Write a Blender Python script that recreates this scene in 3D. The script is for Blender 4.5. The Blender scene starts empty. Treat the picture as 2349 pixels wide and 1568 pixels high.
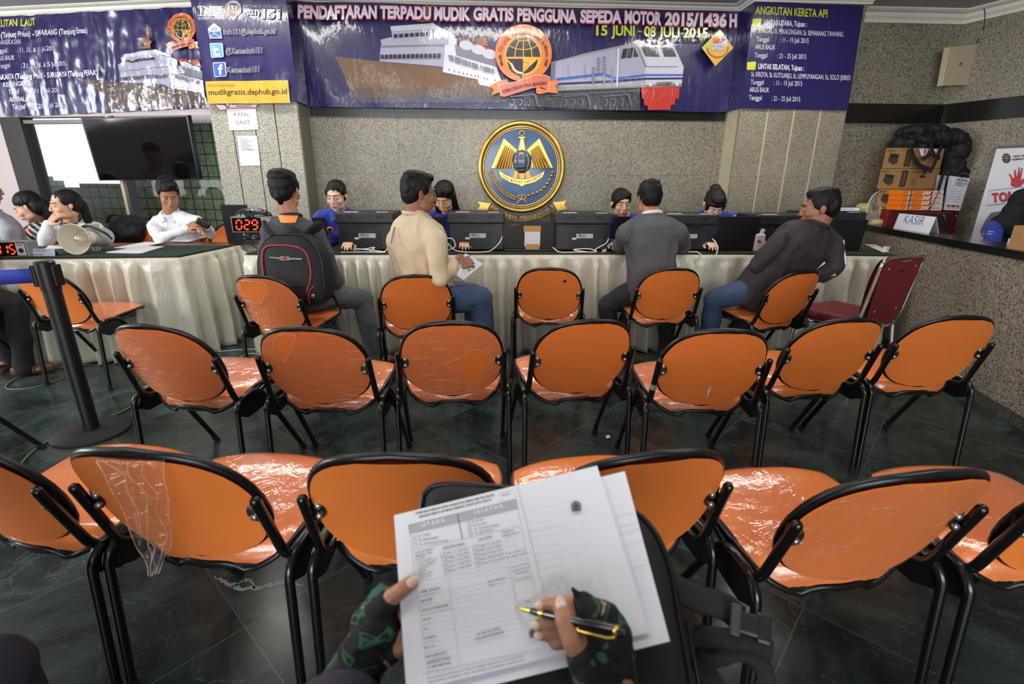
import bpy, bmesh, math, random
from math import sin, cos, pi, radians, sqrt, atan2
from mathutils import Vector, Matrix, Euler, Quaternion, noise
random.seed(7)
C = bpy.context.scene.collection
SC = bpy.context.scene

# ------------------------------------------------------------------ camera
FPX, CX, CY = 1140.0, 1174.5, 784.0            # focal length in pixels of the 2349 x 1568 frame
CAM = Vector((0, 0, 1.26))
_t, _y, _r = radians(18.0), radians(2.8), radians(-0.35)
FWD = Vector((sin(_y)*cos(_t), cos(_y)*cos(_t), -sin(_t)))
_rt = Vector((cos(_y), -sin(_y), 0)); _up = _rt.cross(FWD)
RT = cos(_r)*_rt - sin(_r)*_up
UP = sin(_r)*_rt + cos(_r)*_up
cam_d = bpy.data.cameras.new('camera'); cam = bpy.data.objects.new('camera', cam_d); C.objects.link(cam)
cam_d.sensor_width = 36.0; cam_d.lens = FPX/2349*36.0; cam_d.clip_start = 0.02
cam.matrix_world = Matrix(((RT.x, UP.x, -FWD.x, CAM.x), (RT.y, UP.y, -FWD.y, CAM.y), (RT.z, UP.z, -FWD.z, CAM.z), (0, 0, 0, 1)))
cam_d.dof.use_dof = True; cam_d.dof.focus_distance = 2.3; cam_d.dof.aperture_fstop = 4.0
SC.camera = cam

# ------------------------------------------------------------------ world, exposure
W = bpy.data.worlds.new('daylight'); SC.world = W; W.use_nodes = True
W.node_tree.nodes['Background'].inputs[0].default_value = (0.86, 0.93, 1.0, 1)
W.node_tree.nodes['Background'].inputs[1].default_value = 1.6
SC.view_settings.view_transform = 'Standard'; SC.view_settings.look = 'None'
SC.view_settings.gamma = 1.0; SC.view_settings.use_curve_mapping = False
SC.view_settings.exposure = 0.0

def area_light(name, loc, rot, sx, sy, power, col=(1, 1, 1)):
    d = bpy.data.lights.new(name, 'AREA'); d.shape = 'RECTANGLE'; d.size = sx; d.size_y = sy
    d.energy = power; d.color = col
    o = bpy.data.objects.new(name, d); C.objects.link(o); o.location = loc; o.rotation_euler = rot
    return o
# daylight coming in through the open entrance behind the photographer, and through the glass on the left
LAMP_FRONT, LAMP_MID = 18, 10
area_light('entrance_daylight', (-0.6, -3.9, 1.75), (radians(80), 0, 0), 5.2, 1.9, 240, (0.93, 0.97, 1.0))
area_light('window_daylight', (-5.6, 1.9, 1.75), (radians(90), 0, radians(-55)), 2.2, 1.5, 150, (0.95, 0.98, 1.0))
# ------------------------------------------------------------------ helpers
def ray(px, py): return (RT*((px-CX)/FPX) + UP*(-(py-CY)/FPX) + FWD)
def uy(px, py, Y):
    d = ray(px, py); return CAM + d*((Y-CAM.y)/d.y)
def uz(px, py, z):
    d = ray(px, py); return CAM + d*((z-CAM.z)/d.z)
def upl(px, py, P, N):
    d = ray(px, py); return CAM + d*((Vector(P)-CAM).dot(N)/d.dot(N))
def lin(c): return c/12.92 if c <= 0.04045 else ((c+0.055)/1.055)**2.4
def rgb(r, g, b): return (lin(r/255), lin(g/255), lin(b/255), 1)

MATS = {}
def mat(name, col, rough=0.5, metal=0.0, coat=0.0, bump=0.0, bscale=60.0, var=0.0, vscale=8.0, sheen=0.0, emit=0.0, stretch=None, spec=None, alpha=1.0, detail=4.0):
    if name in MATS: return MATS[name]
    m = bpy.data.materials.new(name); m.use_nodes = True; MATS[name] = m
    nt = m.node_tree; p = nt.nodes['Principled BSDF']
    p.inputs['Base Color'].default_value = col; p.inputs['Roughness'].default_value = rough
    p.inputs['Metallic'].default_value = metal; p.inputs['Coat Weight'].default_value = coat
    p.inputs['Coat Roughness'].default_value = 0.08
    if spec is not None: p.inputs['Specular IOR Level'].default_value = spec
    if sheen: p.inputs['Sheen Weight'].default_value = sheen
    if emit:
        p.inputs['Emission Color'].default_value = col; p.inputs['Emission Strength'].default_value = emit
    if alpha < 1: p.inputs['Alpha'].default_value = alpha
    tc = nt.nodes.new('ShaderNodeTexCoord'); src = tc.outputs['Object']
    if stretch:
        mp = nt.nodes.new('ShaderNodeMapping'); mp.inputs['Scale'].default_value = stretch
        nt.links.new(src, mp.inputs[0]); src = mp.outputs[0]
    if var > 0 or not bump:
        n = nt.nodes.new('ShaderNodeTexNoise'); n.inputs['Scale'].default_value = vscale; n.inputs['Detail'].default_value = 5
        nt.links.new(src, n.inputs['Vector'])
        mr = nt.nodes.new('ShaderNodeMapRange'); mr.inputs['From Min'].default_value = 0.25; mr.inputs['From Max'].default_value = 0.75
        mr.inputs['To Min'].default_value = 1-max(var, .03); mr.inputs['To Max'].default_value = 1+max(var, .03)*.6
        nt.links.new(n.outputs['Fac'], mr.inputs['Value'])
        mx = nt.nodes.new('ShaderNodeMix'); mx.data_type = 'RGBA'; mx.blend_type = 'MULTIPLY'; mx.inputs[0].default_value = 1
        mx.inputs[6].default_value = col; nt.links.new(mr.outputs[0], mx.inputs[7]); nt.links.new(mx.outputs[2], p.inputs['Base Color'])
    if bump:
        n2 = nt.nodes.new('ShaderNodeTexNoise'); n2.inputs['Scale'].default_value = bscale; n2.inputs['Detail'].default_value = detail
        nt.links.new(src, n2.inputs['Vector'])
        b = nt.nodes.new('ShaderNodeBump'); b.inputs['Strength'].default_value = 1.0; b.inputs['Distance'].default_value = bump
        nt.links.new(n2.outputs['Fac'], b.inputs['Height']); nt.links.new(b.outputs[0], p.inputs['Normal'])
        if coat: nt.links.new(b.outputs[0], p.inputs['Coat Normal'])
    return m

class MB:
    """collects shapes; build() links them as ONE mesh object"""
    def __init__(s): s.v = []; s.f = []; s.m = []; s.sm = []
    def add(s, vs, fs, mi=0, smooth=False):
        o = len(s.v); s.v += [tuple(v) for v in vs]
        for f in fs: s.f.append(tuple(i+o for i in f)); s.m.append(mi); s.sm.append(smooth)
        return s
    def box(s, c, size, mi=0, M=None, bev=0.0, seg=2):
        x, y, z = size[0]/2, size[1]/2, size[2]/2
        if bev <= 0:
            vs = [Vector((a*x, b*y, d*z)) for a in (-1, 1) for b in (-1, 1) for d in (-1, 1)]
            fs = [(0, 1, 3, 2), (4, 6, 7, 5), (0, 4, 5, 1), (2, 3, 7, 6), (0, 2, 6, 4), (1, 5, 7, 3)]; sm = False
        else:
            bm = bmesh.new(); bmesh.ops.create_cube(bm, size=1.0)
            for v in bm.verts: v.co = Vector((v.co.x*2*x, v.co.y*2*y, v.co.z*2*z))
            bmesh.ops.bevel(bm, geom=bm.edges[:], offset=bev, segments=seg, profile=.5, affect='EDGES')
            bm.verts.index_update()
            vs = [v.co.copy() for v in bm.verts]; fs = [tuple(v.index for v in f.verts) for f in bm.faces]; bm.free(); sm = False
        c = Vector(c)
        vs = [(M @ v if M is not None else v) + c for v in vs]
        return s.add(vs, fs, mi, sm)
    def cyl(s, p0, p1, r0, r1=None, n=16, mi=0, caps=True, smooth=True):
        r1 = r0 if r1 is None else r1
        p0 = Vector(p0); p1 = Vector(p1); a = (p1-p0).normalized(); q = a.orthogonal().normalized(); w = a.cross(q)
        vs = []
        for p, r in ((p0, r0), (p1, r1)):
            for i in range(n):
                t = 2*pi*i/n; vs.append(p + q*(cos(t)*r) + w*(sin(t)*r))
        fs = [(i, (i+1) % n, n+(i+1) % n, n+i) for i in range(n)]
        s.add(vs, fs, mi, smooth)
        if caps:
            s.add(vs[:n], [tuple(range(n-1, -1, -1))], mi); s.add(vs[n:], [tuple(range(n))], mi)
        return s
    def tube(s, pts, r, n=10, mi=0, closed=False, smooth=True, caps=True, flat=None):
        P = [Vector(p) for p in pts]; N = len(P)
        rs = r if isinstance(r, (list, tuple)) else [r]*N
        T = []
        for i in range(N):
            a = P[(i-1) % N] if (closed or i > 0) else P[i]; b = P[(i+1) % N] if (closed or i < N-1) else P[i]
            d = b-a; T.append(d.normalized() if d.length > 1e-9 else Vector((0, 0, 1)))
        nrm = T[0].orthogonal().normalized() if flat is None else (Vector(flat)-T[0]*T[0].dot(Vector(flat))).normalized()
        vs = []
        for i in range(N):
            if i and flat is None:
                ax = T[i-1].cross(T[i])
                if ax.length > 1e-8: nrm = Quaternion(ax.normalized(), T[i-1].angle(T[i])) @ nrm
            elif flat is not None:
                fv = Vector(flat); nrm = (fv-T[i]*T[i].dot(fv)).normalized()
            bn = T[i].cross(nrm)
            ra, rb = (rs[i], rs[i]) if not isinstance(rs[i], (list, tuple)) else rs[i]
            for k in range(n):
                t = 2*pi*k/n; vs.append(P[i] + nrm*(cos(t)*ra) + bn*(sin(t)*rb))
        fs = []
        for i in range(N if closed else N-1):
            j = (i+1) % N
            for k in range(n): fs.append((i*n+k, i*n+(k+1) % n, j*n+(k+1) % n, j*n+k))
        s.add(vs, fs, mi, smooth)
        if caps and not closed:
            s.add(vs[:n], [tuple(range(n-1, -1, -1))], mi); s.add(vs[-n:], [tuple(range(n))], mi)
        return s
    def ell(s, c, r, mi=0, M=None, nu=20, nv=12, smooth=True):
        vs = [Vector((0, 0, -r[2]))]; c = Vector(c)
        for j in range(1, nv):
            a = -pi/2+pi*j/nv
            for i in range(nu):
                t = 2*pi*i/nu; vs.append(Vector((r[0]*cos(a)*cos(t), r[1]*cos(a)*sin(t), r[2]*sin(a))))
        vs.append(Vector((0, 0, r[2]))); L = len(vs)-1
        fs = [(0, 1+(i+1) % nu, 1+i) for i in range(nu)]
        for j in range(nv-2):
            for i in range(nu):
                a = 1+j*nu; b = a+nu; fs.append((a+i, a+(i+1) % nu, b+(i+1) % nu, b+i))
        a = 1+(nv-2)*nu; fs += [(a+i, a+(i+1) % nu, L) for i in range(nu)]
        vs = [(M @ v if M is not None else v)+c for v in vs]
        return s.add(vs, fs, mi, smooth)
    def cap(s, p0, p1, r0, r1, n=14, mi=0):
        p0 = Vector(p0); p1 = Vector(p1)
        if (p1-p0).length < 1e-6: return s.ell(p0, (r0, r0, r0), mi)
        s.cyl(p0, p1, r0, r1, n, mi, caps=False); s.ell(p0, (r0,)*3, mi, nu=n, nv=8); s.ell(p1, (r1,)*3, mi, nu=n, nv=8); return s
    def lathe(s, prof, O, ax=(0, 0, 1), n=32, mi=0, smooth=True, ref=None):
        O = Vector(O); a = Vector(ax).normalized(); q = a.orthogonal().normalized() if ref is None else Vector(ref); w = a.cross(q)
        vs = []
        for (r, h) in prof:
            for i in range(n):
                t = 2*pi*i/n; vs.append(O+a*h+q*(cos(t)*r)+w*(sin(t)*r))
        fs = []
        for j in range(len(prof)-1):
            for i in range(n): fs.append((j*n+i, j*n+(i+1) % n, (j+1)*n+(i+1) % n, (j+1)*n+i))
        return s.add(vs, fs, mi, smooth)
    def prism(s, pts, vec, mi=0, mi_side=None):
        """closed outline (3-D points) pushed along vec"""
        P = [Vector(p) for p in pts]; vec = Vector(vec); n = len(P)
        s.add(P, [tuple(range(n))], mi); s.add([p+vec for p in P], [tuple(range(n-1, -1, -1))], mi)
        s.add(P+[p+vec for p in P], [(i, i+n, (i+1) % n+n, (i+1) % n) for i in range(n)], mi if mi_side is None else mi_side)
        return s
    def grid(s, fn, nu, nv, mi=0, smooth=True, skip=None, closed_u=False):
        vs = [Vector(fn(i/nu, j/nv)) for j in range(nv+1) for i in range(nu+1)]
        fs = []
        for j in range(nv):
            for i in range(nu):
                if skip and skip((i+.5)/nu, (j+.5)/nv): continue
                a = j*(nu+1)+i; fs.append((a, a+1, a+nu+2, a+nu+1))
        return s.add(vs, fs, mi, smooth)
    def build(s, name, mats, parent=None, merge=False, recalc=True):
        me = bpy.data.meshes.new(name); me.from_pydata(s.v, [], s.f)
        mats = mats if isinstance(mats, (list, tuple)) else [mats]
        for m in mats: me.materials.append(m)
        me.polygons.foreach_set('material_index', s.m); me.polygons.foreach_set('use_smooth', s.sm)
        if merge or recalc:
            bm = bmesh.new(); bm.from_mesh(me)
            if merge: bmesh.ops.remove_doubles(bm, verts=bm.verts[:], dist=1e-5)
            if recalc: bmesh.ops.recalc_face_normals(bm, faces=bm.faces[:])
            bm.to_mesh(me); bm.free()
        me.update()
        o = bpy.data.objects.new(name, me); C.objects.link(o)
        if parent is not None: o.parent = parent
        return o

def tag(o, label, cat, group=None, kind=None):
    o['label'] = label; o['category'] = cat
    if group: o['group'] = group
    if kind: o['kind'] = kind
    return o
def thing(name, label, cat, loc=(0, 0, 0), rotz=0, group=None):
    o = bpy.data.objects.new(name, None); C.objects.link(o); o.empty_display_size = .05
    o.location = loc; o.rotation_euler = (0, 0, rotz)
    return tag(o, label, cat, group)
def structure(o, label=None, cat=None):
    o['kind'] = 'structure'
    if label: o['label'] = label
    if cat: o['category'] = cat
    return o
def dup(root, loc=None, rotz=None, label=None, group=None):
    r = root.copy(); C.objects.link(r)
    if loc is not None: r.location = loc
    if rotz is not None: r.rotation_euler = (0, 0, rotz)
    if label: r['label'] = label
    if group: r['group'] = group
    for ch in list(root.children):
        c = ch.copy(); C.objects.link(c); c.parent = r
        for g in list(ch.children):
            d = g.copy(); C.objects.link(d); d.parent = c
    return r
def shift_local(parts, root):
    """parts were modelled in world space: move them under root"""
    Mi = Matrix.Translation(root.location) @ root.rotation_euler.to_matrix().to_4x4()
    Mi = Mi.inverted()
    for o in parts:
        o.data.transform(Mi)
def smooth_path(pts, k=6):
    P = [Vector(p) for p in pts]; out = []
    for i in range(len(P)-1):
        p0 = P[i-1] if i else P[i]*2-P[i+1]; p1 = P[i]; p2 = P[i+1]; p3 = P[i+2] if i+2 < len(P) else P[i+1]*2-P[i]
        for j in range(k):
            t = j/k
            out.append(0.5*((2*p1)+(p2-p0)*t+(2*p0-5*p1+4*p2-p3)*t*t+(3*p1-p0-3*p2+p3)*t**3))
    out.append(P[-1]); return out
def round_path(pts, r, k=6):
    """polyline with rounded corners"""
    P = [Vector(p) for p in pts]; out = [P[0]]
    for i in range(1, len(P)-1):
        a = (P[i-1]-P[i]); b = (P[i+1]-P[i]); rr = min(r, a.length*.49, b.length*.49)
        s = P[i]+a.normalized()*rr; e = P[i]+b.normalized()*rr
        for j in range(k+1):
            t = j/k; out.append(s*(1-t)**2+P[i]*2*t*(1-t)+e*t*t)
    out.append(P[-1]); return out
def interp(tab, x):
    if x <= tab[0][0]: return tab[0][1]
    for (a, b), (c, d) in zip(tab, tab[1:]):
        if x <= c:
            t = (x-a)/(c-a); return b+(d-b)*t
    return tab[-1][1]

# ---- lettering: polygons of a text in a unit frame
_TXT = {}
def text_geo(s, bold=0.0, shear=0.0, space=1.0):
    k = (s, bold, shear, space)
    if k in _TXT: return _TXT[k]
    cu = bpy.data.curves.new('t', 'FONT'); cu.body = s; cu.offset = bold; cu.shear = shear; cu.space_character = space
    cu.resolution_u = 4
    ob = bpy.data.objects.new('t', cu); C.objects.link(ob)
    me = bpy.data.meshes.new_from_object(ob)
    vs = [(v.co.x, v.co.y) for v in me.vertices]; fs = [tuple(p.vertices) for p in me.polygons]
    bpy.data.objects.remove(ob); bpy.data.meshes.remove(me); bpy.data.curves.remove(cu)
    x0 = min(v[0] for v in vs); x1 = max(v[0] for v in vs)
    _TXT[k] = (vs, fs, x0, x1); return _TXT[k]

class Art:
    """flat print on a surface: mp(x, y, layer) turns print coordinates into a point just above it"""
    def __init__(s, mb, mp, maxe=0): s.mb = mb; s.mp = mp; s.layer = 1; s.maxe = maxe
    def up(s): s.layer += 1; return s
    def poly(s, pts, mi):
        # fill through a triangulated bmesh-safe n-gon
        from mathutils.geometry import tessellate_polygon
        tr = [tuple(t) for t in tessellate_polygon([[Vector((x, y, 0)) for x, y in pts]])]
        P = [(float(x), float(y)) for x, y in pts]
        if s.maxe:                                   # fine enough to follow the folds of the cloth
            mid = {}; todo = tr; tr = []
            while todo:
                t = todo.pop(); e = [(P[t[i]][0]-P[t[(i+1) % 3]][0])**2+(P[t[i]][1]-P[t[(i+1) % 3]][1])**2 for i in range(3)]
                i = e.index(max(e))
                if e[i] <= s.maxe**2: tr.append(t); continue
                a, b, c = t[i], t[(i+1) % 3], t[(i+2) % 3]; k = (min(a, b), max(a, b))
                if k not in mid: mid[k] = len(P); P.append(((P[a][0]+P[b][0])/2, (P[a][1]+P[b][1])/2))
                m = mid[k]; todo += [(a, m, c), (m, b, c)]
        s.mb.add([s.mp(x, y, s.layer) for x, y in P], tr, mi)
        s.layer += 1
    def line(s, pts, w, mi, closed=False):
        n = len(pts); L = []; R = []
        for i in range(n):
            a = pts[(i-1) % n] if (closed or i) else pts[i]; b = pts[(i+1) % n] if (closed or i < n-1) else pts[i]
            dx, dy = b[0]-a[0], b[1]-a[1]; l = sqrt(dx*dx+dy*dy) or 1
            nx, ny = -dy/l*w/2, dx/l*w/2
            L.append(s.mp(pts[i][0]+nx, pts[i][1]+ny, s.layer)); R.append(s.mp(pts[i][0]-nx, pts[i][1]-ny, s.layer))
        vs = L+R
        s.mb.add(vs, [(i, (i+1) % n, n+(i+1) % n, n+i) for i in range(n if closed else n-1)], mi); s.layer += 1
    def ellipse(s, cx, cy, rx, ry, mi, rot=0, n=40, a0=0, a1=2*pi):
        pts = []
        for i in range(n if a1-a0 > 6.28 else n+1):
            t = a0+(a1-a0)*i/n; x, y = rx*cos(t), ry*sin(t)
            pts.append((cx+x*cos(rot)-y*sin(rot), cy+x*sin(rot)+y*cos(rot)))
        s.poly(pts, mi); return pts
    def text(s, st, p0, p1, h, mi, bold=0.0, shear=0.0, upv=None, space=1.0, outline=None):
        """baseline from p0 to p1, cap height h (all in print coordinates, y down); upv = direction of 'up'"""
        if outline:
            s.text(st, p0, p1, h, outline[0], bold+outline[1], shear, upv, space)
        vs, fs, x0, x1 = text_geo(st, bold, shear, space)
        ex, ey = p1[0]-p0[0], p1[1]-p0[1]; l = sqrt(ex*ex+ey*ey)
        if upv is None: ux, uy_ = ey/l, -ex/l
        else:
            q = sqrt(upv[0]**2+upv[1]**2); ux, uy_ = upv[0]/q, upv[1]/q
        k = 1/(x1-x0); hh = h/0.69
        out = []
        for x, y in vs:
            t = (x-x0)*k; out.append(s.mp(p0[0]+ex*t+ux*y*hh, p0[1]+ey*t+uy_*y*hh, s.layer))
        s.mb.add(out, fs, mi); s.layer += 1
    def arc_text(s, st, cx, cy, rx, ry, a0, a1, h, mi, bold=0.0):
        """one glyph at a time along an arc (degrees, clockwise from the left)"""
        n = len(st)
        ws = []
        for ch in st:
            if ch == ' ': ws.append(.3)
            else:
                g = text_geo(ch, bold); ws.append(g[3]-g[2]+.06)
        tot = sum(ws); acc = 0
        for ch, w in zip(st, ws):
            if ch != ' ':
                ta = radians(a0+(a1-a0)*(acc/tot)); tb = radians(a0+(a1-a0)*((acc+w*.94)/tot))
                p0 = (cx+rx*cos(ta), cy+ry*sin(ta)); p1 = (cx+rx*cos(tb), cy+ry*sin(tb))
                s.layer -= 0; s.text(ch, p0, p1, h, mi, bold); s.layer -= 1
            acc += w
        s.layer += 1
# ------------------------------------------------------------------ materials of the setting
def granite(name, base, dark, light, jw=None, jh=None, ox=0, oz=0, axis='X', scale=1.0, rough=0.32, jcol=None, mort=.003):
    m = bpy.data.materials.new(name); m.use_nodes = True; nt = m.node_tree; p = nt.nodes['Principled BSDF']; L = nt.links.new
    tc = nt.nodes.new('ShaderNodeTexCoord')
    n1 = nt.nodes.new('ShaderNodeTexNoise'); n1.inputs['Scale'].default_value = 95*scale; n1.inputs['Detail'].default_value = 3; n1.inputs['Roughness'].default_value = .65
    n2 = nt.nodes.new('ShaderNodeTexNoise'); n2.inputs['Scale'].default_value = 1.6; n2.inputs['Detail'].default_value = 4
    v = nt.nodes.new('ShaderNodeTexVoronoi'); v.inputs['Scale'].default_value = 130*scale
    for n in (n1, n2, v): L(tc.outputs['Object'], n.inputs['Vector'])
    r = nt.nodes.new('ShaderNodeValToRGB'); e = r.color_ramp.elements
    e[0].position = .36; e[0].color = dark; e[1].position = .50; e[1].color = base
    k = e.new(.62); k.color = light
    k = e.new(.42); k.color = tuple(.6*a+.4*b for a, b in zip(base, dark))
    L(n1.outputs['Fac'], r.inputs[0])
    mr = nt.nodes.new('ShaderNodeMapRange'); mr.inputs['From Min'].default_value = .3; mr.inputs['From Max'].default_value = .7; mr.inputs['To Min'].default_value = .86; mr.inputs['To Max'].default_value = 1.1
    L(n2.outputs['Fac'], mr.inputs['Value'])
    mx = nt.nodes.new('ShaderNodeMix'); mx.data_type = 'RGBA'; mx.blend_type = 'MULTIPLY'; mx.inputs[0].default_value = 1
    L(r.outputs[0], mx.inputs[6]); L(mr.outputs[0], mx.inputs[7]); out = mx.outputs[2]
    hs = nt.nodes.new('ShaderNodeMix'); hs.data_type = 'RGBA'; hs.blend_type = 'MULTIPLY'; hs.inputs[0].default_value = .22
    L(out, hs.inputs[6]); L(v.outputs['Color'], hs.inputs[7]); out = hs.outputs[2]
    if jw:
        mp = nt.nodes.new('ShaderNodeCombineXYZ'); sp = nt.nodes.new('ShaderNodeSeparateXYZ'); L(tc.outputs['Object'], sp.inputs[0])
        ax = nt.nodes.new('ShaderNodeMath'); ax.operation = 'ADD'; ax.inputs[1].default_value = ox; L(sp.outputs[axis], ax.inputs[0]); L(ax.outputs[0], mp.inputs[0])
        az = nt.nodes.new('ShaderNodeMath'); az.operation = 'ADD'; az.inputs[1].default_value = oz; L(sp.outputs['Z'], az.inputs[0]); L(az.outputs[0], mp.inputs[1])
        b = nt.nodes.new('ShaderNodeTexBrick'); b.offset = 0; b.squash = 1; b.inputs['Scale'].default_value = 1
        b.inputs['Brick Width'].default_value = jw; b.inputs['Row Height'].default_value = jh; b.inputs['Mortar Size'].default_value = mort; b.inputs['Mortar Smooth'].default_value = .2
        b.inputs['Color1'].default_value = (1, 1, 1, 1); b.inputs['Color2'].default_value = (.93, .93, .92, 1); b.inputs['Mortar'].default_value = jcol or (.74, .72, .67, 1)
        L(mp.outputs[0], b.inputs['Vector'])
        m2 = nt.nodes.new('ShaderNodeMix'); m2.data_type = 'RGBA'; m2.blend_type = 'MULTIPLY'; m2.inputs[0].default_value = 1
        L(out, m2.inputs[6]); L(b.outputs['Color'], m2.inputs[7]); out = m2.outputs[2]
    L(out, p.inputs['Base Color']); p.inputs['Roughness'].default_value = rough; p.inputs['Specular IOR Level'].default_value = .35
    return m
G_WALL = granite('granite_wall', rgb(146, 140, 124), rgb(98, 93, 83), rgb(164, 158, 142), .47, .62, -.165+.47*4, -.07, 'X')
G_COL = granite('granite_column', rgb(176, 172, 158), rgb(118, 114, 106), rgb(196, 192, 180), 40, .80, 20, -.66, 'X', rough=.2)
G_PIL = granite('granite_pilaster', rgb(148, 141, 122), rgb(102, 96, 84), rgb(166, 160, 142), 40, .85, 20, -.45, 'X')
G_SIDE = granite('granite_side_wall', rgb(150, 142, 124), rgb(72, 66, 58), rgb(172, 164, 146), .55, .72, .2, -.45, 'Y')
G_CNT = granite('granite_counter', rgb(142, 133, 118), rgb(60, 56, 52), rgb(170, 158, 140), scale=.8)
M_CEIL = mat('ceiling_paint', rgb(176, 170, 172), .8, var=.03, vscale=3)
M_CORN = mat('cornice_paint', rgb(226, 221, 208), .5, var=.05, vscale=4)
M_BAND = mat('black_stone', rgb(26, 26, 25), .18, var=.2, vscale=20)
M_DARKWOOD = mat('dark_brown_frame', rgb(38, 30, 27), .45, var=.2, vscale=12, stretch=(8, 8, 1))
M_PINK = mat('pale_pink_panel', rgb(196, 178, 176), .5, var=.05, vscale=3)
M_STEELGREY = mat('grey_metal', rgb(112, 112, 112), .4, metal=.3, var=.05)
M_TANWOOD = mat('tan_wood', rgb(190, 158, 118), .45, var=.12, vscale=20, stretch=(6, 6, 1))
M_GROUT = mat('beige_grout', rgb(188, 176, 148), .8, var=.1, vscale=20)
M_DARKGAP = mat('dark_groove', rgb(40, 38, 34), .8, var=.1)

# floor: dark green marble tiles laid on the diagonal
mf = bpy.data.materials.new('green_marble_tiles'); mf.use_nodes = True; nt = mf.node_tree; p = nt.nodes['Principled BSDF']; L = nt.links.new
tc = nt.nodes.new('ShaderNodeTexCoord')
def dotn(v, off):
    d = nt.nodes.new('ShaderNodeVectorMath'); d.operation = 'DOT_PRODUCT'; d.inputs[1].default_value = v; L(tc.outputs['Object'], d.inputs[0])
    a = nt.nodes.new('ShaderNodeMath'); a.operation = 'ADD'; a.inputs[1].default_value = off; L(d.outputs['Value'], a.inputs[0]); return a.outputs[0]
cb = nt.nodes.new('ShaderNodeCombineXYZ'); L(dotn((.7071, .7071, 0), 12-1.515+.6*3), cb.inputs[0]); L(dotn((-.7071, .7071, 0), 12-1.943+.6*4), cb.inputs[1])
bk = nt.nodes.new('ShaderNodeTexBrick'); bk.offset = 0; bk.squash = 1; bk.inputs['Scale'].default_value = 1; bk.inputs['Brick Width'].default_value = .6; bk.inputs['Row Height'].default_value = .6
bk.inputs['Mortar Size'].default_value = .0022; bk.inputs['Mortar Smooth'].default_value = .3; bk.inputs['Color1'].default_value = (0, 0, 0, 1); bk.inputs['Color2'].default_value = (1, 1, 1, 1); bk.inputs['Mortar'].default_value = (.5, .5, .5, 1)
L(cb.outputs[0], bk.inputs['Vector'])
# every tile looks at its own stretch of the veins
offs = nt.nodes.new('ShaderNodeVectorMath'); offs.operation = 'MULTIPLY_ADD'; offs.inputs[1].default_value = (9, 7, 5); L(bk.outputs['Color'], offs.inputs[0]); L(tc.outputs['Object'], offs.inputs[2])
nz = nt.nodes.new('ShaderNodeTexNoise'); nz.inputs['Scale'].default_value = 2.6; nz.inputs['Detail'].default_value = 9; nz.inputs['Roughness'].default_value = .68; nz.inputs['Distortion'].default_value = 1.2
L(offs.outputs[0], nz.inputs['Vector'])
rp = nt.nodes.new('ShaderNodeValToRGB'); e = rp.color_ramp.elements
e[0].position = .30; e[0].color = rgb(24, 30, 28); e[1].position = .52; e[1].color = rgb(52, 66, 62)
k = e.new(.68); k.color = rgb(72, 88, 82); k = e.new(.44); k.color = rgb(38, 48, 45)
L(nz.outputs['Fac'], rp.inputs[0])
wv = nt.nodes.new('ShaderNodeTexNoise'); wv.inputs['Scale'].default_value = 1.5; wv.inputs['Detail'].default_value = 7; wv.inputs['Distortion'].default_value = 2.4; wv.inputs['Roughness'].default_value = .6
L(offs.outputs[0], wv.inputs['Vector'])
vr = nt.nodes.new('ShaderNodeValToRGB'); e = vr.color_ramp.elements; e[0].position = .4965; e[0].color = (0, 0, 0, 1); e[1].position = .5; e[1].color = (.4, .4, .4, 1); k = e.new(.5035); k.color = (0, 0, 0, 1)
L(wv.outputs['Fac'], vr.inputs[0])
mv = nt.nodes.new('ShaderNodeMix'); mv.data_type = 'RGBA'; L(vr.outputs[0], mv.inputs[0]); L(rp.outputs[0], mv.inputs[6]); mv.inputs[7].default_value = rgb(140, 146, 138)
# white calcite vein across one tile
vn = nt.nodes.new('ShaderNodeVectorMath'); vn.operation = 'DISTANCE'; vn.inputs[1].default_value = (-.69, 1.30, 0)
mt = nt.nodes.new('ShaderNodeMix'); mt.data_type = 'RGBA'; L(bk.outputs['Fac'], mt.inputs[0]); L(mv.outputs[2], mt.inputs[6]); mt.inputs[7].default_value = rgb(92, 98, 92)
mt2 = nt.nodes.new('ShaderNodeMix'); mt2.data_type = 'RGBA'; mt2.blend_type = 'MULTIPLY'; mt2.inputs[0].default_value = 1
mrr = nt.nodes.new('ShaderNodeMapRange'); mrr.inputs['To Min'].default_value = .56; mrr.inputs['To Max'].default_value = .95; sx = nt.nodes.new('ShaderNodeSeparateColor'); L(bk.outputs['Color'], sx.inputs[0]); L(sx.outputs[0], mrr.inputs['Value'])
L(mt.outputs[2], mt2.inputs[6]); L(mrr.outputs[0], mt2.inputs[7])
L(mt2.outputs[2], p.inputs['Base Color']); p.inputs['Roughness'].default_value = .2; p.inputs['Specular IOR Level'].default_value = .4
rgh = nt.nodes.new('ShaderNodeMapRange'); rgh.inputs['To Min'].default_value = .14; rgh.inputs['To Max'].default_value = .34; L(nz.outputs['Fac'], rgh.inputs['Value']); L(rgh.outputs[0], p.inputs['Roughness'])

# ------------------------------------------------------------------ room shell
ZC = 2.645
structure(MB().box((-.7, 1.0, -.05), (13.6, 11.0, .1)).build('floor', mf))
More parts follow.
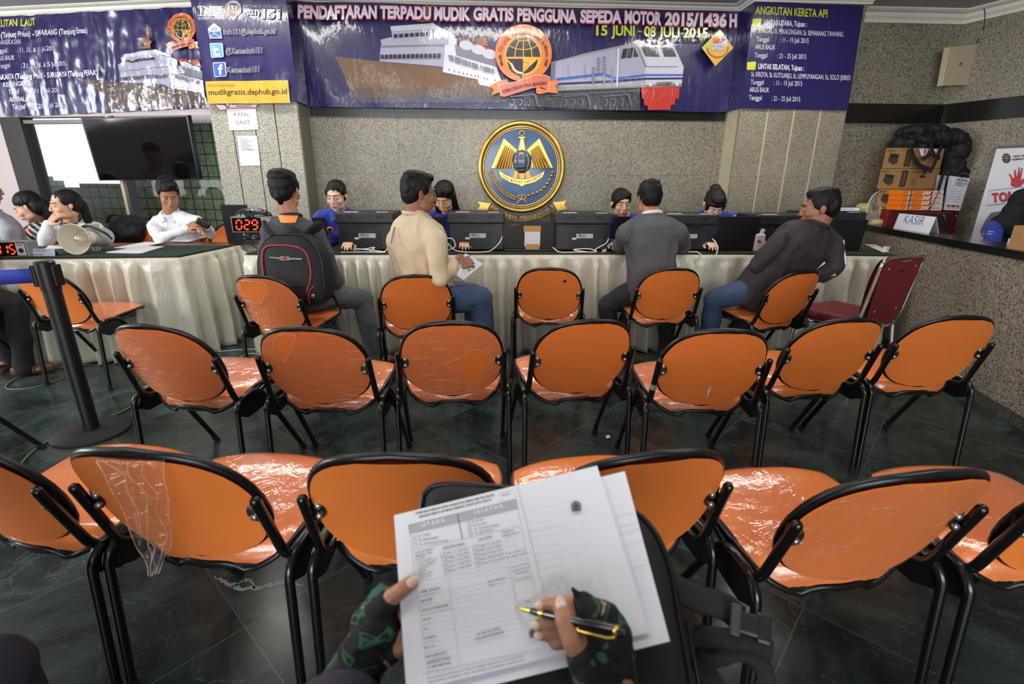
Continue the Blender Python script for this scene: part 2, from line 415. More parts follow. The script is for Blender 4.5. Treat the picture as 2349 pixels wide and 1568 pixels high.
# calcite vein: a pale irregular streak in the surface of one tile
vb = MB(); rr = random.Random(3)
def streak(a, b, w, seed):
    rr = random.Random(seed); n = 26; up = []; dn = []
    A = Vector(a); B = Vector(b); d = (B-A).normalized(); q = Vector((-d.y, d.x, 0))
    for i in range(n+1):
        t = i/n; ww = w*sin(pi*min(1, max(0.02, t)))**.6*(.45+.75*rr.random()); off = .018*sin(7*t+seed)+.012*rr.random()
        P = A+(B-A)*t+q*off; up.append(P+q*ww); dn.append(P-q*ww*.7)
    vb.add(up+dn, [(i, i+1, n+2+i, n+1+i) for i in range(n)])
streak(uz(480, 1335, .0008), uz(692, 1355, .0008), .013, 2); streak(uz(530, 1343, .0008), uz(600, 1338, .0008), .009, 5)
structure(vb.build('trim_1', mat('white_calcite', rgb(150, 152, 146), .35, var=.25, vscale=40)), 'pale calcite vein running across a dark marble tile', 'floor vein')
structure(MB().box((-.7, 1.0, ZC+.05), (13.6, 11.0, .1)).build('ceiling', M_CEIL))
structure(MB().box((.3, 4.80, ZC/2), (3.80, .2, ZC)).build('wall_back', G_WALL))
structure(MB().box((3.6, 4.80, ZC/2), (1.4, .2, ZC)).build('wall_back_right', G_SIDE))
# angled wall on the right
RW0 = Vector((4.08, 4.7, 0)); RWD = Vector((cos(radians(-70)), sin(radians(-70)), 0)); RWN = Vector((-RWD.y, RWD.x, 0))
b = MB(); b.prism([RW0, RW0+RWD*3.2, RW0+RWD*3.2+RWN*.2, RW0+RWN*.2], (0, 0, ZC)); structure(b.build('wall_right', G_SIDE))
b = MB(); q = RW0+RWD*3.2; b.box((q.x+.1, (q.y-4.5)/2, ZC/2), (.2, q.y+4.5, ZC)); structure(b.build('wall_right_front', G_SIDE))
# back of the hall with the open entrance
b = MB(); b.box((-5.2, -4.4, ZC/2), (3.6, .2, ZC)).box((4.2, -4.4, ZC/2), (3.6, .2, ZC)).box((-.5, -4.4, 2.5), (6, .2, .3)); structure(b.build('wall_front', G_SIDE))
b = MB().box((-7.0, -2.6, ZC/2), (.2, 3.6, ZC)).box((-7.0, 5.2, ZC/2), (.2, 1.2, ZC)).box((-7.0, 1.9, .4), (.2, 5.6, .8)).box((-7.0, 1.9, 2.5), (.2, 5.6, .3)); structure(b.build('wall_left', M_PINK))
# column with dark grooves, pilaster with beige joints
b = MB(); xs = [-2.199, -2.042, -1.863, -1.695, -1.514]
for i in range(4):
    g0 = 0 if i == 0 else .004; g1 = 0 if i == 3 else .004
    b.box(((xs[i]+g0+xs[i+1]-g1)/2, 4.45, ZC/2), (xs[i+1]-g1-xs[i]-g0, .04, ZC), bev=.003)
b.box((-1.8565, 4.72, ZC/2), (.683, .50, ZC), 1)
structure(b.build('column', [G_COL, granite('granite_column_side', rgb(120, 112, 98), rgb(74, 68, 60), rgb(140, 132, 118))]), 'grooved grey granite column left of the main wall', 'column')
b = MB(); xs = [2.114, 2.348, 2.574, 2.802, 3.026]
for i in range(4):
    g0 = 0 if i == 0 else .007; g1 = 0 if i == 3 else .007
    b.box(((xs[i]+g0+xs[i+1]-g1)/2, 4.46, ZC/2), (xs[i+1]-g1-xs[i]-g0, .04, ZC), bev=.002)
b.box((2.57, 4.574, ZC/2), (.908, .262, ZC), 1)
structure(b.build('pilaster', [G_PIL, M_GROUT]), 'granite pilaster with pale vertical joints below the train banner', 'pilaster')
# black stone bands
structure(MB().box((.3, 4.70, 1.89), (3.6, .03, .24)).build('trim_2', M_BAND), 'black stone band along the wall under the main banner', 'wall band')
structure(MB().box((3.55, 4.685, 1.845), (1.06, .03, .16)).build('trim_3', M_BAND), 'black stone band right of the pilaster', 'wall band')
b = MB(); n = -RWN
b.prism([RW0+n*.0+Vector((0, 0, 1.765)), RW0+RWD*3+Vector((0, 0, 1.765)), RW0+RWD*3+n*.018+Vector((0, 0, 1.765)), RW0+n*.018+Vector((0, 0, 1.765))], (0, 0, .16))
structure(b.build('trim_4', M_BAND), 'black stone band along the angled right wall', 'wall band')
# cornices: a stepped moulding swept along a wall line
def cornice(name, pts, zb, label, depth=.075):
    """pts: wall line seen from inside, left to right"""
    b = MB(); H = ZC-zb
    prof = [(0, 0), (.012, 0), (.012, H*.25), (depth*.35, H*.45), (depth*.45, H*.72), (depth*.8, H*.78), (depth, H*.9), (depth, H), (0, H)]
    P = [Vector((x, y, 0)) for x, y in pts]; rows = []
    for i, p0 in enumerate(P):
        d0 = (P[i]-P[i-1]).normalized() if i else (P[1]-P[0]).normalized()
        d1 = (P[i+1]-P[i]).normalized() if i < len(P)-1 else d0
        n0 = Vector((d0.y, -d0.x, 0)); n1 = Vector((d1.y, -d1.x, 0)); m = (n0+n1); m = m/(m.length_squared/2)
        rows.append([p0+m*a+Vector((0, 0, zb+h)) for a, h in prof])
    k = len(prof)
    vs = [v for r in rows for v in r]
    b.add(vs, [(i*k+j, i*k+(j+1) % k, (i+1)*k+(j+1) % k, (i+1)*k+j) for i in range(len(P)-1) for j in range(k)])
    return structure(b.build(name, M_CORN), label, 'cornice')
cornice('trim_5', [(-1.514, 4.7), (2.114, 4.7), (2.114, 4.44), (3.06, 4.44)], 2.602, 'white cornice above the main banner')
cornice('trim_6', [(3.026, 4.7), (4.08, 4.7), tuple((RW0+RWD*3)[:2])], 2.55, 'white cornice above the right corner', .09)
# window wall on the left
LA = Vector((-2.38, 4.85, 0)); LB = Vector((-4.26, 5.22, 0)); LD = (LB-LA).normalized(); LN = Vector((-LD.y, LD.x, 0))   # LN points out of the room? checked below
if LN.y < 0: LN = -LN
def lp(s, z, off=0.0): return LA+LD*s+LN*off+Vector((0, 0, z))
cornice('trim_7', [tuple(lp(4.2, 0)[:2]), tuple(lp(.0, 0)[:2])], 2.575, 'white cornice above the left banner', .07)
def lbox(b, s0, s1, z0, z1, o0=0.0, o1=.06, mi=0):
    b.prism([lp(s0, z0, o0), lp(s1, z0, o0), lp(s1, z0, o1), lp(s0, z0, o1)], (0, 0, z1-z0), mi)
b = MB(); lbox(b, 0, 4.6, 1.79, ZC, 0, .12); structure(b.build('wall_left_upper', M_PINK))
b = MB(); lbox(b, 2.19, 2.95, 0, 1.79, 0, .12); structure(b.build('wall_left_panel', M_PINK))
b = MB(); lbox(b, 2.95, 4.6, 0, 1.79, 0, .12); structure(b.build('wall_left_dark', mat('dark_blue_wall', rgb(22, 24, 36), .5, var=.1)))
M_GLASS = bpy.data.materials.new('window_glass'); M_GLASS.use_nodes = True; nt = M_GLASS.node_tree
for n in list(nt.nodes): nt.nodes.remove(n)
o = nt.nodes.new('ShaderNodeOutputMaterial'); mx = nt.nodes.new('ShaderNodeMixShader'); tr = nt.nodes.new('ShaderNodeBsdfTransparent'); gl = nt.nodes.new('ShaderNodeBsdfGlossy'); fr = nt.nodes.new('ShaderNodeFresnel')
tr.inputs[0].default_value = (.86, .9, .86, 1); gl.inputs['Roughness'].default_value = .02; fr.inputs[0].default_value = 1.25
ge = nt.nodes.new('ShaderNodeNewGeometry'); mm = nt.nodes.new('ShaderNodeMath'); mm.operation = 'MULTIPLY_ADD'; mm.inputs[1].default_value = -1; mm.inputs[2].default_value = 1; nt.links.new(ge.outputs['Backfacing'], mm.inputs[0])
m3 = nt.nodes.new('ShaderNodeMath'); m3.operation = 'MULTIPLY'; nt.links.new(mm.outputs[0], m3.inputs[0]); nt.links.new(fr.outputs[0], m3.inputs[1]); nt.links.new(m3.outputs[0], mx.inputs[0]); nt.links.new(tr.outputs[0], mx.inputs[1]); nt.links.new(gl.outputs[0], mx.inputs[2]); nt.links.new(mx.outputs[0], o.inputs[0])
def window(name, s0, s1, label):
    w = thing(name, label, 'window'); w['kind'] = 'structure'
    b = MB(); lbox(b, s0, s1, 0, 1.735, .03, .036); b.build('glass_pane', M_GLASS, w)
    return w
w1 = window('window_1', 1.05, 1.965, 'tall glass window onto the bright yard left of the screen')
b = MB(); lbox(b, 1.965, 2.19, 0, 1.79, -.02, .1); b.build('window_frame', M_DARKWOOD, w1)
b = MB(); lbox(b, 1.05, 1.965, 1.735, 1.765, 0, .07); b.build('window_head', M_STEELGREY, w1)
w2 = window('window_2', .03, 1.0, 'dark glass panel beside the granite column')
b = MB(); lbox(b, 0, 1.05, 1.72, 1.79, -.005, .07); b.build('window_head', M_STEELGREY, w2)
b = MB(); lbox(b, .995, 1.03, 0, 1.79, -.02, .08); lbox(b, 1.03, 1.062, 0, 1.79, -.02, .08, 1); b.build('mullion', [M_DARKWOOD, M_TANWOOD], w2)
b = MB(); lbox(b, -.02, .03, 0, 1.79, 0, .07); b.build('window_frame', M_DARKWOOD, w2)
# outside: tiled yard walls behind the glass
M_TILE = granite('green_wall_tiles', rgb(138, 146, 122), rgb(116, 124, 102), rgb(156, 162, 138), .13, .13, .03, .02, 'X', .2, rough=.35, jcol=(.10, .10, .10, 1), mort=.007)
b = MB(); b.prism([lp(.6, 0, 1.5), lp(2.53, 0, 1.5), lp(2.53, 0, 1.7), lp(.6, 0, 1.7)], (0, 0, 2.6)); structure(b.build('wall_yard_tall', M_TILE), 'tall dark tiled wall seen through the right glass panel', 'yard wall')
b = MB()
for s0, s1, z1 in ((2.53, 3.2, 1.19), (3.2, 3.65, 1.14), (3.65, 3.80, 1.222), (3.80, 5.2, 1.275)): b.prism([lp(s0, 0, 1.5), lp(s1, 0, 1.5), lp(s1, 0, 1.7), lp(s0, 0, 1.7)], (0, 0, z1))
structure(b.build('wall_yard_low', M_TILE), 'low stepped tiled wall in the yard behind the left window', 'yard wall')
structure(MB().box((-4, 9.5, -.06), (12, 6, .1)).build('ground_yard', mat('yard_concrete', rgb(150, 150, 145), .9, var=.1)))

# ceiling lamps (above the frame of the picture, they light the hall)
M_LAMP = mat('lamp_diffuser', (1, .97, .9, 1), .6, emit=2.2); M_LFRAME = mat('lamp_frame', rgb(215, 215, 210), .4)
def lamp(x, y, pw, gid):
    t = thing('ceiling_light', 'recessed fluorescent ceiling light over the waiting hall', 'ceiling light', (x, y, ZC), 0, 'fluorescent ceiling lights')
    f = MB()
    for s in (-1, 1): f.box((0, s*.155, -.012), (1.24, .02, .03)); f.box((s*.61, 0, -.012), (.02, .29, .03))
    f.build('frame', M_LFRAME, t); MB().box((0, 0, -.006), (1.2, .29, .012)).build('diffuser', M_LAMP, t)
    area_light('ceiling_lamp_glow', (x, y, ZC-.02), (0, 0, 0), 1.18, .27, pw, (1, .96, .88))
for x, y in ((-1.9, 3.75), (.1, 3.75), (2.1, 3.65)): lamp(x, y, LAMP_FRONT, 0)
for x, y in ((-1.9, 1.0), (.1, 1.0), (2.1, 1.0)): lamp(x, y, LAMP_MID, 0)
# ------------------------------------------------------------------ orange stacking chairs
M_ORANGE = mat('orange_vinyl', rgb(236, 128, 58), .42, var=.05, vscale=5, bump=.0006, bscale=300, spec=.4)
M_SEAT = mat('orange_vinyl_under_film', rgb(236, 130, 62), .32, var=.06, vscale=6, coat=1.0, bump=.0022, bscale=26, stretch=(1, 1, 1))
M_BLACKTUBE = mat('black_lacquered_tube', rgb(14, 14, 15), .22, var=.1, vscale=20, spec=.6)
M_BLACKRIM = mat('black_plastic_rim', rgb(17, 17, 18), .34, var=.1, vscale=20)
M_BOLT = mat('zinc_bolt', rgb(176, 172, 164), .3, metal=.9, var=.05)
M_RUBBER = mat('black_rubber', rgb(18, 18, 18), .7, var=.1)
HW = [(0, .045), (.02, .080), (.045, .107), (.08, .130), (.12, .150), (.18, .171), (.27, .188), (.36, .196), (.45, .2), (.57, .199), (.68, .192), (.76, .182), (.84, .167), (.90, .148), (.945, .126), (.98, .098), (1, .066)]
def br(s, v, off=0.0):
    """backrest: s -1..1 across, v 0..1 upward; off > 0 towards the sitter"""
    u = s*interp(HW, v); z = .408+.335*v; f = .080-.080*v-.046*v*v
    f += -.024*(1-(u/.2)**2)
    return Vector((u, f+off, z+off*.42))
def outline(n=60):
    vs = [h[0] for h in HW]
    pts = [br(-1, v, .012) for v in vs]+[br(x/4, 1, .012)+Vector((0, 0, .006*(1-abs(x)/4))) for x in range(-3, 4)]+[br(1, v, .012) for v in reversed(vs)]+[br(-x/3, 0, .012)+Vector((0, 0, -.006*(1-abs(x)/3))) for x in range(-2, 3)]
    return pts
SP = [(.085, .386), (.090, .400), (.098, .414), (.115, .430), (.16, .443), (.25, .450), (.34, .458), (.40, .460), (.428, .452), (.438, .438)]
def seat_pt(s, t, off=0.0):
    i = t*(len(SP)-1); k = min(int(i), len(SP)-2); a = i-k
    f = SP[k][0]*(1-a)+SP[k+1][0]*a; z = SP[k][1]*(1-a)+SP[k+1][1]*a
    w = interp([(.085, .085), (.0875, .112), (.092, .136), (.10, .158), (.115, .177), (.14, .193), (.18, .203), (.25, .208), (.35, .210), (.40, .200), (.425, .180), (.438, .155)], f)
    u = s*w
    bulge = -.016*(1-s*s) if f < .13 else -.016*(1-s*s)*max(0, 1-(f-.13)/.06)
    z2 = z-(.012+.020*max(0, 1-max(0, f-.10)/.10))*abs(s)**4+.004*(1-s*s)-(.010*(1-s*s) if f < .2 else .010*(1-s*s)*max(0, 1-(f-.2)/.15))
    return Vector((u, f+bulge+.012*(1-s*s)*(1 if f > .4 else 0), z2+off))
def make_chair():
    t = thing('stacking_chair', 'x', 'chair')
    b = MB()
    b.grid(lambda a, v: br(a*2-1, v, 0), 24, 24); b.grid(lambda a, v: br(a*2-1, v, .026-.018*abs(a*2-1)**4), 24, 24)
    b.build('backrest', M_ORANGE, t)
    MB().tube(outline(), [(.0125, .0085)]*47 if False else .0095, 8, closed=True).build('backrest_rim', M_BLACKRIM, t)
    for s in (-1, 1):
        p0 = Vector((s*.192, 0, .572)); f = br(.92*s, .48).y-.006
        b = MB(); pts = []
        for i in range(18):
            a = pi*i/17; uu = .207-.036*sin(a); pts.append(Vector((s*uu, .080-.080*.49-.046*.24-.024*(1-(uu/.2)**2)-.006, .572+.029*cos(a))))
        b.prism(pts, (0, .005, -.002)); br_o = b.build('bracket', M_BLACKRIM, t)
        for dz in (-.013, .013):
            MB().lathe([(0, -.004), (.004, -.0045), (.0075, -.002), (.0085, .002)], (s*.186, f-.004, .572+dz), (0, 1, 0), 12).build('bolt', M_BOLT, br_o)
        # upright that turns forward under the seat
        path = round_path([(s*.209, 0, .615), (s*.212, .072, .402), (s*.208, .20, .398), (s*.205, .33, .425)], .05, 7)
        b = MB().tube(path, .0118, 10); d = (path[0]-path[1]).normalized()
        b.ell(path[0], (.0118,)*3, nu=10, nv=8); b.build('back_upright', M_BLACKTUBE, t)
        # side frame: rear leg, arch, front leg
        arch = [(s*.233, .012, .012), (s*.230, .040, .395), (s*.228, .075, .425), (s*.226, .19, .427), (s*.235, .43, .012)]
        full = round_path(arch, .06, 6); h = len(full)//2
        lb = MB().tube(full[:h+1], .0115, 10).build('leg', M_BLACKTUBE, t)
        MB().cyl((s*.233, .0125, 0), (s*.233, .012, .03), .014, .0135, 12).build('foot_cap', M_RUBBER, lb)
        lf = MB().tube(full[h:], .0115, 10).build('leg', M_BLACKTUBE, t)
        MB().cyl((s*.2352, .4345, 0), (s*.2345, .413, .034), .014, .0135, 12).build('foot_cap', M_RUBBER, lf)
        g = [(s*.229, .045, .36), (s*.228, .075, .413), (s*.227, .185, .415), (s*.229, .255, .30), (s*.229, .20, .335), (s*.229, .10, .33)]
        MB().prism(g, (-s*.004, 0, 0)).build('gusset_plate', M_BLACKRIM, t)
    b = MB(); b.grid(lambda a, v: seat_pt(a*2-1, v), 20, 24); b.build('seat', M_SEAT, t)
    # black shell under the seat and its rim
    edge = [seat_pt(-1, i/16) for i in range(17)]+[seat_pt(-1+x/5, 1) for x in range(1, 10)]+[seat_pt(1, 1-i/16) for i in range(17)]+[seat_pt(1-x/5, 0) for x in range(1, 10)]
    b = MB().tube([e+Vector((0, 0, -.006)) for e in edge], .008, 8, closed=True); b.grid(lambda a, v: seat_pt((a*2-1)*.99, v, -.016-.008*(1-(a*2-1)**2)), 12, 12)
    b.build('seat_shell', M_BLACKRIM, t)
    b = MB().box((0, .14, .395), (.44, .03, .02)).box((0, .30, .408), (.44, .03, .02)); b.build('seat_rail', M_BLACKTUBE, t)
    return t
chair0 = make_chair(); _used = []
ROWS = {'near': 'orange chairs in the nearest row', 'mid': 'orange chairs in the middle row', 'far': 'orange chairs along the registration table', 'desk': 'orange chairs behind the form desk'}
CH = {}
def put_chair(key, x, y, deg, label, row):
    o = chair0 if not _used else dup(chair0, (x, y, 0), radians(deg)); _used.append(1)
    o.location = (x, y, 0); o.rotation_euler = (0, 0, radians(deg)); o['label'] = label; o['group'] = ROWS[row]; CH[key] = o
    return o
for a in [
 ('N0', -1.178, 1.022, -15, 'orange chair cut off by the left edge in the nearest row', 'near'),
 ('N1', -.701, .947, -8.7, 'orange chair with a torn plastic strip hanging over its back', 'near'),
 ('N2', -.189, .910, -2.2, 'orange chair behind the left part of the held form', 'near'),
 ('N3', .322, .897, 8.4, 'orange chair behind the right part of the held form', 'near'),
 ('N4', .813, .812, 4.7, 'film-wrapped orange chair right of the black lap bag in the nearest row', 'near'),
 ('N5', 1.305, .80, 0, 'orange chair cut off by the right edge in the nearest row', 'near'),
 ('M0', -2.52, 1.90, -15, 'orange chair mostly beyond the left edge behind the barrier post', 'mid'),
 ('M1', -1.230, 1.838, -11.1, 'fully film-wrapped orange chair just right of the barrier post base', 'mid'),
 ('M2', -.663, 1.794, -3.9, 'orange chair with torn film across the top of its backrest', 'mid'),
 ('M3', -.146, 1.855, 3.0, 'orange chair with a diamond tear in the film on its backrest', 'mid'),
 ('M4', .380, 1.864, 8.0, 'bare orange chair right of the diamond-torn one in the middle row', 'mid'),
 ('M5', .853, 1.726, -2.1, 'orange chair with a white smear and a taped upright', 'mid'),
 ('M6', 1.411, 1.859, 5.2, 'orange chair in front of the dark red chair in the middle row', 'mid'),
 ('M7', 1.899, 1.883, 0.0, 'rightmost orange chair of the middle row by the granite counter', 'mid'),
 ('C0', -3.44, 2.97, -10, 'orange chair under the sitter in black trousers at the left edge', 'far'),
 ('C1', -2.597, 3.012, -11.7, 'empty orange chair behind the barrier post at the form desk', 'far'),
 ('C2', -1.252, 2.815, -15.2, 'orange chair under the man with the black backpack', 'far'),
 ('C3', -.414, 2.817, 6.4, 'orange chair under the man in the beige shirt', 'far'),
 ('C4', .380, 3.042, -6.2, 'empty orange chair with a small smudge, in front of the emblem', 'far'),
 ('C5', 1.136, 3.023, 3.2, 'orange chair under the man in the grey sweater', 'far'),
 ('C6', 1.863, 2.907, 18.6, 'orange chair under the man in the dark striped jacket', 'far'),
]: put_chair(*a)
# ------------------------------------------------------------------ printed vinyl banners
def vinyl(name, col, amp=.004, scale=9.0, stretch=(2.2, 2.2, .7)):
    return mat('vinyl_'+name, col, .30, coat=.8, bump=amp, bscale=scale, stretch=stretch, detail=3)
V = {k: vinyl(k, c) for k, c in dict(navy=rgb(34, 27, 84), lilac=rgb(206, 202, 222), red=rgb(190, 52, 44), lime=rgb(196, 196, 50), white=rgb(212, 212, 222), brown=rgb(112, 82, 58), dbrown=rgb(92, 74, 68), slate=rgb(70, 68, 82), face=rgb(164, 164, 186), roof=rgb(196, 198, 212), mid=rgb(120, 120, 134), dark=rgb(30, 30, 36), orange=rgb(220, 122, 62), yellow=rgb(226, 168, 56), pink=rgb(206, 106, 80), gold=rgb(222, 166, 54), steel=rgb(150, 146, 142), blue=rgb(52, 96, 190), sky=rgb(90, 160, 220), fb=rgb(60, 92, 176), black=rgb(24, 22, 28), rust=rgb(150, 88, 48), rail=rgb(58, 58, 66), bogie=rgb(92, 96, 104)).items()}
VK = list(V); VM = [V[k] for k in VK]; I = {k: i for i, k in enumerate(VK)}
def K1(x, y): return (x/3.2625, y/3.2625)
def K2(x, y): return (680+x/3.2625, y/3.2625)
def K3(x, y): return (1200+x/3.2625, y/3.2625)
def K4(x, y): return (1629+x/3.2625, y/3.2625)
def pl(f, pts): return [f(*p) for p in pts]

def logo(A, f, s):
    """round ministry roundel with ribbon; f maps its drawing coordinates, s = print units per drawing unit"""
    def E(cx, cy, rx, ry, m, a0=0, a1=360, n=44):
        A.poly([f(cx+rx*cos(radians(a0+(a1-a0)*i/n)), cy+ry*sin(radians(a0+(a1-a0)*i/n))) for i in range(n+(0 if a1-a0 >= 360 else 1))], I[m])
    def Ln(pts, w, m): A.line([f(*p) for p in pts], w*s, I[m])
    E(713, 610, 458, 462, 'orange')
    # golden halo round the globe, dark globe, tail
    E(705, 655, 300, 318, 'yellow')
    A.poly([f(*p) for p in ((470, 800), (560, 930), (640, 1000), (690, 1100), (705, 1100), (705, 900), (940, 800))], I['yellow'])
    E(705, 672, 276, 318, 'black', 180, 360); E(700, 704, 240, 238, 'black', 0, 92)
    A.poly([f(*p) for p in ((440, 704), (700, 704), (700, 925), (610, 900), (540, 840), (505, 760))], I['black'])
    A.poly([f(*p) for p in ((438, 740), (480, 860), (540, 930), (640, 985), (690, 1055), (690, 960), (600, 940), (530, 880), (490, 790))], I['black'])
    Ln([(512, 775), (560, 870), (620, 920), (692, 936)], 22, 'white')
    for pts in ([(429, 686), (980, 686)], [(708, 415), (708, 700)], [(632, 410), (590, 520), (566, 686)], [(786, 410), (832, 540), (848, 686)],
                [(480, 500), (590, 548), (708, 562), (840, 545), (930, 492)], [(600, 385), (660, 420), (760, 422), (815, 392)]): Ln(pts, 15, 'yellow')
    Ln([(706, 700), (712, 740), (775, 762), (820, 812), (760, 815), (712, 850), (705, 950), (697, 1090)], 16, 'yellow')
    A.poly([f(*p) for p in ((712, 700), (740, 700), (722, 728))], I['white'])
    # ribbon
    A.poly([f(*p) for p in ((160, 1140), (330, 1060), (440, 1030), (460, 1070), (455, 1110), (330, 1140), (340, 1240), (190, 1295), (235, 1200))], I['orange'])
    A.poly([f(*p) for p in ((305, 1115), (560, 1085), (700, 1040), (900, 970), (1060, 965), (1138, 1000), (1105, 1215), (1000, 1165), (860, 1180), (600, 1260), (400, 1320), (345, 1310))], I['pink'])
    A.poly([f(*p) for p in ((915, 1160), (1105, 1215), (1130, 1060), (1230, 1045), (1298, 1080), (1225, 1140), (1272, 1260), (1100, 1245), (960, 1275), (912, 1255))], I['orange'])
    Ln([(305, 1115), (560, 1085), (700, 1040), (900, 970), (1060, 965), (1138, 1000)], 7, 'white'); Ln([(305, 1115), (345, 1310)], 7, 'white'); Ln([(1138, 1000), (1110, 1215)], 7, 'white')
    def T(st, p0, p1, h): A.text(st, f(*p0), f(*p1), h*s, I['black'], .02)
    T('KEMENTERIAN', (385, 1262), (705, 1170), 52); T('PERHUBUNGAN', (720, 1165), (1080, 1118), 52)
    def arc(st, a0, a1, h, m, b=.02):
        n = len(st); ws = [(.35 if c == ' ' else text_geo(c, b)[3]-text_geo(c, b)[2]+.07) for c in st]; tot = sum(ws); acc = 0
        for c, w in zip(st, ws):
            if c != ' ':
                ta = radians(a0+(a1-a0)*acc/tot); tb = radians(a0+(a1-a0)*(acc+w*.92)/tot)
                q = lambda t: f(712+358*cos(t), 655+352*sin(t))
                A.text(c, q(ta), q(tb), h*s, I[m], b); A.layer -= 1
            acc += w
        A.layer += 1
    arc('Mudik', 155, 185, 46, 'black'); arc('Gratis', 190, 236, 66, 'red'); arc('Pengguna', 240, 290, 46, 'black'); arc('Sepeda', 295, 330, 46, 'black'); arc('Motor 2015', 334, 387, 46, 'black')

def ship(A, f, s):
    P = lambda pts, m: A.poly([f(*p) for p in pts], I[m])
    P([(285, 420), (630, 462), (1095, 505), (1360, 598), (1560, 690), (1600, 760), (1100, 768), (480, 770), (400, 655)], 'brown')
    P([(400, 655), (800, 668), (1300, 640), (1560, 690), (1600, 760), (1100, 768), (480, 770)], 'dbrown')
    P([(470, 735), (1000, 715), (1580, 720), (1600, 765), (480, 772)], 'slate')
    P([(625, 460), (632, 345), (1112, 330), (1092, 535), (1095, 500)], 'face')
    P([(632, 300), (705, 282), (1140, 262), (1136, 338), (640, 350)], 'face')
    P([(635, 345), (1112, 330), (1112, 345), (635, 360)], 'mid')
    P([(712, 235), (1010, 213), (1020, 292), (722, 296)], 'face')
    P([(705, 200), (1020, 172), (1010, 214), (712, 236)], 'roof')
    P([(1020, 172), (1190, 268), (1186, 284), (1010, 214)], 'white')
    P([(1010, 214), (1186, 284), (1140, 300), (1020, 292)], 'face')
    P([(1140, 262), (1202, 290), (1198, 335), (1136, 338)], 'white')
    P([(1112, 330), (1136, 338), (1198, 335), (1205, 415), (1490, 482), (1545, 640), (1450, 652), (1370, 635), (1355, 595), (1095, 540)], 'white')
    P([(1185, 332), (1490, 440), (1500, 505), (1195, 415)], 'mid')
    P([(1205, 285), (1290, 292), (1300, 312), (1225, 318)], 'rust'); P([(1345, 285), (1425, 282), (1432, 350), (1345, 340)], 'rust'); P([(1310, 320), (1480, 375), (1490, 400), (1320, 345)], 'red')
    for cx, cy in ((1272, 340), (1362, 374), (1445, 408)):
        A.poly([f(cx+58*cos(t)*.9-10*sin(t), cy+34*sin(t)+14*cos(t)) for t in [2*pi*i/20 for i in range(20)]], I['roof'])
    for i in range(7):
        x = 730+i*40; y = 262-i*3; P([(x, y), (x+28, y-2), (x+30, y+24), (x+4, y+26)], 'dark')
    for i in range(14):
        x = 634+i*32.5; y = 415-i*.8; P([(x, y), (x+24, y-1), (x+24, y+30), (x, y+31)], 'dark')
    for q in ([(1135, 413), (1172, 420), (1182, 462), (1152, 455)], [(1185, 425), (1230, 438), (1232, 480), (1190, 470)], [(1238, 445), (1250, 448), (1252, 488), (1240, 485)], [(1256, 452), (1278, 458), (1280, 496), (1258, 490)], [(1284, 462), (1304, 468), (1306, 502), (1286, 497)], [(1312, 470), (1352, 482), (1364, 520), (1314, 506)], [(1376, 492), (1388, 496), (1392, 528), (1384, 526)], [(1396, 500), (1450, 514), (1454, 545), (1400, 532)], [(1460, 518), (1476, 522), (1478, 552), (1462, 548)]): P(q, 'mid')
    for x, y in ((1143, 527), (1182, 537), (1218, 546), (1250, 555), (1280, 560), (1308, 567), (1336, 573), (1360, 579), (1408, 593), (1430, 599), (1486, 607)): P([(x-3, y-7), (x+3, y-7), (x+3, y+7), (x-3, y+7)], 'dark')
    P([(900, 174), (925, 140), (965, 130), (970, 40), (990, 40), (998, 130), (1018, 150), (1005, 172)], 'rust'); P([(930, 62), (1035, 52), (1035, 58), (930, 72)], 'rust')

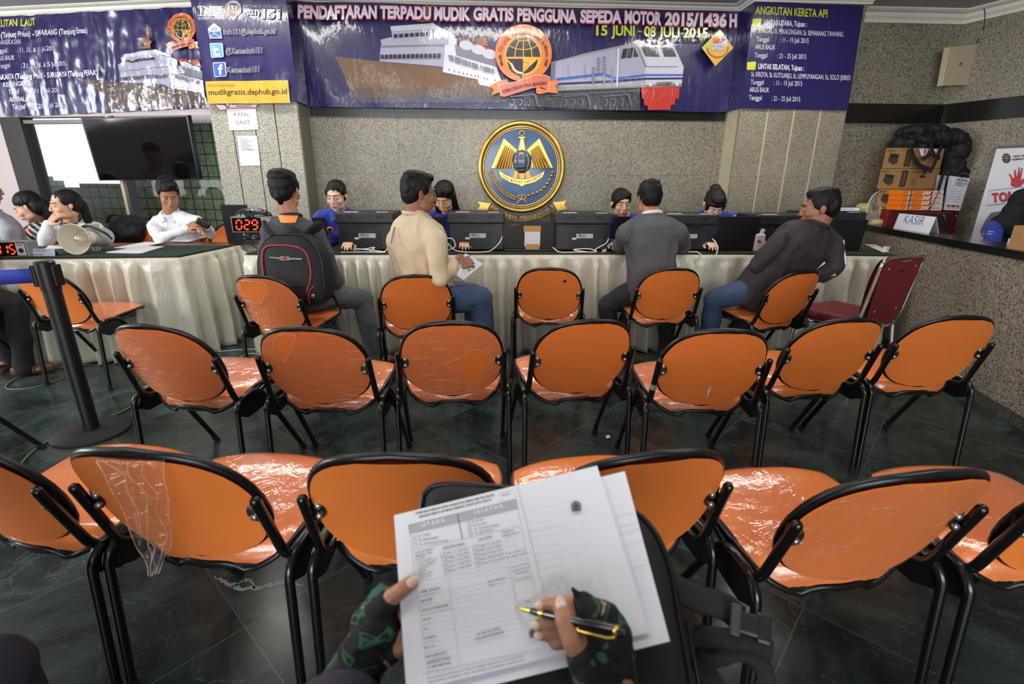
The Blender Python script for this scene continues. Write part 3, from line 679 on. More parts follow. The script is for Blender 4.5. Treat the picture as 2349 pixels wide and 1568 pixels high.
def train(A):
    P = lambda pts, m: A.poly(pl(K3, pts), I[m])
    P([(0, 700), (205, 690), (865, 655), (868, 832), (0, 800)], 'rail')
    P([(205, 470), (450, 405), (735, 345), (850, 306), (1085, 306), (1125, 352), (840, 342), (720, 366), (205, 478)], 'steel')
    P([(205, 476), (720, 364), (735, 347), (840, 341), (905, 505), (905, 655), (205, 660)], 'face')
    P([(205, 476), (243, 470), (236, 610), (205, 615)], 'mid')
    P([(840, 341), (1125, 351), (1196, 505), (1178, 650), (905, 655), (905, 505)], 'roof')
    P([(870, 355), (990, 358), (1014, 432), (906, 430)], 'dark'); P([(1020, 358), (1112, 360), (1142, 430), (1050, 430)], 'dark')
    for q in ([(740, 375), (774, 369), (760, 442), (724, 446)], [(780, 368), (818, 362), (802, 440), (768, 442)], [(824, 362), (856, 430), (815, 435)]): P(q, 'dark')
    P([(245, 588), (590, 550), (692, 583), (905, 560), (1190, 558), (1188, 571), (905, 575), (692, 600), (590, 569), (245, 605)], 'blue')
    P([(245, 625), (692, 603), (905, 588), (1187, 583), (1185, 596), (905, 602), (692, 620), (245, 638)], 'navy')
    P([(205, 655), (905, 640), (1178, 628), (1176, 648), (905, 660), (205, 688)], 'steel')
    P([(905, 503), (1152, 500), (1152, 504), (905, 508)], 'mid'); P([(698, 372), (712, 370), (700, 650), (688, 650)], 'white'); P([(840, 342), (850, 342), (915, 505), (905, 505)], 'mid')
    for x in (595, 650): P([(x, 505), (x+12, 505), (x+12, 635), (x, 635)], 'steel')
    for x, y in ((510, 510), (545, 440), (588, 430)):
        for k in range(5): P([(x, y+k*26), (x+20, y+k*26-1), (x+20, y+k*26+16), (x, y+k*26+17)], 'mid')
    for x in (330, 455): P([(x, 490), (x+4, 489), (x+4, 600), (x, 601)], 'mid')
    P([(872, 660), (1160, 655), (1152, 742), (1127, 742), (1122, 786), (1092, 790), (1090, 826), (920, 829), (916, 796), (891, 796), (888, 742), (874, 742)], 'red')
    for x, y in ((938, 640), (1138, 634), (926, 312), (970, 321), (998, 321), (1066, 318)): A.poly(pl(K3, [(x+13*cos(t), y+15*sin(t)) for t in [2*pi*i/16 for i in range(16)]]), I['white'])
    P([(985, 622), (1110, 618), (1108, 638), (985, 641)], 'steel')
    for i, m in enumerate(('blue', 'red', 'blue', 'red', 'dark', 'red')): P([(988+i*19, 623), (1000+i*19, 623), (1000+i*19, 637), (988+i*19, 638)], m)
    for x0 in (-100, 290, 590):
        A.line(pl(K3, [(x0, 730), (x0+120, 722), (x0+150, 715)]), 3, I['bogie']); A.line(pl(K3, [(x0+150, 712), (x0+185, 720), (x0+205, 800)]), 5, I['bogie'])
        for dx in (10, 70, 130): A.line(pl(K3, [(x0+dx, 750), (x0+dx+18, 755), (x0+dx+16, 785), (x0+dx, 800)]), 3.4, I['bogie'])
    A.line(pl(K3, [(205, 692), (862, 660), (862, 690), (205, 722)]), 1.5, I['bogie'], True)

# ---- main banner on the back wall
def wv_main(x, z): return .005*sin(6.1*x+.5*sin(3*z))+.010*(noise.noise(Vector((x*3.2, z*1.1, 1.7))))+.012*max(0, 1-(x+1.5)/.55)*sin(14*(x+1.5)+5*(z-2.2))
def sheet(b, corners, wv, N, nu, nv, mi=0):
    """corners TL TR BR BL; wavy cloth pushed along N"""
    TL, TR, BR, BL = [Vector(c) for c in corners]; N = Vector(N)
    b.grid(lambda u, v: (lambda p: p+N*wv(p.x, p.z))((TL*(1-u)+TR*u)*(1-v)+(BL*(1-u)+BR*u)*v), nu, nv, mi)
b = MB(); YB = 4.655
sheet(b, ((-1.503, YB, 2.600), (2.106, YB, 2.600), (2.106, YB, 1.838), (-1.503, YB, 1.838)), wv_main, (0, -1, 0), 150, 30, I['navy'])
def mp_main(px, py, layer):
    p = uy(px, py, YB); return Vector((p.x, YB-wv_main(p.x, p.z)-.0015-.0006*layer, p.z))
A = Art(b, mp_main, 12)
ship(A, K2, .306); A.layer = 40; train(A); A.layer = 90
logo(A, lambda x, y: (1100+x/7.127, 40+y/7.127), 1/7.127); A.layer = 130
def bl(x):   # baseline of the headline
    return interp([(693, 46.5), (1000, 50), (1317, 56.5), (1677, 67.5)], x)
for st, a, c, F_ in (('PENDAFTARAN', 40, 618, K2), ('TERPADU', 642, 1014, K2), ('MUDIK', 1038, 1303, K2), ('GRATIS', 1326, 1620, K2), ('PENGGUNA', 1648, 2085, K2), ('SEPEDA', 415, 716, K3), ('MOTOR', 737, 1010, K3), ('2015/1436', 1036, 1486, K3), ('H', 1507, 1560, K3)):
    x0 = F_(a, 0)[0]; x1 = F_(c, 0)[0]
    A.text(st, (x0-.8, bl(x0)+1.2), (x1+.8, bl(x1)+1.2), 27.5, I['red'], .075); A.text(st, (x0, bl(x0)), (x1, bl(x1)), 25.5, I['lilac'], .042)
for st, a, c in (('15', 530, 612), ('JUNI', 640, 810), ('-', 834, 856), ('08', 880, 966), ('JULI', 990, 1142), ('2015', 1168, 1348)):
    x0, x1 = K3(a, 0)[0], K3(c, 0)[0]; yb = lambda x: 87+(x-1362)*.024
    yo = -8 if st == '-' else 0
    A.text(st, (x0, yb(x0)+yo), (x1, yb(x1)+yo), 4 if st == '-' else 21.5, I['lime'], .03)
D_ = lambda x, y: (1590+x/14.25, 60+y/14.25)
A.poly(pl(D_, [(710, 205), (1145, 800), (575, 1380), (135, 790)]), I['gold']); A.poly(pl(D_, [(710, 205), (850, 370), (500, 490), (440, 700), (235, 920), (135, 790)]), I['lime'])
A.poly(pl(D_, [(480, 500), (660, 490), (850, 385), (915, 540), (700, 650), (505, 660)]), I['red']); A.poly(pl(D_, [(505, 660), (700, 650), (915, 545), (975, 690), (760, 760), (520, 770)]), I['lilac']); A.poly(pl(D_, [(850, 385), (1010, 640), (965, 690), (905, 545)]), I['dark'])
A.text('SAATNYA', D_(490, 745), D_(830, 750), 5.6, I['white'], .05, outline=(I['mid'], .09)); A.text('BERTINDAK', D_(440, 860), D_(830, 868), 6.2, I['white'], .05, outline=(I['mid'], .09))
A.line(pl(D_, [(640+330*cos(t), 800+300*sin(t)) for t in [radians(d) for d in range(-10, 190, 12)]]), 2.6, I['rust'])
tag(b.build('banner', VM, recalc=False), 'wide purple banner with ship, train and free motorcycle homecoming headline', 'banner')

# ---- right banner folded round the pilaster
b = MB(); YR = 4.425
wv_r = lambda x, z: .004*sin(9*x)+.006*noise.noise(Vector((x*2.2, z*2.4, 4.1)))
sheet(b, ((2.100, YR, 2.600), (2.985, YR, 2.592), (3.020, YR, 1.834), (2.100, YR, 1.842)), wv_r, (0, -1, 0), 40, 30, I['navy'])
wv0 = lambda x, z: .006*noise.noise(Vector((z*3, x*5, 2)))
b.grid(lambda u, v: Vector((2.100-.004*sin(7*v), 4.65+(YR-4.65)*u, 2.600+(1.842-2.600)*v)), 10, 24, I['navy'])
def mp_r(px, py, layer):
    p = uy(px, py, YR); return Vector((p.x, YR-wv_r(p.x, p.z)-.0015-.0006*layer, p.z))
A = Art(b, mp_r, 12)
def tx(st, x0, y0, x1, y1, h, m='white', b_=.0, F_=K4): A.text(st, F_(x0, y0), F_(x1, y1), h/3.2625, I[m], b_); A.layer -= 1
tx('ANGKUTAN KERETA API', 338, 105, 877, 130, 58, 'lime', .02)
for x, y in ((350, 170), (308, 494)): A.poly(pl(K4, [(x-32, y-28), (x+28, y-34), (x+34, y-26), (x+28, y+26), (x+20, y+30), (x-34, y+28)]), I['lime'])
tx('LINTAS UTARA, Tujuan :', 402, 187, 725, 200, 38, b_=.025); tx('St. TEGAL, St. PEKALONGAN, St. SEMARANG TAWANG', 352, 245, 992, 276, 36)
tx('Tanggal', 346, 310, 438, 312, 36); tx(': 11 - 15 Juli 2015', 520, 316, 738, 322, 36); tx('ARUS BALIK', 336, 368, 484, 373, 36); tx('Tanggal', 330, 430, 425, 432, 36); tx(': 21 - 25 Juli 2015', 503, 436, 720, 441, 36)
tx('LINTAS SELATAN, Tujuan :', 357, 515, 705, 528, 38, b_=.025); tx('St. KROYA, St. KUTOARJO, St. LEMPUYANGAN, St. SOLO JEBRES', 305, 573, 1043, 602, 36)
tx('Tanggal', 301, 632, 396, 634, 36); tx(': 11 - 15 Juli 2015', 475, 638, 690, 643, 36); tx('ARUS BALIK', 292, 688, 438, 692, 36); tx('Tanggal', 286, 748, 381, 750, 36); tx(': 21 - 25 Juli 2015', 458, 754, 675, 760, 36)
tag(b.build('banner', VM, recalc=False), 'purple banner with train route dates wrapped round the pilaster', 'banner')

# ---- INFO banner on the column
b = MB(); YI = 4.405
wv_i = lambda x, z: .005*sin(20*x+2*z)+.010*noise.noise(Vector((x*5, z*1.5, 7.3)))
IT = uy(440, -6, YI).z
sheet(b, ((-2.195, YI, 2.60), (-1.494, YI, 2.60), (-1.494, YI, 1.845), (-2.190, YI, 1.822)), wv_i, (0, -1, 0), 60, 40, I['navy'])
b.grid(lambda u, v: Vector((-1.494+.003*sin(6*v), YI+(4.655-YI)*u, 2.60+(1.845-2.60)*v)), 10, 20, I['navy'])
def mp_i(px, py, layer):
    p = uy(px, py, YI); return Vector((p.x, YI-wv_i(p.x, p.z)-.0015-.0006*layer, p.z))
A = Art(b, mp_i, 7); KI = lambda x, y: (430+x/6.27, y/6.27)
def tI(st, x0, y0, x1, y1, h, m='black', bb=.01, out=('lilac', .045)): A.text(st, KI(x0, y0), KI(x1, y1), h/6.27, I[m], bb, outline=(I[out[0]], out[1]*min(1, h/110+.12)) if out else None)
tI('INF', 145, 215, 500, 215, 112, bb=.03, out=('lilac', .07)); tI('KEMENHUB', 160, 285, 535, 280, 34, 'lilac', .0, None)
A.poly(pl(KI, [(660+118*cos(t), 130+118*sin(t)) for t in [2*pi*i/36 for i in range(36)]]), I['lilac']); A.poly(pl(KI, [(600, 225), (668, 295), (720, 220)]), I['lilac'])
A.poly(pl(KI, [(658+100*cos(t), 140+105*sin(t)) for t in [2*pi*i/36 for i in range(36)]]), I['black']); A.line(pl(KI, [(658+90*cos(t), 150+95*sin(t)) for t in [radians(d) for d in range(-60, 240, 12)]]), 2.2, I['orange'])
A.line(pl(KI, [(570, 152), (745, 158)]), 1.5, I['orange']); A.line(pl(KI, [(660, 165), (690, 190), (668, 205), (665, 285)]), 1.5, I['orange'])
A.line(pl(KI, [(542, 130), (560, 60), (610, 18), (660, 8), (715, 20), (760, 65), (778, 135)]), 3, I['mid']); A.poly(pl(KI, [(528, 125), (555, 120), (558, 185), (535, 190)]), I['dark']); A.poly(pl(KI, [(762, 125), (785, 128), (780, 190), (758, 185)]), I['dark'])
tI('151', 592, 145, 715, 140, 58, 'white', .03, ('black', .06)); tI('INFORMASI HUBUNGI', 812, 112, 1318, 118, 40, 'black', .0, ('lilac', .05)); tI('(021)', 818, 215, 1050, 218, 66, out=('lilac', .05)); tI('151', 1072, 262, 1340, 268, 118, bb=.02, out=('lilac', .05))
A.poly(pl(KI, [(310, 420), (395, 340), (490, 410), (512, 560), (340, 562)]), I['white']); A.poly(pl(KI, [(326, 455), (402, 478), (488, 450), (498, 545), (350, 548)]), I['fb']); A.poly(pl(KI, [(335, 420), (395, 358), (470, 410), (405, 470)]), I['lilac'])
A.text('@', KI(362, 450), KI(445, 448), 8.5, I['fb'], .01); A.line(pl(KI, [(345, 545), (400, 490), (485, 535)]), 1.6, I['white'])
tI('info151@dephub.go.id', 527, 500, 1278, 490, 70, out=('lilac', .04))
for (x, y), m in (((340, 640), 'sky'), ((385, 915), 'fb')):
    A.poly(pl(KI, [(x, y), (x+12, y-8), (x+172, y-12), (x+186, y), (x+202, y+178), (x+190, y+192), (x+35, y+200), (x+20, y+188)]), I['lilac']); A.poly(pl(KI, [(x+8, y+6), (x+170, y-2), (x+192, y+182), (x+30, y+190)]), I[m])
A.line(pl(KI, [(402, 672), (410, 770), (425, 798), (490, 795)]), 5.2, I['white']); A.line(pl(KI, [(385, 725), (475, 722)]), 5.0, I['white'])
A.line(pl(KI, [(530, 948), (500, 952), (490, 975), (500, 1085)]), 5.2, I['white']); A.line(pl(KI, [(462, 1000), (530, 996)]), 4.2, I['white'])
tI('@Kemenhub151', 565, 778, 1100, 772, 76, out=('lilac', .04)); tI('Kemenhub151', 592, 1050, 1058, 1042, 74, out=('lilac', .04))
A.poly(pl(KI, [(280, 1178), (1462, 1162), (1495, 1488), (318, 1496)]), I['gold'])
tI('PENDAFTARAN ONLINE', 318, 1262, 700, 1258, 40, 'dbrown', .0, None); tI('mudikgratis.dephub.go.id', 330, 1372, 1448, 1358, 78, 'black', .012, None)
tag(b.build('banner', VM, recalc=False), 'purple information hotline banner hung on the granite column', 'banner')

# ---- left banner with the ship, crumpled
b = MB()
def wv_l(s, z): return .016*noise.noise(Vector((s*5.5, z*1.2, 3.3)))+.012*noise.noise(Vector((s*13, z*3, 9.1)))+.012*(1-abs(noise.noise(Vector((s*9+z*2, z*2.2, 5.5))))*2)+.005*noise.noise(Vector((s*30, z*14, 2)))
def lfun(u, v):
    s = 2.10+(-.02-2.10)*u; z = (2.585*(1-u)+2.592*u)*(1-v)+(1.79*(1-u)+1.842*u)*v
    if v > .97: z += .012*noise.noise(Vector((s*9, 1, 1)))
    return lp(s, z, -.028-wv_l(s, z))
b.grid(lfun, 130, 46, I['navy'])
LP0 = lp(0, 0, -.028)
def mp_l(px, py, layer):
    p = upl(px, py, LP0, LN); s = (p-LA).dot(LD); return lp(s, p.z, -.028-wv_l(s, p.z)-.003-.0006*layer)
A = Art(b, mp_l, 7)
KS = lambda x, y: (250+x/7.84, 50+y/7.84)
PS = lambda pts, m: A.poly(pl(KS, pts), I[m])
PS([(-560, 1030), (200, 1085), (700, 1130), (1140, 1195), (1690, 1290), (1770, 1375), (1790, 1500), (-60, 1575), (-60, 1300)], 'dbrown')
PS([(195, 905), (1085, 800), (1125, 1195), (1000, 1130), (200, 1090)], 'face'); PS([(170, 770), (300, 720), (1140, 640), (1140, 790), (190, 895)], 'face'); PS([(190, 890), (1060, 795), (1060, 820), (190, 910)], 'mid')
PS([(285, 585), (860, 500), (865, 575), (275, 650)], 'roof'); PS([(275, 650), (865, 575), (1135, 650), (1135, 700), (300, 720)], 'face'); PS([(860, 500), (1145, 612), (1145, 635), (865, 575)], 'white'); PS([(1135, 640), (1255, 690), (1265, 775), (1140, 790)], 'white')
PS([(1085, 800), (1265, 775), (1285, 950), (1720, 1060), (1760, 1365), (1720, 1355), (1680, 1280), (1140, 1195)], 'white'); PS([(1235, 780), (1700, 890), (1715, 1040), (1285, 945)], 'mid')
PS([(1265, 680), (1400, 680), (1440, 720), (1300, 740)], 'red'); PS([(1430, 700), (1640, 680), (1670, 800), (1500, 770)], 'rust')
for q in ([(1310, 720), (1420, 730), (1510, 785), (1490, 850), (1345, 800)], [(1510, 785), (1660, 830), (1680, 900), (1515, 860)]): PS(q, 'roof')
for i in range(7): x = 342+i*75; y = 700-i*8; PS([(x, y), (x+52, y-6), (x+56, y+40), (x+6, y+46)], 'dark')
for i in range(14): x = 205+i*63; y = 1005-i*4; PS([(x, y), (x+42, y-3), (x+42, y+60), (x, y+64)], 'slate')
for q in ([(1165, 940), (1260, 960), (1265, 1040), (1200, 1025)], [(1270, 965), (1375, 995), (1380, 1070), (1290, 1045)], [(1385, 1000), (1412, 1005), (1418, 1075), (1395, 1070)], [(1425, 1010), (1480, 1025), (1485, 1095), (1430, 1080)], [(1540, 1040), (1635, 1065), (1655, 1130), (1550, 1110)]): PS(q, 'mid')
for i in range(8): x = 1220+i*66; PS([(x-4, 1165+i*10), (x+4, 1165+i*10), (x+4, 1188+i*10), (x-4, 1188+i*10)], 'dark')
PS([(750, 70), (770, 75), (790, 350), (835, 370), (800, 440), (815, 500), (600, 505), (600, 480), (720, 460), (690, 400), (580, 330), (640, 310), (730, 320)], 'rust'); PS([(680, 180), (920, 130), (760, 175)], 'rust')
A.layer += 2
logo(A, lambda x, y: (380+(x*.87-5+(y-600)*.05)/13.07, 20+(y*.97+20)/13.07), .9/13.07)
def tL(st, x0, y0, x1, y1, h, m='lilac', bb=.0): A.text(st, K1(x0, y0), K1(x1, y1), h/3.2625, I[m], bb); A.layer -= 1
A.layer += 2
tL('ANGKUTAN LAUT', -75, 222, 318, 202, 52, 'lime', .02); tL('JAKARTA (Tanjung Priok) - SEMARANG (Tanjung Emas)', -95, 302, 710, 262, 40, 'white', .02); tL('KEBERANGKATAN', -15, 350, 212, 343, 36)
tL('Tanggal', 10, 412, 110, 406, 34); tL(': 11, 13, & 15 Juli 2015', 190, 406, 470, 390, 34); tL('ARUS BALIK', 28, 466, 172, 460, 34); tL('Tanggal', 45, 522, 142, 518, 34); tL(': 21, 23, 24, & 25 Juli 2015', 222, 520, 542, 502, 34)
A.poly(pl(K1, [(-30, 580), (22, 572), (34, 590), (32, 620), (-30, 622)]), I['lime'])
tL('JAKARTA (Tanjung Priok) - SURABAYA (Tanjung PERAK)', 45, 608, 782, 572, 38, 'white', .02); tL('KEBERANGKATAN', 90, 660, 300, 648, 34); tL('Tanggal', 118, 712, 208, 708, 34); tL(': 11 & 15 Juli 2015', 298, 706, 496, 698, 34); tL('ARUS BALIK', 125, 770, 270, 764, 34); tL('Tanggal', 142, 822, 246, 820, 34); tL(': 21 & 25 Juli 2015', 322, 818, 522, 806, 34)
tag(b.build('banner', VM, recalc=False), 'crumpled purple sea transport banner above the left window', 'banner')

# ------------------------------------------------------------------ papers and sticker on the column
M_PAPER = mat('white_paper', rgb(226, 226, 232), .75, var=.03, vscale=6); M_INK = mat('grey_ink', rgb(120, 120, 126), .8); M_INKB = mat('black_ink', rgb(38, 38, 44), .8); M_REDINK = mat('red_ink', rgb(190, 50, 48), .7); M_BLUEINK = mat('blue_ink', rgb(60, 90, 160), .7)
M_TAPE = mat('masking_tape', rgb(196, 150, 86), .6, var=.06)
PM = [M_PAPER, M_INK, M_INKB, M_REDINK, M_BLUEINK, M_TAPE]
def flat_on_y(name, Y, quad, label, cat, draw=None, thick=.0012, group=None, curl=.0):
    b = MB(); P = [uy(x, y, Y) for x, y in quad]
    if curl:
        TL, TR, BR, BL = P
        b.grid(lambda u, v: (TL*(1-u)+TR*u)*(1-v)+(BL*(1-u)+BR*u)*v+Vector((0, -curl*((2*u-1)**4)*v, 0)), 10, 10)
    b.prism(P, (0, thick, 0))
    A = Art(b, lambda px, py, layer: uy(px, py, Y)+Vector((0, -.0006-.0004*layer, 0)))
    if draw: draw(A)
    return tag(b.build(name, PM, recalc=False), label, cat, group)
KC = lambda x, y: (460+x/5.227, 220+y/5.227)
def d_kapal(A): A.text('KAPAL', KC(400, 245), KC(590, 247), 9.0, 1, 0); A.text('LAUT', KC(432, 338), KC(592, 340), 9.0, 1, 0)
flat_on_y('paper_sign', 4.424, pl(KC, [(312, 152), (660, 150), (695, 402), (350, 412)]), 'white paper reading KAPAL LAUT taped to the column', 'sign', d_kapal)
def d_not(A):
    for i in range(9): A.line(pl(KC, [(470+i*3, 515+i*17), (560+(i % 3)*28+i*3, 515+i*17)]), .9, 1)
    A.line(pl(KC, [(560, 640), (690, 640)]), .7, 1)
flat_on_y('notice_sheet', 4.424, pl(KC, [(440, 480), (675, 478), (718, 834), (480, 836)]), 'small printed notice sheet hanging under the KAPAL LAUT paper', 'notice', d_not)
b = MB(); Yk = 4.424
P = [uy(*KC(x, y), Yk) for x, y in ((180, 60), (660, 60), (682, 100), (665, 140), (340, 145), (300, 165), (250, 172), (205, 150), (180, 110))]; b.prism(P, (0, .0012, 0), 0)
A = Art(b, lambda px, py, layer: uy(px, py, Yk)+Vector((0, -.0006-.0004*layer, 0)))
A.line(pl(KC, [(660, 60), (682, 100), (665, 140), (340, 145), (300, 165), (250, 172), (205, 150), (180, 110), (178, 60)]), 1.8, 3); A.line(pl(KC, [(270, 80), (330, 150)]), 3.2, 3); A.line(pl(KC, [(335, 60), (350, 100), (330, 145)]), 1.8, 3); A.text('TANPA ROKOK', KC(370, 107), KC(655, 105), 5.2, 2, .02); A.line(pl(KC, [(428, 124), (608, 122)]), 2.2, 3); A.line(pl(KC, [(195, 98), (290, 100)]), 3, 4)
tag(b.build('no_smoking_sticker', PM, recalc=False), 'white no smoking sticker half hidden under the information banner', 'sticker')

# ------------------------------------------------------------------ ministry emblem on the wall
M_BRASS = mat('polished_brass', rgb(206, 164, 84), .3, metal=.92, var=.12, vscale=14, bump=.0012, bscale=40); M_BRASSD = mat('aged_brass', rgb(176, 136, 64), .36, metal=.9, var=.15, vscale=14); M_ENAMEL = mat('blue_enamel', rgb(44, 84, 128), .3, coat=.4, var=.15, vscale=5); M_DENAMEL = mat('dark_groove_blue', rgb(24, 34, 52), .5); M_RIBBLACK = mat('black_enamel_ribbon', rgb(40, 40, 44), .45, var=.1)
EM = thing('wall_emblem', 'round brass and blue winged anchor emblem on the granite wall', 'emblem', (.3155, 4.7, 1.345))
ESC = 1/6.272*1.0; EY = 4.66
KE = lambda x, y: (1085+x*ESC, 270+y*ESC)
def ew(x, y, d=0.0):
    p = uy(*KE(x, y), EY); return Vector((p.x, EY-d, p.z))-EM.location
ec = ew(700, 722); er = (ew(1325, 722)-ew(72, 722)).x/2; ev = (ew(700, 55)-ew(700, 1400)).z/2
b = MB(); b.lathe([(.001, -.02), (er, -.035), (er, .008), (er*.975, .020), (er*.93, .024), (er*.905, .012), (er*.885, .012), (er*.875, .018), (er*.862, .012), (er*.845, .012), (er*.835, .018), (er*.82, .010)], ec, (0, -1, 0), 96)
b.build('rim', M_BRASS, EM)
b = MB(); b.lathe([(er*.90, .0135), (er*.888, .0135)], ec, (0, -1, 0), 72); b.lathe([(er*.86, .0135), (er*.847, .0135)], ec, (0, -1, 0), 72); b.build('rim_groove', M_DENAMEL, EM)
b = MB(); b.lathe([(.001, .022), (er*.3, .020), (er*.6, .015), (er*.825, .010)], ec, (0, -1, 0), 72); b.build('field', M_ENAMEL, EM)
def raised(name, polys, d0, d1, m, bev=True):
    b = MB()
    for pts in polys:
        P = [ew(x, y, d0) for x, y in pts]; cx = sum((p for p in P), Vector())/len(P)
        top = [p+(cx-p)*.05+Vector((0, -(d1-d0), 0)) for p in P]; n = len(P)
        from mathutils.geometry import tessellate_polygon
        b.add(top, [tuple(t) for t in tessellate_polygon([[Vector((q.x, q.z, 0)) for q in top]])]); b.add(P+top, [(i, (i+1) % n, n+(i+1) % n, n+i) for i in range(n)])
    return b.build(name, m, EM)
raised('wing', [[(440, 285), (640, 465), (580, 520), (570, 720), (245, 738)]], .012, .030, M_BRASS); raised('wing', [[(952, 285), (1155, 730), (835, 725), (840, 560), (762, 465)]], .012, .030, M_BRASS)
b = MB()
for i in range(6):
    t = i/5; b.tube([ew(470+t*110, 400+t*70, .034), ew(330+t*205, 728, .034)], [.006, .012], 8)
b.build('wing_feathers', M_BRASSD, EM)
b = MB()
for i in range(6):
    t = i/5; b.tube([ew(930-t*100, 400+t*70, .034), ew(1100-t*215, 725, .034)], [.006, .012], 8)
b.build('wing_feathers', M_BRASSD, EM)
raised('anchor_shank', [[(680, 300), (722, 300), (750, 470), (650, 470)]], .012, .036, M_BRASS); raised('anchor_stock', [[(652, 278), (748, 278), (748, 298), (652, 298)]], .012, .036, M_BRASS)
b = MB(); pts = [ew(702+34*cos(t), 228+38*sin(t), .03) for t in [2*pi*i/24 for i in range(24)]]; b.tube(pts, .006, 8, closed=True); b.build('anchor_ring', M_BRASS, EM)
raised('tail', [[(600, 750), (645, 770), (630, 878), (568, 868)], [(650, 775), (745, 775), (735, 880), (665, 880)], [(750, 770), (800, 750), (832, 866), (755, 878)]], .012, .036, M_BRASSD)
raised('anchor_arm', [[(345, 755), (450, 820), (600, 880), (705, 890), (800, 880), (950, 820), (1045, 758), (1010, 850), (880, 930), (745, 962), (700, 992), (655, 962), (520, 925), (385, 850)]], .012, .034, M_BRASS)
b = MB(); Aem = Art(b, lambda x, y, l: ew(x, y, .036+.0004*l))
for st, p0, p1 in (('WAHANA', (400, 840), (510, 900)), ('MANGHAYU', (535, 912), (705, 948)), ('WARGA', (738, 945), (850, 915)), ('PERTIWI', (868, 905), (990, 838))): Aem.text(st, p0, p1, 34, 0, .02)
b.build('motto_lettering', M_DENAMEL, EM)
b = MB(); gc = ew(702, 632, .03); gr = (ew(835, 632)-ew(570, 632)).x/2
b.ell(gc, (gr, gr*.62, gr*1.2), 0, nu=32, nv=20); gl_ = b.build('globe', M_ENAMEL, EM)
b = MB()
for lon in (-55, -22, 10, 42): b.tube([gc+Vector((gr*1.005*cos(radians(la))*sin(radians(lon)), -gr*.63*cos(radians(la))*cos(radians(lon)), gr*1.205*sin(radians(la)))) for la in range(-75, 76, 10)], .0026, 6)
for la in (-48, -24, 0, 24, 48): b.tube([gc+Vector((gr*1.005*cos(radians(la))*sin(radians(lo)), -gr*.63*cos(radians(la))*cos(radians(lo)), gr*1.205*sin(radians(la)))) for lo in range(-85, 86, 10)], .0026, 6)
b.build('globe_grid', M_BRASS, gl_)
b = MB()
stem = smooth_path([ew(240, 770, .016), ew(330, 930, .016), ew(450, 1080, .016), ew(600, 1160, .016)], 7)
for i, p in enumerate(stem):
    for s in (-1, 1):
        d = (stem[min(i+1, len(stem)-1)]-stem[max(i-1, 0)]).normalized(); q = Vector((d.z, 0, -d.x))*s
        b.ell(p+q*.012+d*.004, (.014, .007, .006), M=Vector((1, 0, 0)).rotation_difference((d*.8-q*.2+q*.9).normalized()).to_matrix(), nu=8, nv=6)
b.build('rice_garland', M_BRASS, EM)
b = MB()
for x, y in ((1137, 785), (1125, 835), (1098, 893), (1065, 948), (1025, 1003), (978, 1045), (920, 1073), (862, 1095), (798, 1118)):
    b.ell(ew(x, y, .018), (.014, .012, .014), nu=10, nv=8)
    for k in range(5): a = 2*pi*k/5+x; b.cyl(ew(x, y, .016)+Vector((.010*cos(a), 0, .010*sin(a))), ew(x, y, .016)+Vector((.019*cos(a), 0, .019*sin(a))), .004, .0008, 6)
b.build('cotton_garland', M_BRASS, EM)
b = MB()
for cx in (675, 730): b.tube([ew(cx+28*cos(t), 1138+30*sin(t), .018) for t in [2*pi*i/18 for i in range(18)]], .005, 7, closed=True)
b.tube(smooth_path([ew(632, 1232, .018), ew(665, 1190, .018), ew(705, 1178, .018), ew(745, 1195, .018), ew(768, 1222, .018)], 5), .006, 7); b.build('knot', M_BRASS, EM)
# ribbon under the disc
b = MB(); rib = [(1205, 1290), (1060, 1385), (900, 1450), (705, 1480), (500, 1455), (340, 1380), (205, 1295)]
inn = [(1140, 1205), (1010, 1310), (870, 1370), (705, 1398), (530, 1370), (385, 1310), (265, 1220)]
so = smooth_path([ew(x, y, .012) for x, y in rib], 6); si = smooth_path([ew(x, y, .004) for x, y in inn], 6)
n = len(so); b.add(so+si, [(i, i+1, n+i+1, n+i) for i in range(n-1)]); b.prism([p+Vector((0, .001, 0)) for p in so]+[p+Vector((0, .001, 0)) for p in reversed(si)], (0, .02, 0)) if False else None
b.add([p+Vector((0, .02, 0)) for p in so]+so, [(i, i+1, n+i+1, n+i) for i in range(n-1)], 0)
rb = b.build('ribbon', M_RIBBLACK, EM)
b = MB(); b.tube([p+Vector((0, -.002, 0)) for p in so], .004, 6)
Ar = Art(b, lambda x, y, l: ew(x, y, .014))
def arcE(st, a0, a1, R):
    for i, ch in enumerate(st):
        if ch == ' ': continue
        t0 = radians(a0+(a1-a0)*(i/len(st))); t1 = radians(a0+(a1-a0)*((i+.78)/len(st)))
        Ar.text(ch, (703+R*cos(t0), 722+R*1.06*sin(t0)), (703+R*cos(t1), 722+R*1.06*sin(t1)), 52, 0, .02); Ar.layer -= 1
arcE('KEMENTERIAN PERHUBUNGAN RI', 134, 44, 700); b.build('ribbon_lettering', M_BRASSD, EM)
raised('ribbon_tail', [[(60, 1200), (215, 1225), (262, 1215), (205, 1340), (50, 1335), (100, 1260)]], .004, .020, M_BRASS); raised('ribbon_tail', [[(1345, 1180), (1190, 1210), (1140, 1200), (1205, 1345), (1360, 1310), (1310, 1250)]], .004, .020, M_BRASS)

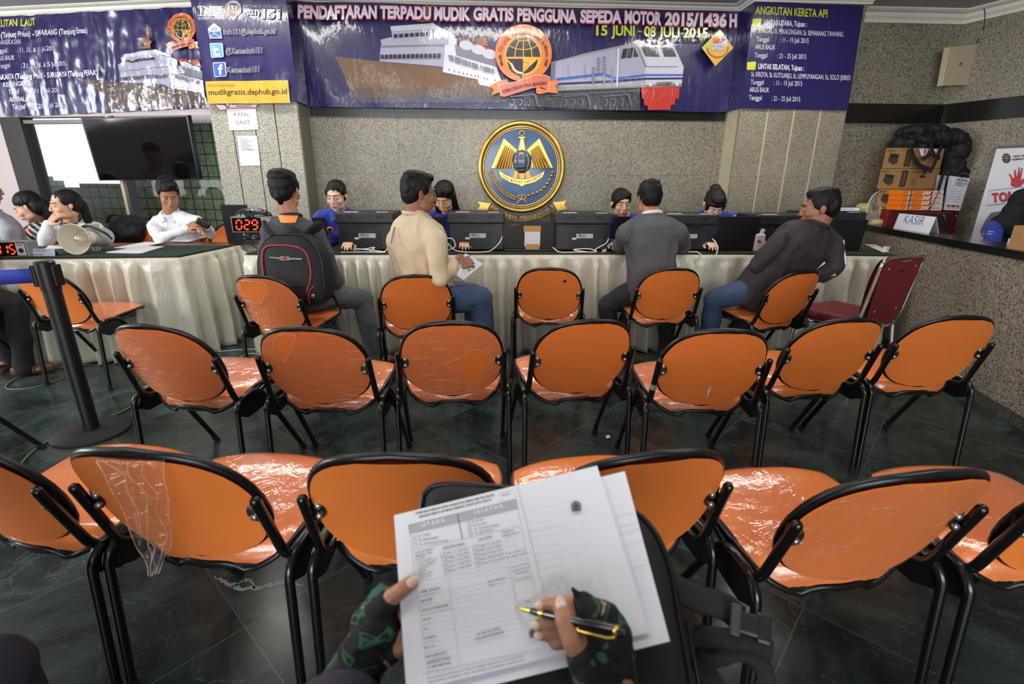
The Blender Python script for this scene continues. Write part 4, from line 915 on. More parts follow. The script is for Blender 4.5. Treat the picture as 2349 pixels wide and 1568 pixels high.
# ------------------------------------------------------------------ television in front of the window wall
TV = thing('television', 'large black flat screen hanging tilted below the left banner', 'television', tuple(lp(.75, 1.45, -.2))); o = TV.location.copy()
ql = [upl(x, y, lp(0, 0, f), LN)-o for x, y, f in ((185, 271, -.27), (430, 265, -.27), (457, 412, -.17), (228, 414, -.17))]; nv = (ql[1]-ql[0]).cross(ql[3]-ql[0]).normalized(); nv = nv if nv.y < 0 else -nv
b = MB(); b.prism(ql, -nv*.045); b.build('tv_case', mat('tv_black_plastic', rgb(12, 12, 13), .3), TV); cq = sum(ql, Vector())/4
b = MB(); b.prism([cq+(p-cq)*.965+nv*.0015 for p in ql], -nv*.001); b.build('screen', mat('tv_glass', rgb(8, 8, 10), .07, spec=.6), TV)
b = MB(); b.ell(cq+(ql[3]+ql[2]-cq*2)*.5*.985+nv*.003, (.006, .002, .004)); b.build('power_light', M_REDINK, TV)
b = MB(); b.prism([cq+(p-cq)*.3-nv*.045 for p in ql], -nv*.02); b.box(cq-nv*.12, (.10, .16, .10)); b.build('wall_mount', M_STEELGREY, TV)
# ------------------------------------------------------------------ wireless panel in the right corner
t = thing('wall_panel', 'flat beige square panel hanging in the upper right wall corner', 'wireless panel')
K4b = lambda x, y: (1629+x/3.2625, y/3.2625); YP = 4.52
M_BEIGE = mat('beige_plastic', rgb(196, 182, 152), .45, var=.04); b = MB()
P = [uy(*K4b(x, y), YP+(.05 if i in (1, 2) else 0)) for i, (x, y) in enumerate(((1795, 350), (2020, 330), (1965, 635), (1740, 640)))]
nn = (P[1]-P[0]).cross(P[3]-P[0]).normalized(); nn = nn if nn.y < 0 else -nn
b.prism(P, -nn*.05); b.build('panel_body', M_BEIGE, t)
b = MB(); cc = sum(P, Vector())/4; ex = (P[1]-P[0]).normalized(); ez = (P[0]-P[3]).normalized(); c0 = cc+nn*.001-ex*.012+ez*.01
b.prism([c0+ex*a+ez*c for a, c in ((-.012, -.011), (.012, -.011), (.012, .011), (-.012, .011))], nn*.001); b.prism([c0+nn*.001+ex*a+ez*c for a, c in ((-.006, -.004), (.006, -.004), (.006, .001), (-.006, .001))], nn*.0006, 1); b.build('badge', [mat('navy_badge', rgb(30, 36, 66), .4), M_PAPER], t)
b = MB().box(cc-nn*.10, (.05, .10, .05)); b.build('wall_bracket', M_STEELGREY, t)
b = MB(); b.tube(smooth_path([uy(*K4b(1990, 325), 4.55), uy(*K4b(2040, 240), 4.56), uy(*K4b(2058, 120), 4.40), uy(*K4b(2050, 66), 4.35)], 6), .0035, 6); tag(b.build('black_cable', M_BLACKTUBE), 'thin black cable dropping from the cornice to the beige panel', 'cable')
# ------------------------------------------------------------------ tables, cloths, skirts
M_SATIN = mat('ivory_satin', rgb(208, 205, 186), .30, sheen=.15, bump=.012, bscale=14, stretch=(1, 1, .4), var=.06, vscale=3, spec=.6)
M_GREEN = mat('green_felt', rgb(22, 44, 34), .95, sheen=0, var=.08, vscale=10, bump=.0005, bscale=200)
M_WOODTOP = mat('brown_wood_top', rgb(140, 88, 58), .35, var=.15, vscale=14, stretch=(1, 8, 8)); M_TABLELEG = mat('grey_table_leg', rgb(90, 90, 92), .4, metal=.5)
TZ = .75
def table(name, poly, label, legs):
    t = thing(name, label, 'table', (poly[0][0], poly[0][1], 0)); o = Vector((poly[0][0], poly[0][1], 0))
    MB().prism([Vector((x, y, TZ-.03))-o for x, y in poly], (0, 0, .027)).build('tabletop', M_WOODTOP, t)
    for x, y in legs: MB().cyl(Vector((x, y, 0))-o, Vector((x, y, TZ-.03))-o, .018).build('leg', M_TABLELEG, t)
    return t
def cloth(poly, label, drop=.012):
    b = MB(); b.prism([Vector((x, y, TZ-.003)) for x, y in poly], (0, 0, .007)); return tag(b.build('tablecloth', M_GREEN), label, 'tablecloth')
def skirt(path, label, seed, a0=.045, a1=.085, sp=.125):
    """pleated cloth hanging along path (seen from outside, left to right)"""
    rr = random.Random(seed); P = [Vector((x, y, 0)) for x, y in path]; segs = [(P[i], P[i+1]) for i in range(len(P)-1)]
    ln = [(b-a).length for a, b in segs]; tot = sum(ln); pl_ = [0]
    while pl_[-1] < tot+.3: pl_.append(pl_[-1]+sp*(.55+.9*rr.random()))
    ph = [rr.random() for _ in pl_]
    def at(s):
        for i, ((a, b), l) in enumerate(zip(segs, ln)):
            if s <= l or i == len(segs)-1:
                d = (b-a).normalized(); n = Vector((d.y, -d.x, 0)); p = a+d*s
                if s < .05 and i > 0: d0 = (segs[i-1][1]-segs[i-1][0]).normalized(); n = (n+Vector((d0.y, -d0.x, 0))*(1-s/.05)).normalized()
                if l-s < .05 and i < len(segs)-1: d1 = (segs[i+1][1]-segs[i+1][0]).normalized(); n = (n+Vector((d1.y, -d1.x, 0))*(1-(l-s)/.05)).normalized()
                return p, n
            s -= l
    def prof(s):
        for i in range(len(pl_)-1):
            if s < pl_[i+1]:
                t = (s-pl_[i])/(pl_[i+1]-pl_[i]); k = .35+.3*ph[i]
                return (t/k)**1.0 if t < k*.9 else (1.0 if t < k else max(0, 1-(t-k)/(1-k)*1.25)), ph[i]
        return 0, 0
    def fn(u, v):
        s = u*tot; p, n = at(s); w, r = prof(s+.02*noise.noise(Vector((s*3, v*2, seed))))
        z = .742*(1-v)+.006*v
        if v < .075: off = .008+.002*noise.noise(Vector((s*30, v*9, seed)))
        else: q = (v-.075)/.925; off = .008+(a0+(a1-a0)*q**.8)*(w-.15)*(.6+.8*r)+.016*q*noise.noise(Vector((s*2.2, 1, seed)))+.006*noise.noise(Vector((s*14, v*5, seed)))
        return p+n*off+Vector((0, 0, z))
    b = MB(); b.grid(fn, int(tot*110), 22); b.grid(lambda u, v: fn(u, v)+Vector((0, .004, 0)), int(tot*20), 4) if False else None
    o = b.build('table_skirt', M_SATIN); sm = o.modifiers.new('thick', 'SOLIDIFY'); sm.thickness = .002; sm.offset = -1
    return tag(o, label, 'table skirt')
RT_ = [(-1.72, 3.665), (-1.06, 3.665), (1.9, 3.665), (3.0, 3.565), (3.04, 4.27), (-1.72, 4.27)]
table('long_table', RT_, 'long registration table under green cloth in front of the emblem wall', [(-1.6, 3.75), (-1.6, 4.2), (.6, 3.75), (.6, 4.2), (2.9, 3.7), (2.9, 4.2)])
cloth([(-1.73, 3.652), (-1.06, 3.652), (1.9, 3.652), (3.01, 3.552), (3.05, 4.28), (-1.73, 4.28)], 'dark green cloth on the long registration table')
skirt([(-1.735, 4.25), (-1.735, 3.65), (1.9, 3.65), (3.01, 3.55), (3.03, 3.9)], 'long pleated ivory satin skirt round the registration table', 4)
LT_ = [(-4.8, 3.37), (-3.22, 3.462), (-2.146, 3.552), (-2.035, 4.40), (-4.8, 4.25)]
table('form_table', LT_, 'form desk at the left with green cloth and bare brown rear edge', [(-4.6, 3.5), (-2.3, 3.65), (-2.2, 4.3), (-4.6, 4.15)])
cloth([(-4.81, 3.355), (-3.22, 3.448), (-2.13, 3.538), (-2.05, 4.12), (-2.55, 4.10), (-4.81, 4.02)], 'dark green cloth on the left form desk')
skirt([(-4.81, 3.35), (-3.22, 3.446), (-2.128, 3.536), (-2.02, 4.40)], 'pleated ivory satin skirt round the left form desk', 9, .045, .09, .14)

# ------------------------------------------------------------------ equipment on the registration table
M_PRN = mat('printer_plastic', rgb(34, 34, 36), .45, var=.08, vscale=12, bump=.0003, bscale=500); M_PRN2 = mat('printer_plastic_dark', rgb(22, 22, 24), .5, var=.08); M_LABEL = mat('silver_label', rgb(190, 190, 192), .5, var=.04)
M_LAPTOP = mat('laptop_lid', rgb(20, 20, 22), .4, var=.08); M_CABLE = mat('white_cable_plastic', rgb(214, 212, 204), .45)
T0 = TZ+.0045
def printer(x0, x1, ytop, Y, label, labels=1, depth=.34):
    X0 = uy(x0, 540, Y).x; X1 = uy(x1, 540, Y).x; H = uy((x0+x1)/2, ytop, Y).z-T0; w = X1-X0
    t = thing('printer', label, 'printer', ((X0+X1)/2, Y, T0), 0, 'black printers along the registration table')
    MB().box((0, depth/2+.012, H*.36+.006), (w*.96, depth-.02, H*.70), bev=.008).build('body', M_PRN, t)
    MB().box((0, depth/2, H*.855), (w, depth, H*.285), bev=.012, seg=3).build('scanner_lid', M_PRN, t)
    for s in (-1, 1):
        b = MB(); b.box((s*w*.25, .002, H*.90), (.045, .012, .016), bev=.002).box((s*w*.25-.012, -.006, H*.90), (.006, .006, .02)).box((s*w*.25+.012, -.006, H*.90), (.006, .006, .02)); b.build('hinge', M_PRN2, t)
    b = MB().box((0, .019, H*.655), (w*.56, .014, H*.075), 0)
    for i in range(26): b.box((-w*.18+w*.36*i/25, .010, H*.655), (.0035, .008, H*.06), 1)
    b.build('vent', [M_PRN2, M_PRN], t)
    b = MB(); pw, ph = w*.50, H*.44
    b.box((0, .018, H*.33), (pw, .006, ph), 0, bev=.003); b.box((0, .0145, H*.33), (pw*.86, .006, ph*.74), 1, bev=.002); b.build('rear_cover', [M_PRN, M_PRN2], t)
    MB().box((w*.02, .0105, H*.41), (w*.29, .0015, H*.115)).build('rating_label', M_LABEL, t).data.materials.append(M_INKB)
    o = MB(); 
    for i in range(4): o.box((w*(-.07+.0*i)+w*.06, .0094, H*(.445-.022*i)), (w*(.10+.04*(i % 2)), .0006, .0022), 0)
    o.box((-w*.07, .0094, H*.43), (w*.045, .0006, .008), 0); o.build('label_print', M_INKB, t)
    if labels: MB().box((-w*.16, .0105, H*.34), (w*.075, .0015, H*.05)).build('small_sticker', M_PAPER, t)
    b = MB().box((w*.39, .019, H*.38), (w*.06, .004, H*.12)).box((w*.385, .016, H*.12), (w*.07, .006, .018)); b.build('port_panel', M_PRN2, t)
    b = MB().box((-w*.24, .05, H+.0008), (w*.24, .045, .0016)).box((w*.3, .03, H+.0008), (w*.2, .03, .0016)); b.build('top_sheet', M_PAPER, t)
    return t
PR = [printer(771, 906, 487, 3.74, 'black printer in front of the pale-faced clerk, beside the backpack man'),
 printer(1028, 1158, 487, 3.74, 'black printer below the left end of the emblem'),
 printer(1273, 1405, 489, 3.73, 'black printer right of the laptop with taped paper'),
 printer(1513, 1645, 491, 3.74, 'black printer hidden behind the shoulder of the man in grey sweater'),
 printer(1731, 1868, 493, 3.80, 'black printer in front of the man in the striped jacket'),
 printer(1850, 1980, 487, 3.96, 'black printer at the right end, carrying a white labelled box')]
def laptop(x0, x1, ytop, Y, label, tilt=12, yaw=0, base=True, group='dark laptops on the desks', bz=None):
    X0 = uy(x0, 540, Y).x; X1 = uy(x1, 540, Y).x; z0 = T0 if bz is None else bz; H = (uy((x0+x1)/2, ytop, Y).z-z0)/cos(radians(tilt)); w = X1-X0
    t = thing('laptop', label, 'laptop', ((X0+X1)/2, Y+.02, z0), radians(yaw), group)
    MB().box((0, .12, .010), (w, .24, .018), bev=.004).build('keyboard_base', M_LAPTOP, t)
    R = Matrix.Rotation(radians(tilt), 3, 'X'); c = R @ Vector((0, 0, H/2))
    MB().box(c+Vector((0, .0, .012)), (w, .010, H-.012), M=R, bev=.004).build('screen_lid', M_LAPTOP, t)
    MB().box(c+Vector((0, .0075, .012)), (w*.92, .002, H*.86), M=R).build('screen', mat('lit_screen', rgb(150, 170, 200), .3, emit=.5), t)
    return t, R, H, w
laptop(722, 752, 499, 3.95, 'dark laptop lid beside the backpack strap, left of the first printer')
laptop(975, 1022, 497, 3.92, 'dark laptop between the beige-shirted man and his printer')
t, R, H, w = laptop(1157, 1271, 509, 3.73, 'dark laptop lid with a small white paper taped on it', 4)
b = MB(); 
def on_lid(u, v, d): return R @ Vector((u, -.0055-d, v))+Vector((0, 0, .012))
def rect(b, u0, u1, v0, v1, d, mi): b.prism([on_lid(u0, v0, d), on_lid(u1, v0, d), on_lid(u1, v1, d), on_lid(u0, v1, d)], R @ Vector((0, -.0008, 0)), mi)
rect(b, -.034, .082, H*.12, H*.78, .0006, 0); rect(b, -.042, .085, H*.62, H*.82, .0016, 1); rect(b, -.026, .078, H*.02, H*.2, .0016, 1); b.build('taped_paper', [M_PAPER, M_TAPE], t)
b = MB(); Al = Art(b, lambda x, y, l: on_lid(x, y, .0012)); 
vs, fs, a0, a1 = text_geo('lenovo', .01); k = .055/(a1-a0); b.add([on_lid(-w*.37+x*k, H*.83+y*k, .0012) for x, y in vs], fs); b.build('maker_lettering', mat('orange_lettering', rgb(200, 84, 40), .5), t)
laptop(1405, 1440, 497, 3.80, 'dark laptop lid left of the man in grey sweater')
laptop(1642, 1738, 498, 3.74, 'dark laptop lid in front of the clerk bending her head', 5)
laptop(1905, 1980, 505, 3.74, 'dark laptop at the right end, behind the striped jacket', 8, -6)
# labelled white box on the last printer
b = MB(); X0 = uy(1920, 490, 4.0).x; X1 = uy(1976, 490, 4.0).x; zt = PR[5].location.z+uy(1915, 487, 3.96).z-T0
t = thing('label_box', 'flat white box with handwriting on the rightmost printer', 'box', ((X0+X1)/2, 4.10, zt+.002))
MB().box((0, 0, .018), (X1-X0, .16, .034), bev=.004).build('box_body', M_PRN2, t); MB().box((0, -.081, .02), ((X1-X0)*.92, .002, .026)).build('paper_front', M_PAPER, t)
b = MB(); Al = Art(b, lambda x, y, l: Vector((x, -.0825, .02-y))); Al.text('FORM KAPAL', (-.06, .005), (.05, .005), .010, 0); b.build('handwriting', M_BLUEINK, t)
# tissue packet
t = thing('tissue_packet', 'small upright tissue packet between laptop and printer', 'tissue packet', (uy(1742, 560, 3.74).x, 3.75, T0))
MB().box((0, 0, .065), (.075, .04, .13), bev=.01).build('wrapper', mat('tissue_wrapper', rgb(214, 208, 210), .35, bump=.003, bscale=40), t)
MB().box((-.01, -.021, .075), (.03, .002, .02), M=Matrix.Rotation(.5, 3, 'Y')).build('print', M_REDINK, t)
MB().box((.012, 0, .145), (.03, .012, .045), M=Matrix.Rotation(.35, 3, 'Y'), bev=.004).build('tissue', M_PAPER, t)
# white cables at the printers
def cable(pts, label, r=.0042, m=None, k=6):
    b = MB(); b.tube(smooth_path(pts, k), r, 7); return tag(b.build('cable', m or M_CABLE), label, 'cable')
def tp(px, py, Y=3.70, z=None): p = uy(px, py, Y); return Vector((p.x, p.y, z)) if z is not None else p
zc = T0+.005
cable([tp(782, 577, 3.665, zc), tp(830, 577, 3.68, zc), tp(885, 574, 3.67, zc), tp(820, 570, 3.70, zc+.02), tp(812, 575, 3.71, zc+.01), tp(840, 573, 3.70, zc+.02), tp(860, 568, 3.70, zc+.03), tp(850, 576, 3.69, zc), tp(880, 575, 3.68, zc), tp(895, 560, 3.71)], 'looped white cable behind the first printer')
cable([tp(1152, 543, 3.735), tp(1146, 556, 3.71), tp(1130, 566, 3.70, zc+.015), tp(1112, 573, 3.68, zc), tp(1075, 576, 3.67, zc), tp(1045, 573, 3.69, zc+.01), tp(1030, 560, 3.70, zc+.05), tp(1022, 545, 3.71, zc+.09), tp(1038, 543, 3.71, zc+.09), tp(1044, 556, 3.70, zc+.04), tp(1030, 567, 3.70, zc+.01)], 'white cable curling up beside the second printer')
cable([tp(1396, 547, 3.73), tp(1390, 558, 3.70), tp(1368, 562, 3.70, zc+.02), tp(1365, 573, 3.69, zc), tp(1350, 578, 3.67, zc), tp(1316, 574, 3.68, zc+.015), tp(1350, 566, 3.70, zc+.02), tp(1368, 572, 3.68, zc), tp(1320, 578, 3.665, zc), tp(1285, 576, 3.67, zc), tp(1268, 566, 3.70, zc+.03)], 'looped white cable with a tag behind the third printer')
b = MB().box((0, 0, .016), (.034, .002, .026), M=Matrix.Rotation(.5, 3, 'X') @ Matrix.Rotation(.3, 3, 'Z')); o = b.build('cable_tag', M_PAPER); o.location = tp(1386, 578, 3.66, T0); tag(o, 'white paper cable tag below the third printer', 'tag')
cable([tp(1634, 548, 3.735), tp(1642, 556, 3.69), tp(1646, 572, 3.66), tp(1640, 588, 3.60), tp(1620, 603, 3.60), tp(1600, 612, 3.605)], 'white cable hanging over the table edge below the fourth printer')
cable([tp(1572, 577, 3.665, zc), tp(1600, 578, 3.66, zc), tp(1610, 590, 3.60), tp(1596, 603, 3.60)], 'short white cable drooping over the skirt beside the grey sweater')
# papers and plug at the right end
b = MB(); b.prism([uz(x, y, T0+.001) for x, y in ((1982, 560), (2010, 561), (2040, 577), (2026, 579))], (0, 0, .002)); tag(b.build('paper_sheet', M_PAPER), 'loose white paper on the right end of the green cloth', 'paper')
b = MB().box((0, 0, .014), (.035, .03, .026), bev=.004); o = b.build('adapter_plug', M_CABLE); o.location = uz(2032, 573, T0); tag(o, 'small white plug at the right end of the green cloth', 'plug')

# ------------------------------------------------------------------ number displays, megaphone, papers on the form desk
M_RED_LED = mat('red_led', (1.0, .035, .012, 1), .4, emit=3.4); M_LEDBG = mat('display_black', rgb(14, 10, 12), .2); M_CASE = mat('display_case', rgb(150, 150, 148), .4, metal=.5); M_BAG = mat('black_plastic_bag', rgb(18, 18, 20), .22, bump=.012, bscale=22, coat=.5)
SEG = {'0': 'abcdef', '1': 'bc', '2': 'abged', '5': 'afgcd', '9': 'abcdfg'}
def digit(ch, w, h, T):
    g = {'a': ((-w, h), (w, h)), 'b': ((w, h), (w, 0)), 'c': ((w, 0), (w, -h)), 'd': ((-w, -h), (w, -h)), 'e': ((-w, 0), (-w, -h)), 'f': ((-w, h), (-w, 0)), 'g': ((-w, 0), (w, 0))}
    b = MB()
    for s in SEG[ch]:
        (x0, y0), (x1, y1) = g[s]; d = Vector((x1-x0, 0, y1-y0)).normalized()*.004
        p0 = Vector((x0+.12*y0, 0, y0))+d; p1 = Vector((x1+.12*y1, 0, y1))-d; q = (p1-p0).normalized(); n = Vector((-q.z, 0, q.x))*.0042
        b.prism([p0, p0+q*.004+n, p1-q*.004+n, p1, p1-q*.004-n, p0+q*.004-n], (0, -.002, 0))
    o = b.build('digit', M_RED_LED); return o
def number_display(loc, w, h, txt, label, yaw=0, dw=.017, off=0.0, sticker=True):
    t = thing('number_display', label, 'queue display', loc, radians(yaw), 'red queue number displays')
    MB().box((0, .05, h/2), (w, .10, h), bev=.003).build('case', M_CASE, t); MB().box((0, -.002, h/2), (w-.014, .006, h-.014)).build('display_window', M_LEDBG, t)
    for i, ch in enumerate(txt):
        o = digit(ch, dw, h*.29, None); o.parent = t; o.location = (off+(i-1)*dw*3.1, -.006, h/2)
    if sticker:
        b = MB().box((w/2-.035, -.0055, h*.5), (.055, .002, h*.8)); s = b.build('counter_sticker', M_LABEL, t)
        b = MB(); A = Art(b, lambda x, y, l: Vector((x, -.0072, y))); vs, fs, a0, a1 = text_geo('LOKET', .02); k = .045/(a1-a0)
        b.add([Vector((w/2-.058+x*k, -.0072, h*.74+y*k)) for x, y in vs], fs); b.prism([Vector((w/2-.035+.016*cos(a), -.0066, h*.42+.016*sin(a))) for a in [2*pi*i/16 for i in range(16)]], (0, -.0006, 0)); b.build('sticker_print', M_INKB, s)
    return t
p = uy(580, 533, 3.46); pA = uy(536, 533, 3.46); pB = uy(628, 533, 3.46); W_ = pB.x-pA.x; Hd = uy(580, 497, 3.46).z-p.z
ND = number_display((p.x, p.y, p.z), W_, Hd, '029', 'queue display showing 029 in red on a stand beside the backpack man', 0, .0165, -.028)
b = MB(); b.ell((0, .05, Hd), (W_*.47, .055, .055), nu=24, nv=14); b.build('plastic_cover', M_BAG, ND)
b = MB(); b.box((.02, .05, -.03), (W_*.7, .09, .055), bev=.012); b.build('lower_cover', M_BAG, ND)
b = MB(); b.cyl((.02, .05, -.05), (.03, .05, -p.z+.012), .012, mi=0); b.build('stand_pole', mat('chrome', rgb(210, 210, 212), .12, metal=1), ND); b = MB(); b.lathe([(.001, .014), (.10, .010), (.12, 0), (.001, 0)], (.03, .05, -p.z), (0, 0, 1), 24); b.build('stand_base', M_BLACKTUBE, ND)
p = uz(16, 587, T0+.006); number_display((p.x, p.y, T0), .27, uy(30, 554, p.y).z-T0, '015', 'queue display showing 015 in red at the left edge of the form desk', 4, .0135, .006)
# tent card
M_CARD = mat('pale_card', rgb(196, 202, 214), .6)
p0 = uz(49, 587, T0); p1 = uz(131, 586, T0); hh = uy(90, 571, p0.y).z-T0
t = thing('tent_card', 'folded desk card reading PENGAMBILAN FORMULIR', 'desk sign', ((p0.x+p1.x)/2, p0.y, T0), 0.02); wc = p1.x-p0.x
b = MB(); b.prism([Vector((-wc/2, 0, 0)), Vector((wc/2, 0, 0)), Vector((wc/2, .012, hh)), Vector((-wc/2, .012, hh))], (0, .002, 0)); b.prism([Vector((-wc/2, .07, 0)), Vector((wc/2, .07, 0)), Vector((wc/2, .014, hh)), Vector((-wc/2, .014, hh))], (0, .002, 0)); b.build('card', M_CARD, t)
b = MB()
for st, x0, x1, y0, h_ in (('PENGAMBILAN', -.32, .25, .64, .26), ('FORMULIR', -.25, .17, .08, .28)):
    vs, fs, a0, a1 = text_geo(st, 0); k = (x1-x0)*wc/(a1-a0)
    b.add([Vector((x0*wc+(x-a0)*k, (y0*hh+y*hh*h_/.69)/hh*.012-.001, y0*hh+y*hh*h_/.69)) for x, y in vs], fs)
b.build('card_lettering', M_INKB, t)
# megaphone: horn towards the camera, body behind
M_HORN = mat('cream_plastic', rgb(222, 214, 194), .35, var=.03); M_GREYP = mat('grey_plastic', rgb(168, 166, 160), .4)
mc = uy(171, 551, 3.60); Rm = (uy(208, 551, 3.60)-uy(137, 551, 3.60)).x/2; mc.z = T0+Rm*1.0+.002
ax = Vector((.05, -1, .05)).normalized()
MG = thing('megaphone', 'cream megaphone lying on the form desk with its horn forward', 'megaphone', (mc.x, mc.y, T0)); o = Vector((mc.x, mc.y, T0)); m0 = mc-o
b = MB(); b.lathe([(Rm, .0), (Rm*1.03, .004), (Rm*1.0, .008), (Rm*.97, .002), (Rm*.86, -.02), (Rm*.66, -.055), (Rm*.50, -.095), (Rm*.44, -.13), (Rm*.1, -.14)], m0, ax, 40); b.lathe([(Rm*1.02, .0), (Rm*.9, -.025), (Rm*.7, -.06), (Rm*.55, -.10), (Rm*.5, -.15)], m0, ax, 40); b.build('horn', M_HORN, MG)
b = MB(); b.lathe([(Rm*.30, -.14), (Rm*.24, -.05), (Rm*.22, -.028), (Rm*.18, -.022), (.001, -.02)], m0, ax, 24); b.build('inner_tube', M_HORN, MG)
b = MB(); b.lathe([(.001, -.0185), (Rm*.15, -.019), (Rm*.17, -.0215)], m0, ax, 24); b.build('inner_cap', mat('silver_cap', rgb(206, 206, 206), .3, metal=.6), MG)
b = MB(); b.lathe([(Rm*.5, -.13), (Rm*.56, -.14), (Rm*.60, -.19), (Rm*.66, -.24), (Rm*.66, -.30), (Rm*.6, -.315), (.001, -.32)], m0, ax, 32); b.build('body', M_GREYP, MG)
bk_ = m0-ax*.20; b = MB(); b.box(bk_+Vector((0, 0, Rm*.72)), (.06, .07, .05), bev=.008); b.build('control_box', M_GREYP, MG)
side = ax.cross(Vector((0, 0, 1))).normalized()
b = MB(); b.tube(smooth_path([m0-ax*.10+Vector((0, 0, Rm*.75)), m0-ax*.14-side*.02+Vector((0, 0, Rm*.80)), m0-ax*.18-side*.09+Vector((0, 0, Rm*.3)), m0-ax*.22-side*.10+Vector((0, 0, -Rm*.1))], 6), [(.004, .012)]*19, 8); b.build('shoulder_strap', M_BLACKRIM, MG)
b = MB(); b.box(m0-ax*.19+Vector((0, 0, -Rm*.75)), (.03, .06, .05), bev=.01); b.build('grip', M_GREYP, MG)
# papers
def sheets(name, quad, z, label, n=3, group='loose form sheets on the left desk', seed=1):
    rr = random.Random(seed); b = MB(); P0 = [uz(x, y, z) for x, y in quad]; c = sum(P0, Vector())/4
    for i in range(n):
        a = rr.uniform(-.12, .12)*(i > 0); R = Matrix.Rotation(a, 3, 'Z'); P = [c+R @ (p-c)+Vector((0, 0, .0016*i)) for p in P0]; b.prism(P, (0, 0, .0012), 0)
    A = Art(b, lambda x, y, l: uz(x, y, z)+Vector((0, 0, .0016*n)))
    return tag(b.build(name, PM, recalc=False), label, 'paper', group)
sheets('form_sheet', [(243, 580), (318, 582), (376, 567), (330, 565)], T0+.001, 'pile of white form sheets nearest the front edge of the form desk', 4)
sheets('form_sheet', [(262, 569), (300, 571), (382, 556), (330, 556)], T0+.001, 'white sheets behind the front pile on the form desk', 3, seed=3)
sheets('form_sheet', [(362, 553), (430, 555), (478, 543), (420, 541)], T0+.001, 'white sheets under the man\'s forearm on the form desk', 3, seed=5)
sheets('form_sheet', [(100, 571), (145, 570), (150, 563), (118, 563)], T0+.001, 'white sheet under the woman\'s pen behind the desk card', 2, seed=8)
p = uz(453, 540, T0+.004); t = thing('computer_mouse', 'small mouse glowing blue in front of the man in white shirt', 'mouse', (p.x, p.y, T0+.004), 1.2)
MB().ell((0, 0, .012), (.03, .05, .017)).build('shell', M_LAPTOP, t); MB().ell((.0, -.01, .018), (.022, .03, .014)).build('light_strip', mat('blue_led', (.02, .06, 1, 1), .3, emit=5), t)
laptop(519, 578, 471, 4.20, 'dark laptop on the bare rear edge of the form desk', 8, 6, bz=TZ)
# ------------------------------------------------------------------ people
def skin(name, c): return mat('skin_'+name, c, .46, var=.07, vscale=30, spec=.45, bump=.0004, bscale=300)
SK = dict(fair=skin('fair', rgb(222, 178, 154)), light=skin('light', rgb(206, 158, 128)), tan=skin('tan', rgb(176, 124, 94)), brown=skin('brown', rgb(150, 102, 76)))
M_HAIR = mat('black_hair', rgb(9, 7, 7), .55, spec=.3, bump=.003, bscale=160, stretch=(1, 1, .18), var=.25, vscale=50); M_HAIRB = mat('dark_brown_hair', rgb(20, 14, 12), .55, spec=.3, bump=.003, bscale=160, stretch=(1, 1, .18), var=.25, vscale=50)
M_EYEW = mat('eye_white', rgb(222, 216, 210), .25); M_IRIS = mat('dark_iris', rgb(22, 15, 12), .15); M_LIPP = mat('pink_lips', rgb(196, 82, 96), .4); M_LIPN = mat('natural_lips', rgb(152, 92, 80), .45)
M_BLUE = mat('royal_blue_uniform', rgb(30, 52, 158), .75, var=.12, vscale=14, sheen=.2, bump=.002, bscale=30); M_WHITEC = mat('white_cotton', rgb(226, 228, 234), .8, var=.05, vscale=9, bump=.002, bscale=30); M_BEIGE_S = mat('beige_shirt_cloth', rgb(206, 188, 156), .78, var=.07, vscale=9, bump=.002, bscale=28)
M_GREYS = mat('grey_sweater_knit', rgb(88, 88, 92), .92, var=.07, vscale=40, bump=.0012, bscale=260); M_JACKET = mat('dark_jacket_cloth', rgb(50, 42, 46), .8, var=.1, vscale=12, bump=.0015, bscale=60); M_GREYJ = mat('grey_jacket_cloth', rgb(74, 76, 82), .85, var=.1, vscale=12, bump=.0015, bscale=60)
M_DENIM = mat('blue_denim', rgb(56, 76, 106), .85, var=.2, vscale=9, bump=.001, bscale=300); M_GDENIM = mat('grey_denim', rgb(84, 86, 90), .85, var=.2, vscale=9, bump=.001, bscale=300); M_BLACKC = mat('black_cloth', rgb(20, 20, 22), .85, var=.15, vscale=12); M_DKTROU = mat('charcoal_trousers', rgb(38, 38, 42), .85, var=.12)
M_SHOE = mat('brown_leather_shoe', rgb(92, 52, 40), .4, var=.15); M_GREYSHIRT = mat('pale_grey_shirt', rgb(150, 148, 158), .8, var=.05, bump=.002, bscale=30)

def remesh(mb, name, mats, voxel, parent=None, smooth=5, disp=None, fac=.5):
    o = mb.build(name+'_raw', [M_INKB], recalc=False)
    r = o.modifiers.new('r', 'REMESH'); r.mode = 'VOXEL'; r.voxel_size = voxel; r.use_smooth_shade = True
    if smooth: s = o.modifiers.new('s', 'SMOOTH'); s.iterations = smooth; s.factor = fac
    dg = bpy.context.evaluated_depsgraph_get(); me = bpy.data.meshes.new_from_object(o.evaluated_get(dg)); me.name = name
    bpy.data.objects.remove(o)
    if disp:
        me.calc_loop_triangles() if False else None
        ns = [v.normal.copy() for v in me.vertices]
        for v, n in zip(me.vertices, ns): v.co += n*disp(v.co, n)
    for p in me.polygons: p.use_smooth = True
    me.materials.clear(); mats = mats if isinstance(mats, (list, tuple)) else [mats]
    for m in mats: me.materials.append(m)
    o = bpy.data.objects.new(name, me); C.objects.link(o)
    if parent: o.parent = parent
    return o
def folds(a=.006, f=9.0, seed=0):
    def d(p, n):
        q = Vector((p.x*f, p.y*f, p.z*f*.75+seed)); w = noise.noise(q*.6)*1.2
        return a*(1-abs(noise.noise(q+Vector((w, w, 0))))*2.4)*.8+a*.5*noise.noise(q*2.7)
    return d
def frame(fwd, up):
    f = Vector(fwd).normalized(); u = Vector(up); u = (u-f*u.dot(f)).normalized(); r = f.cross(u)
    return Matrix((r, f, u)).transposed()        # columns: right, forward, up

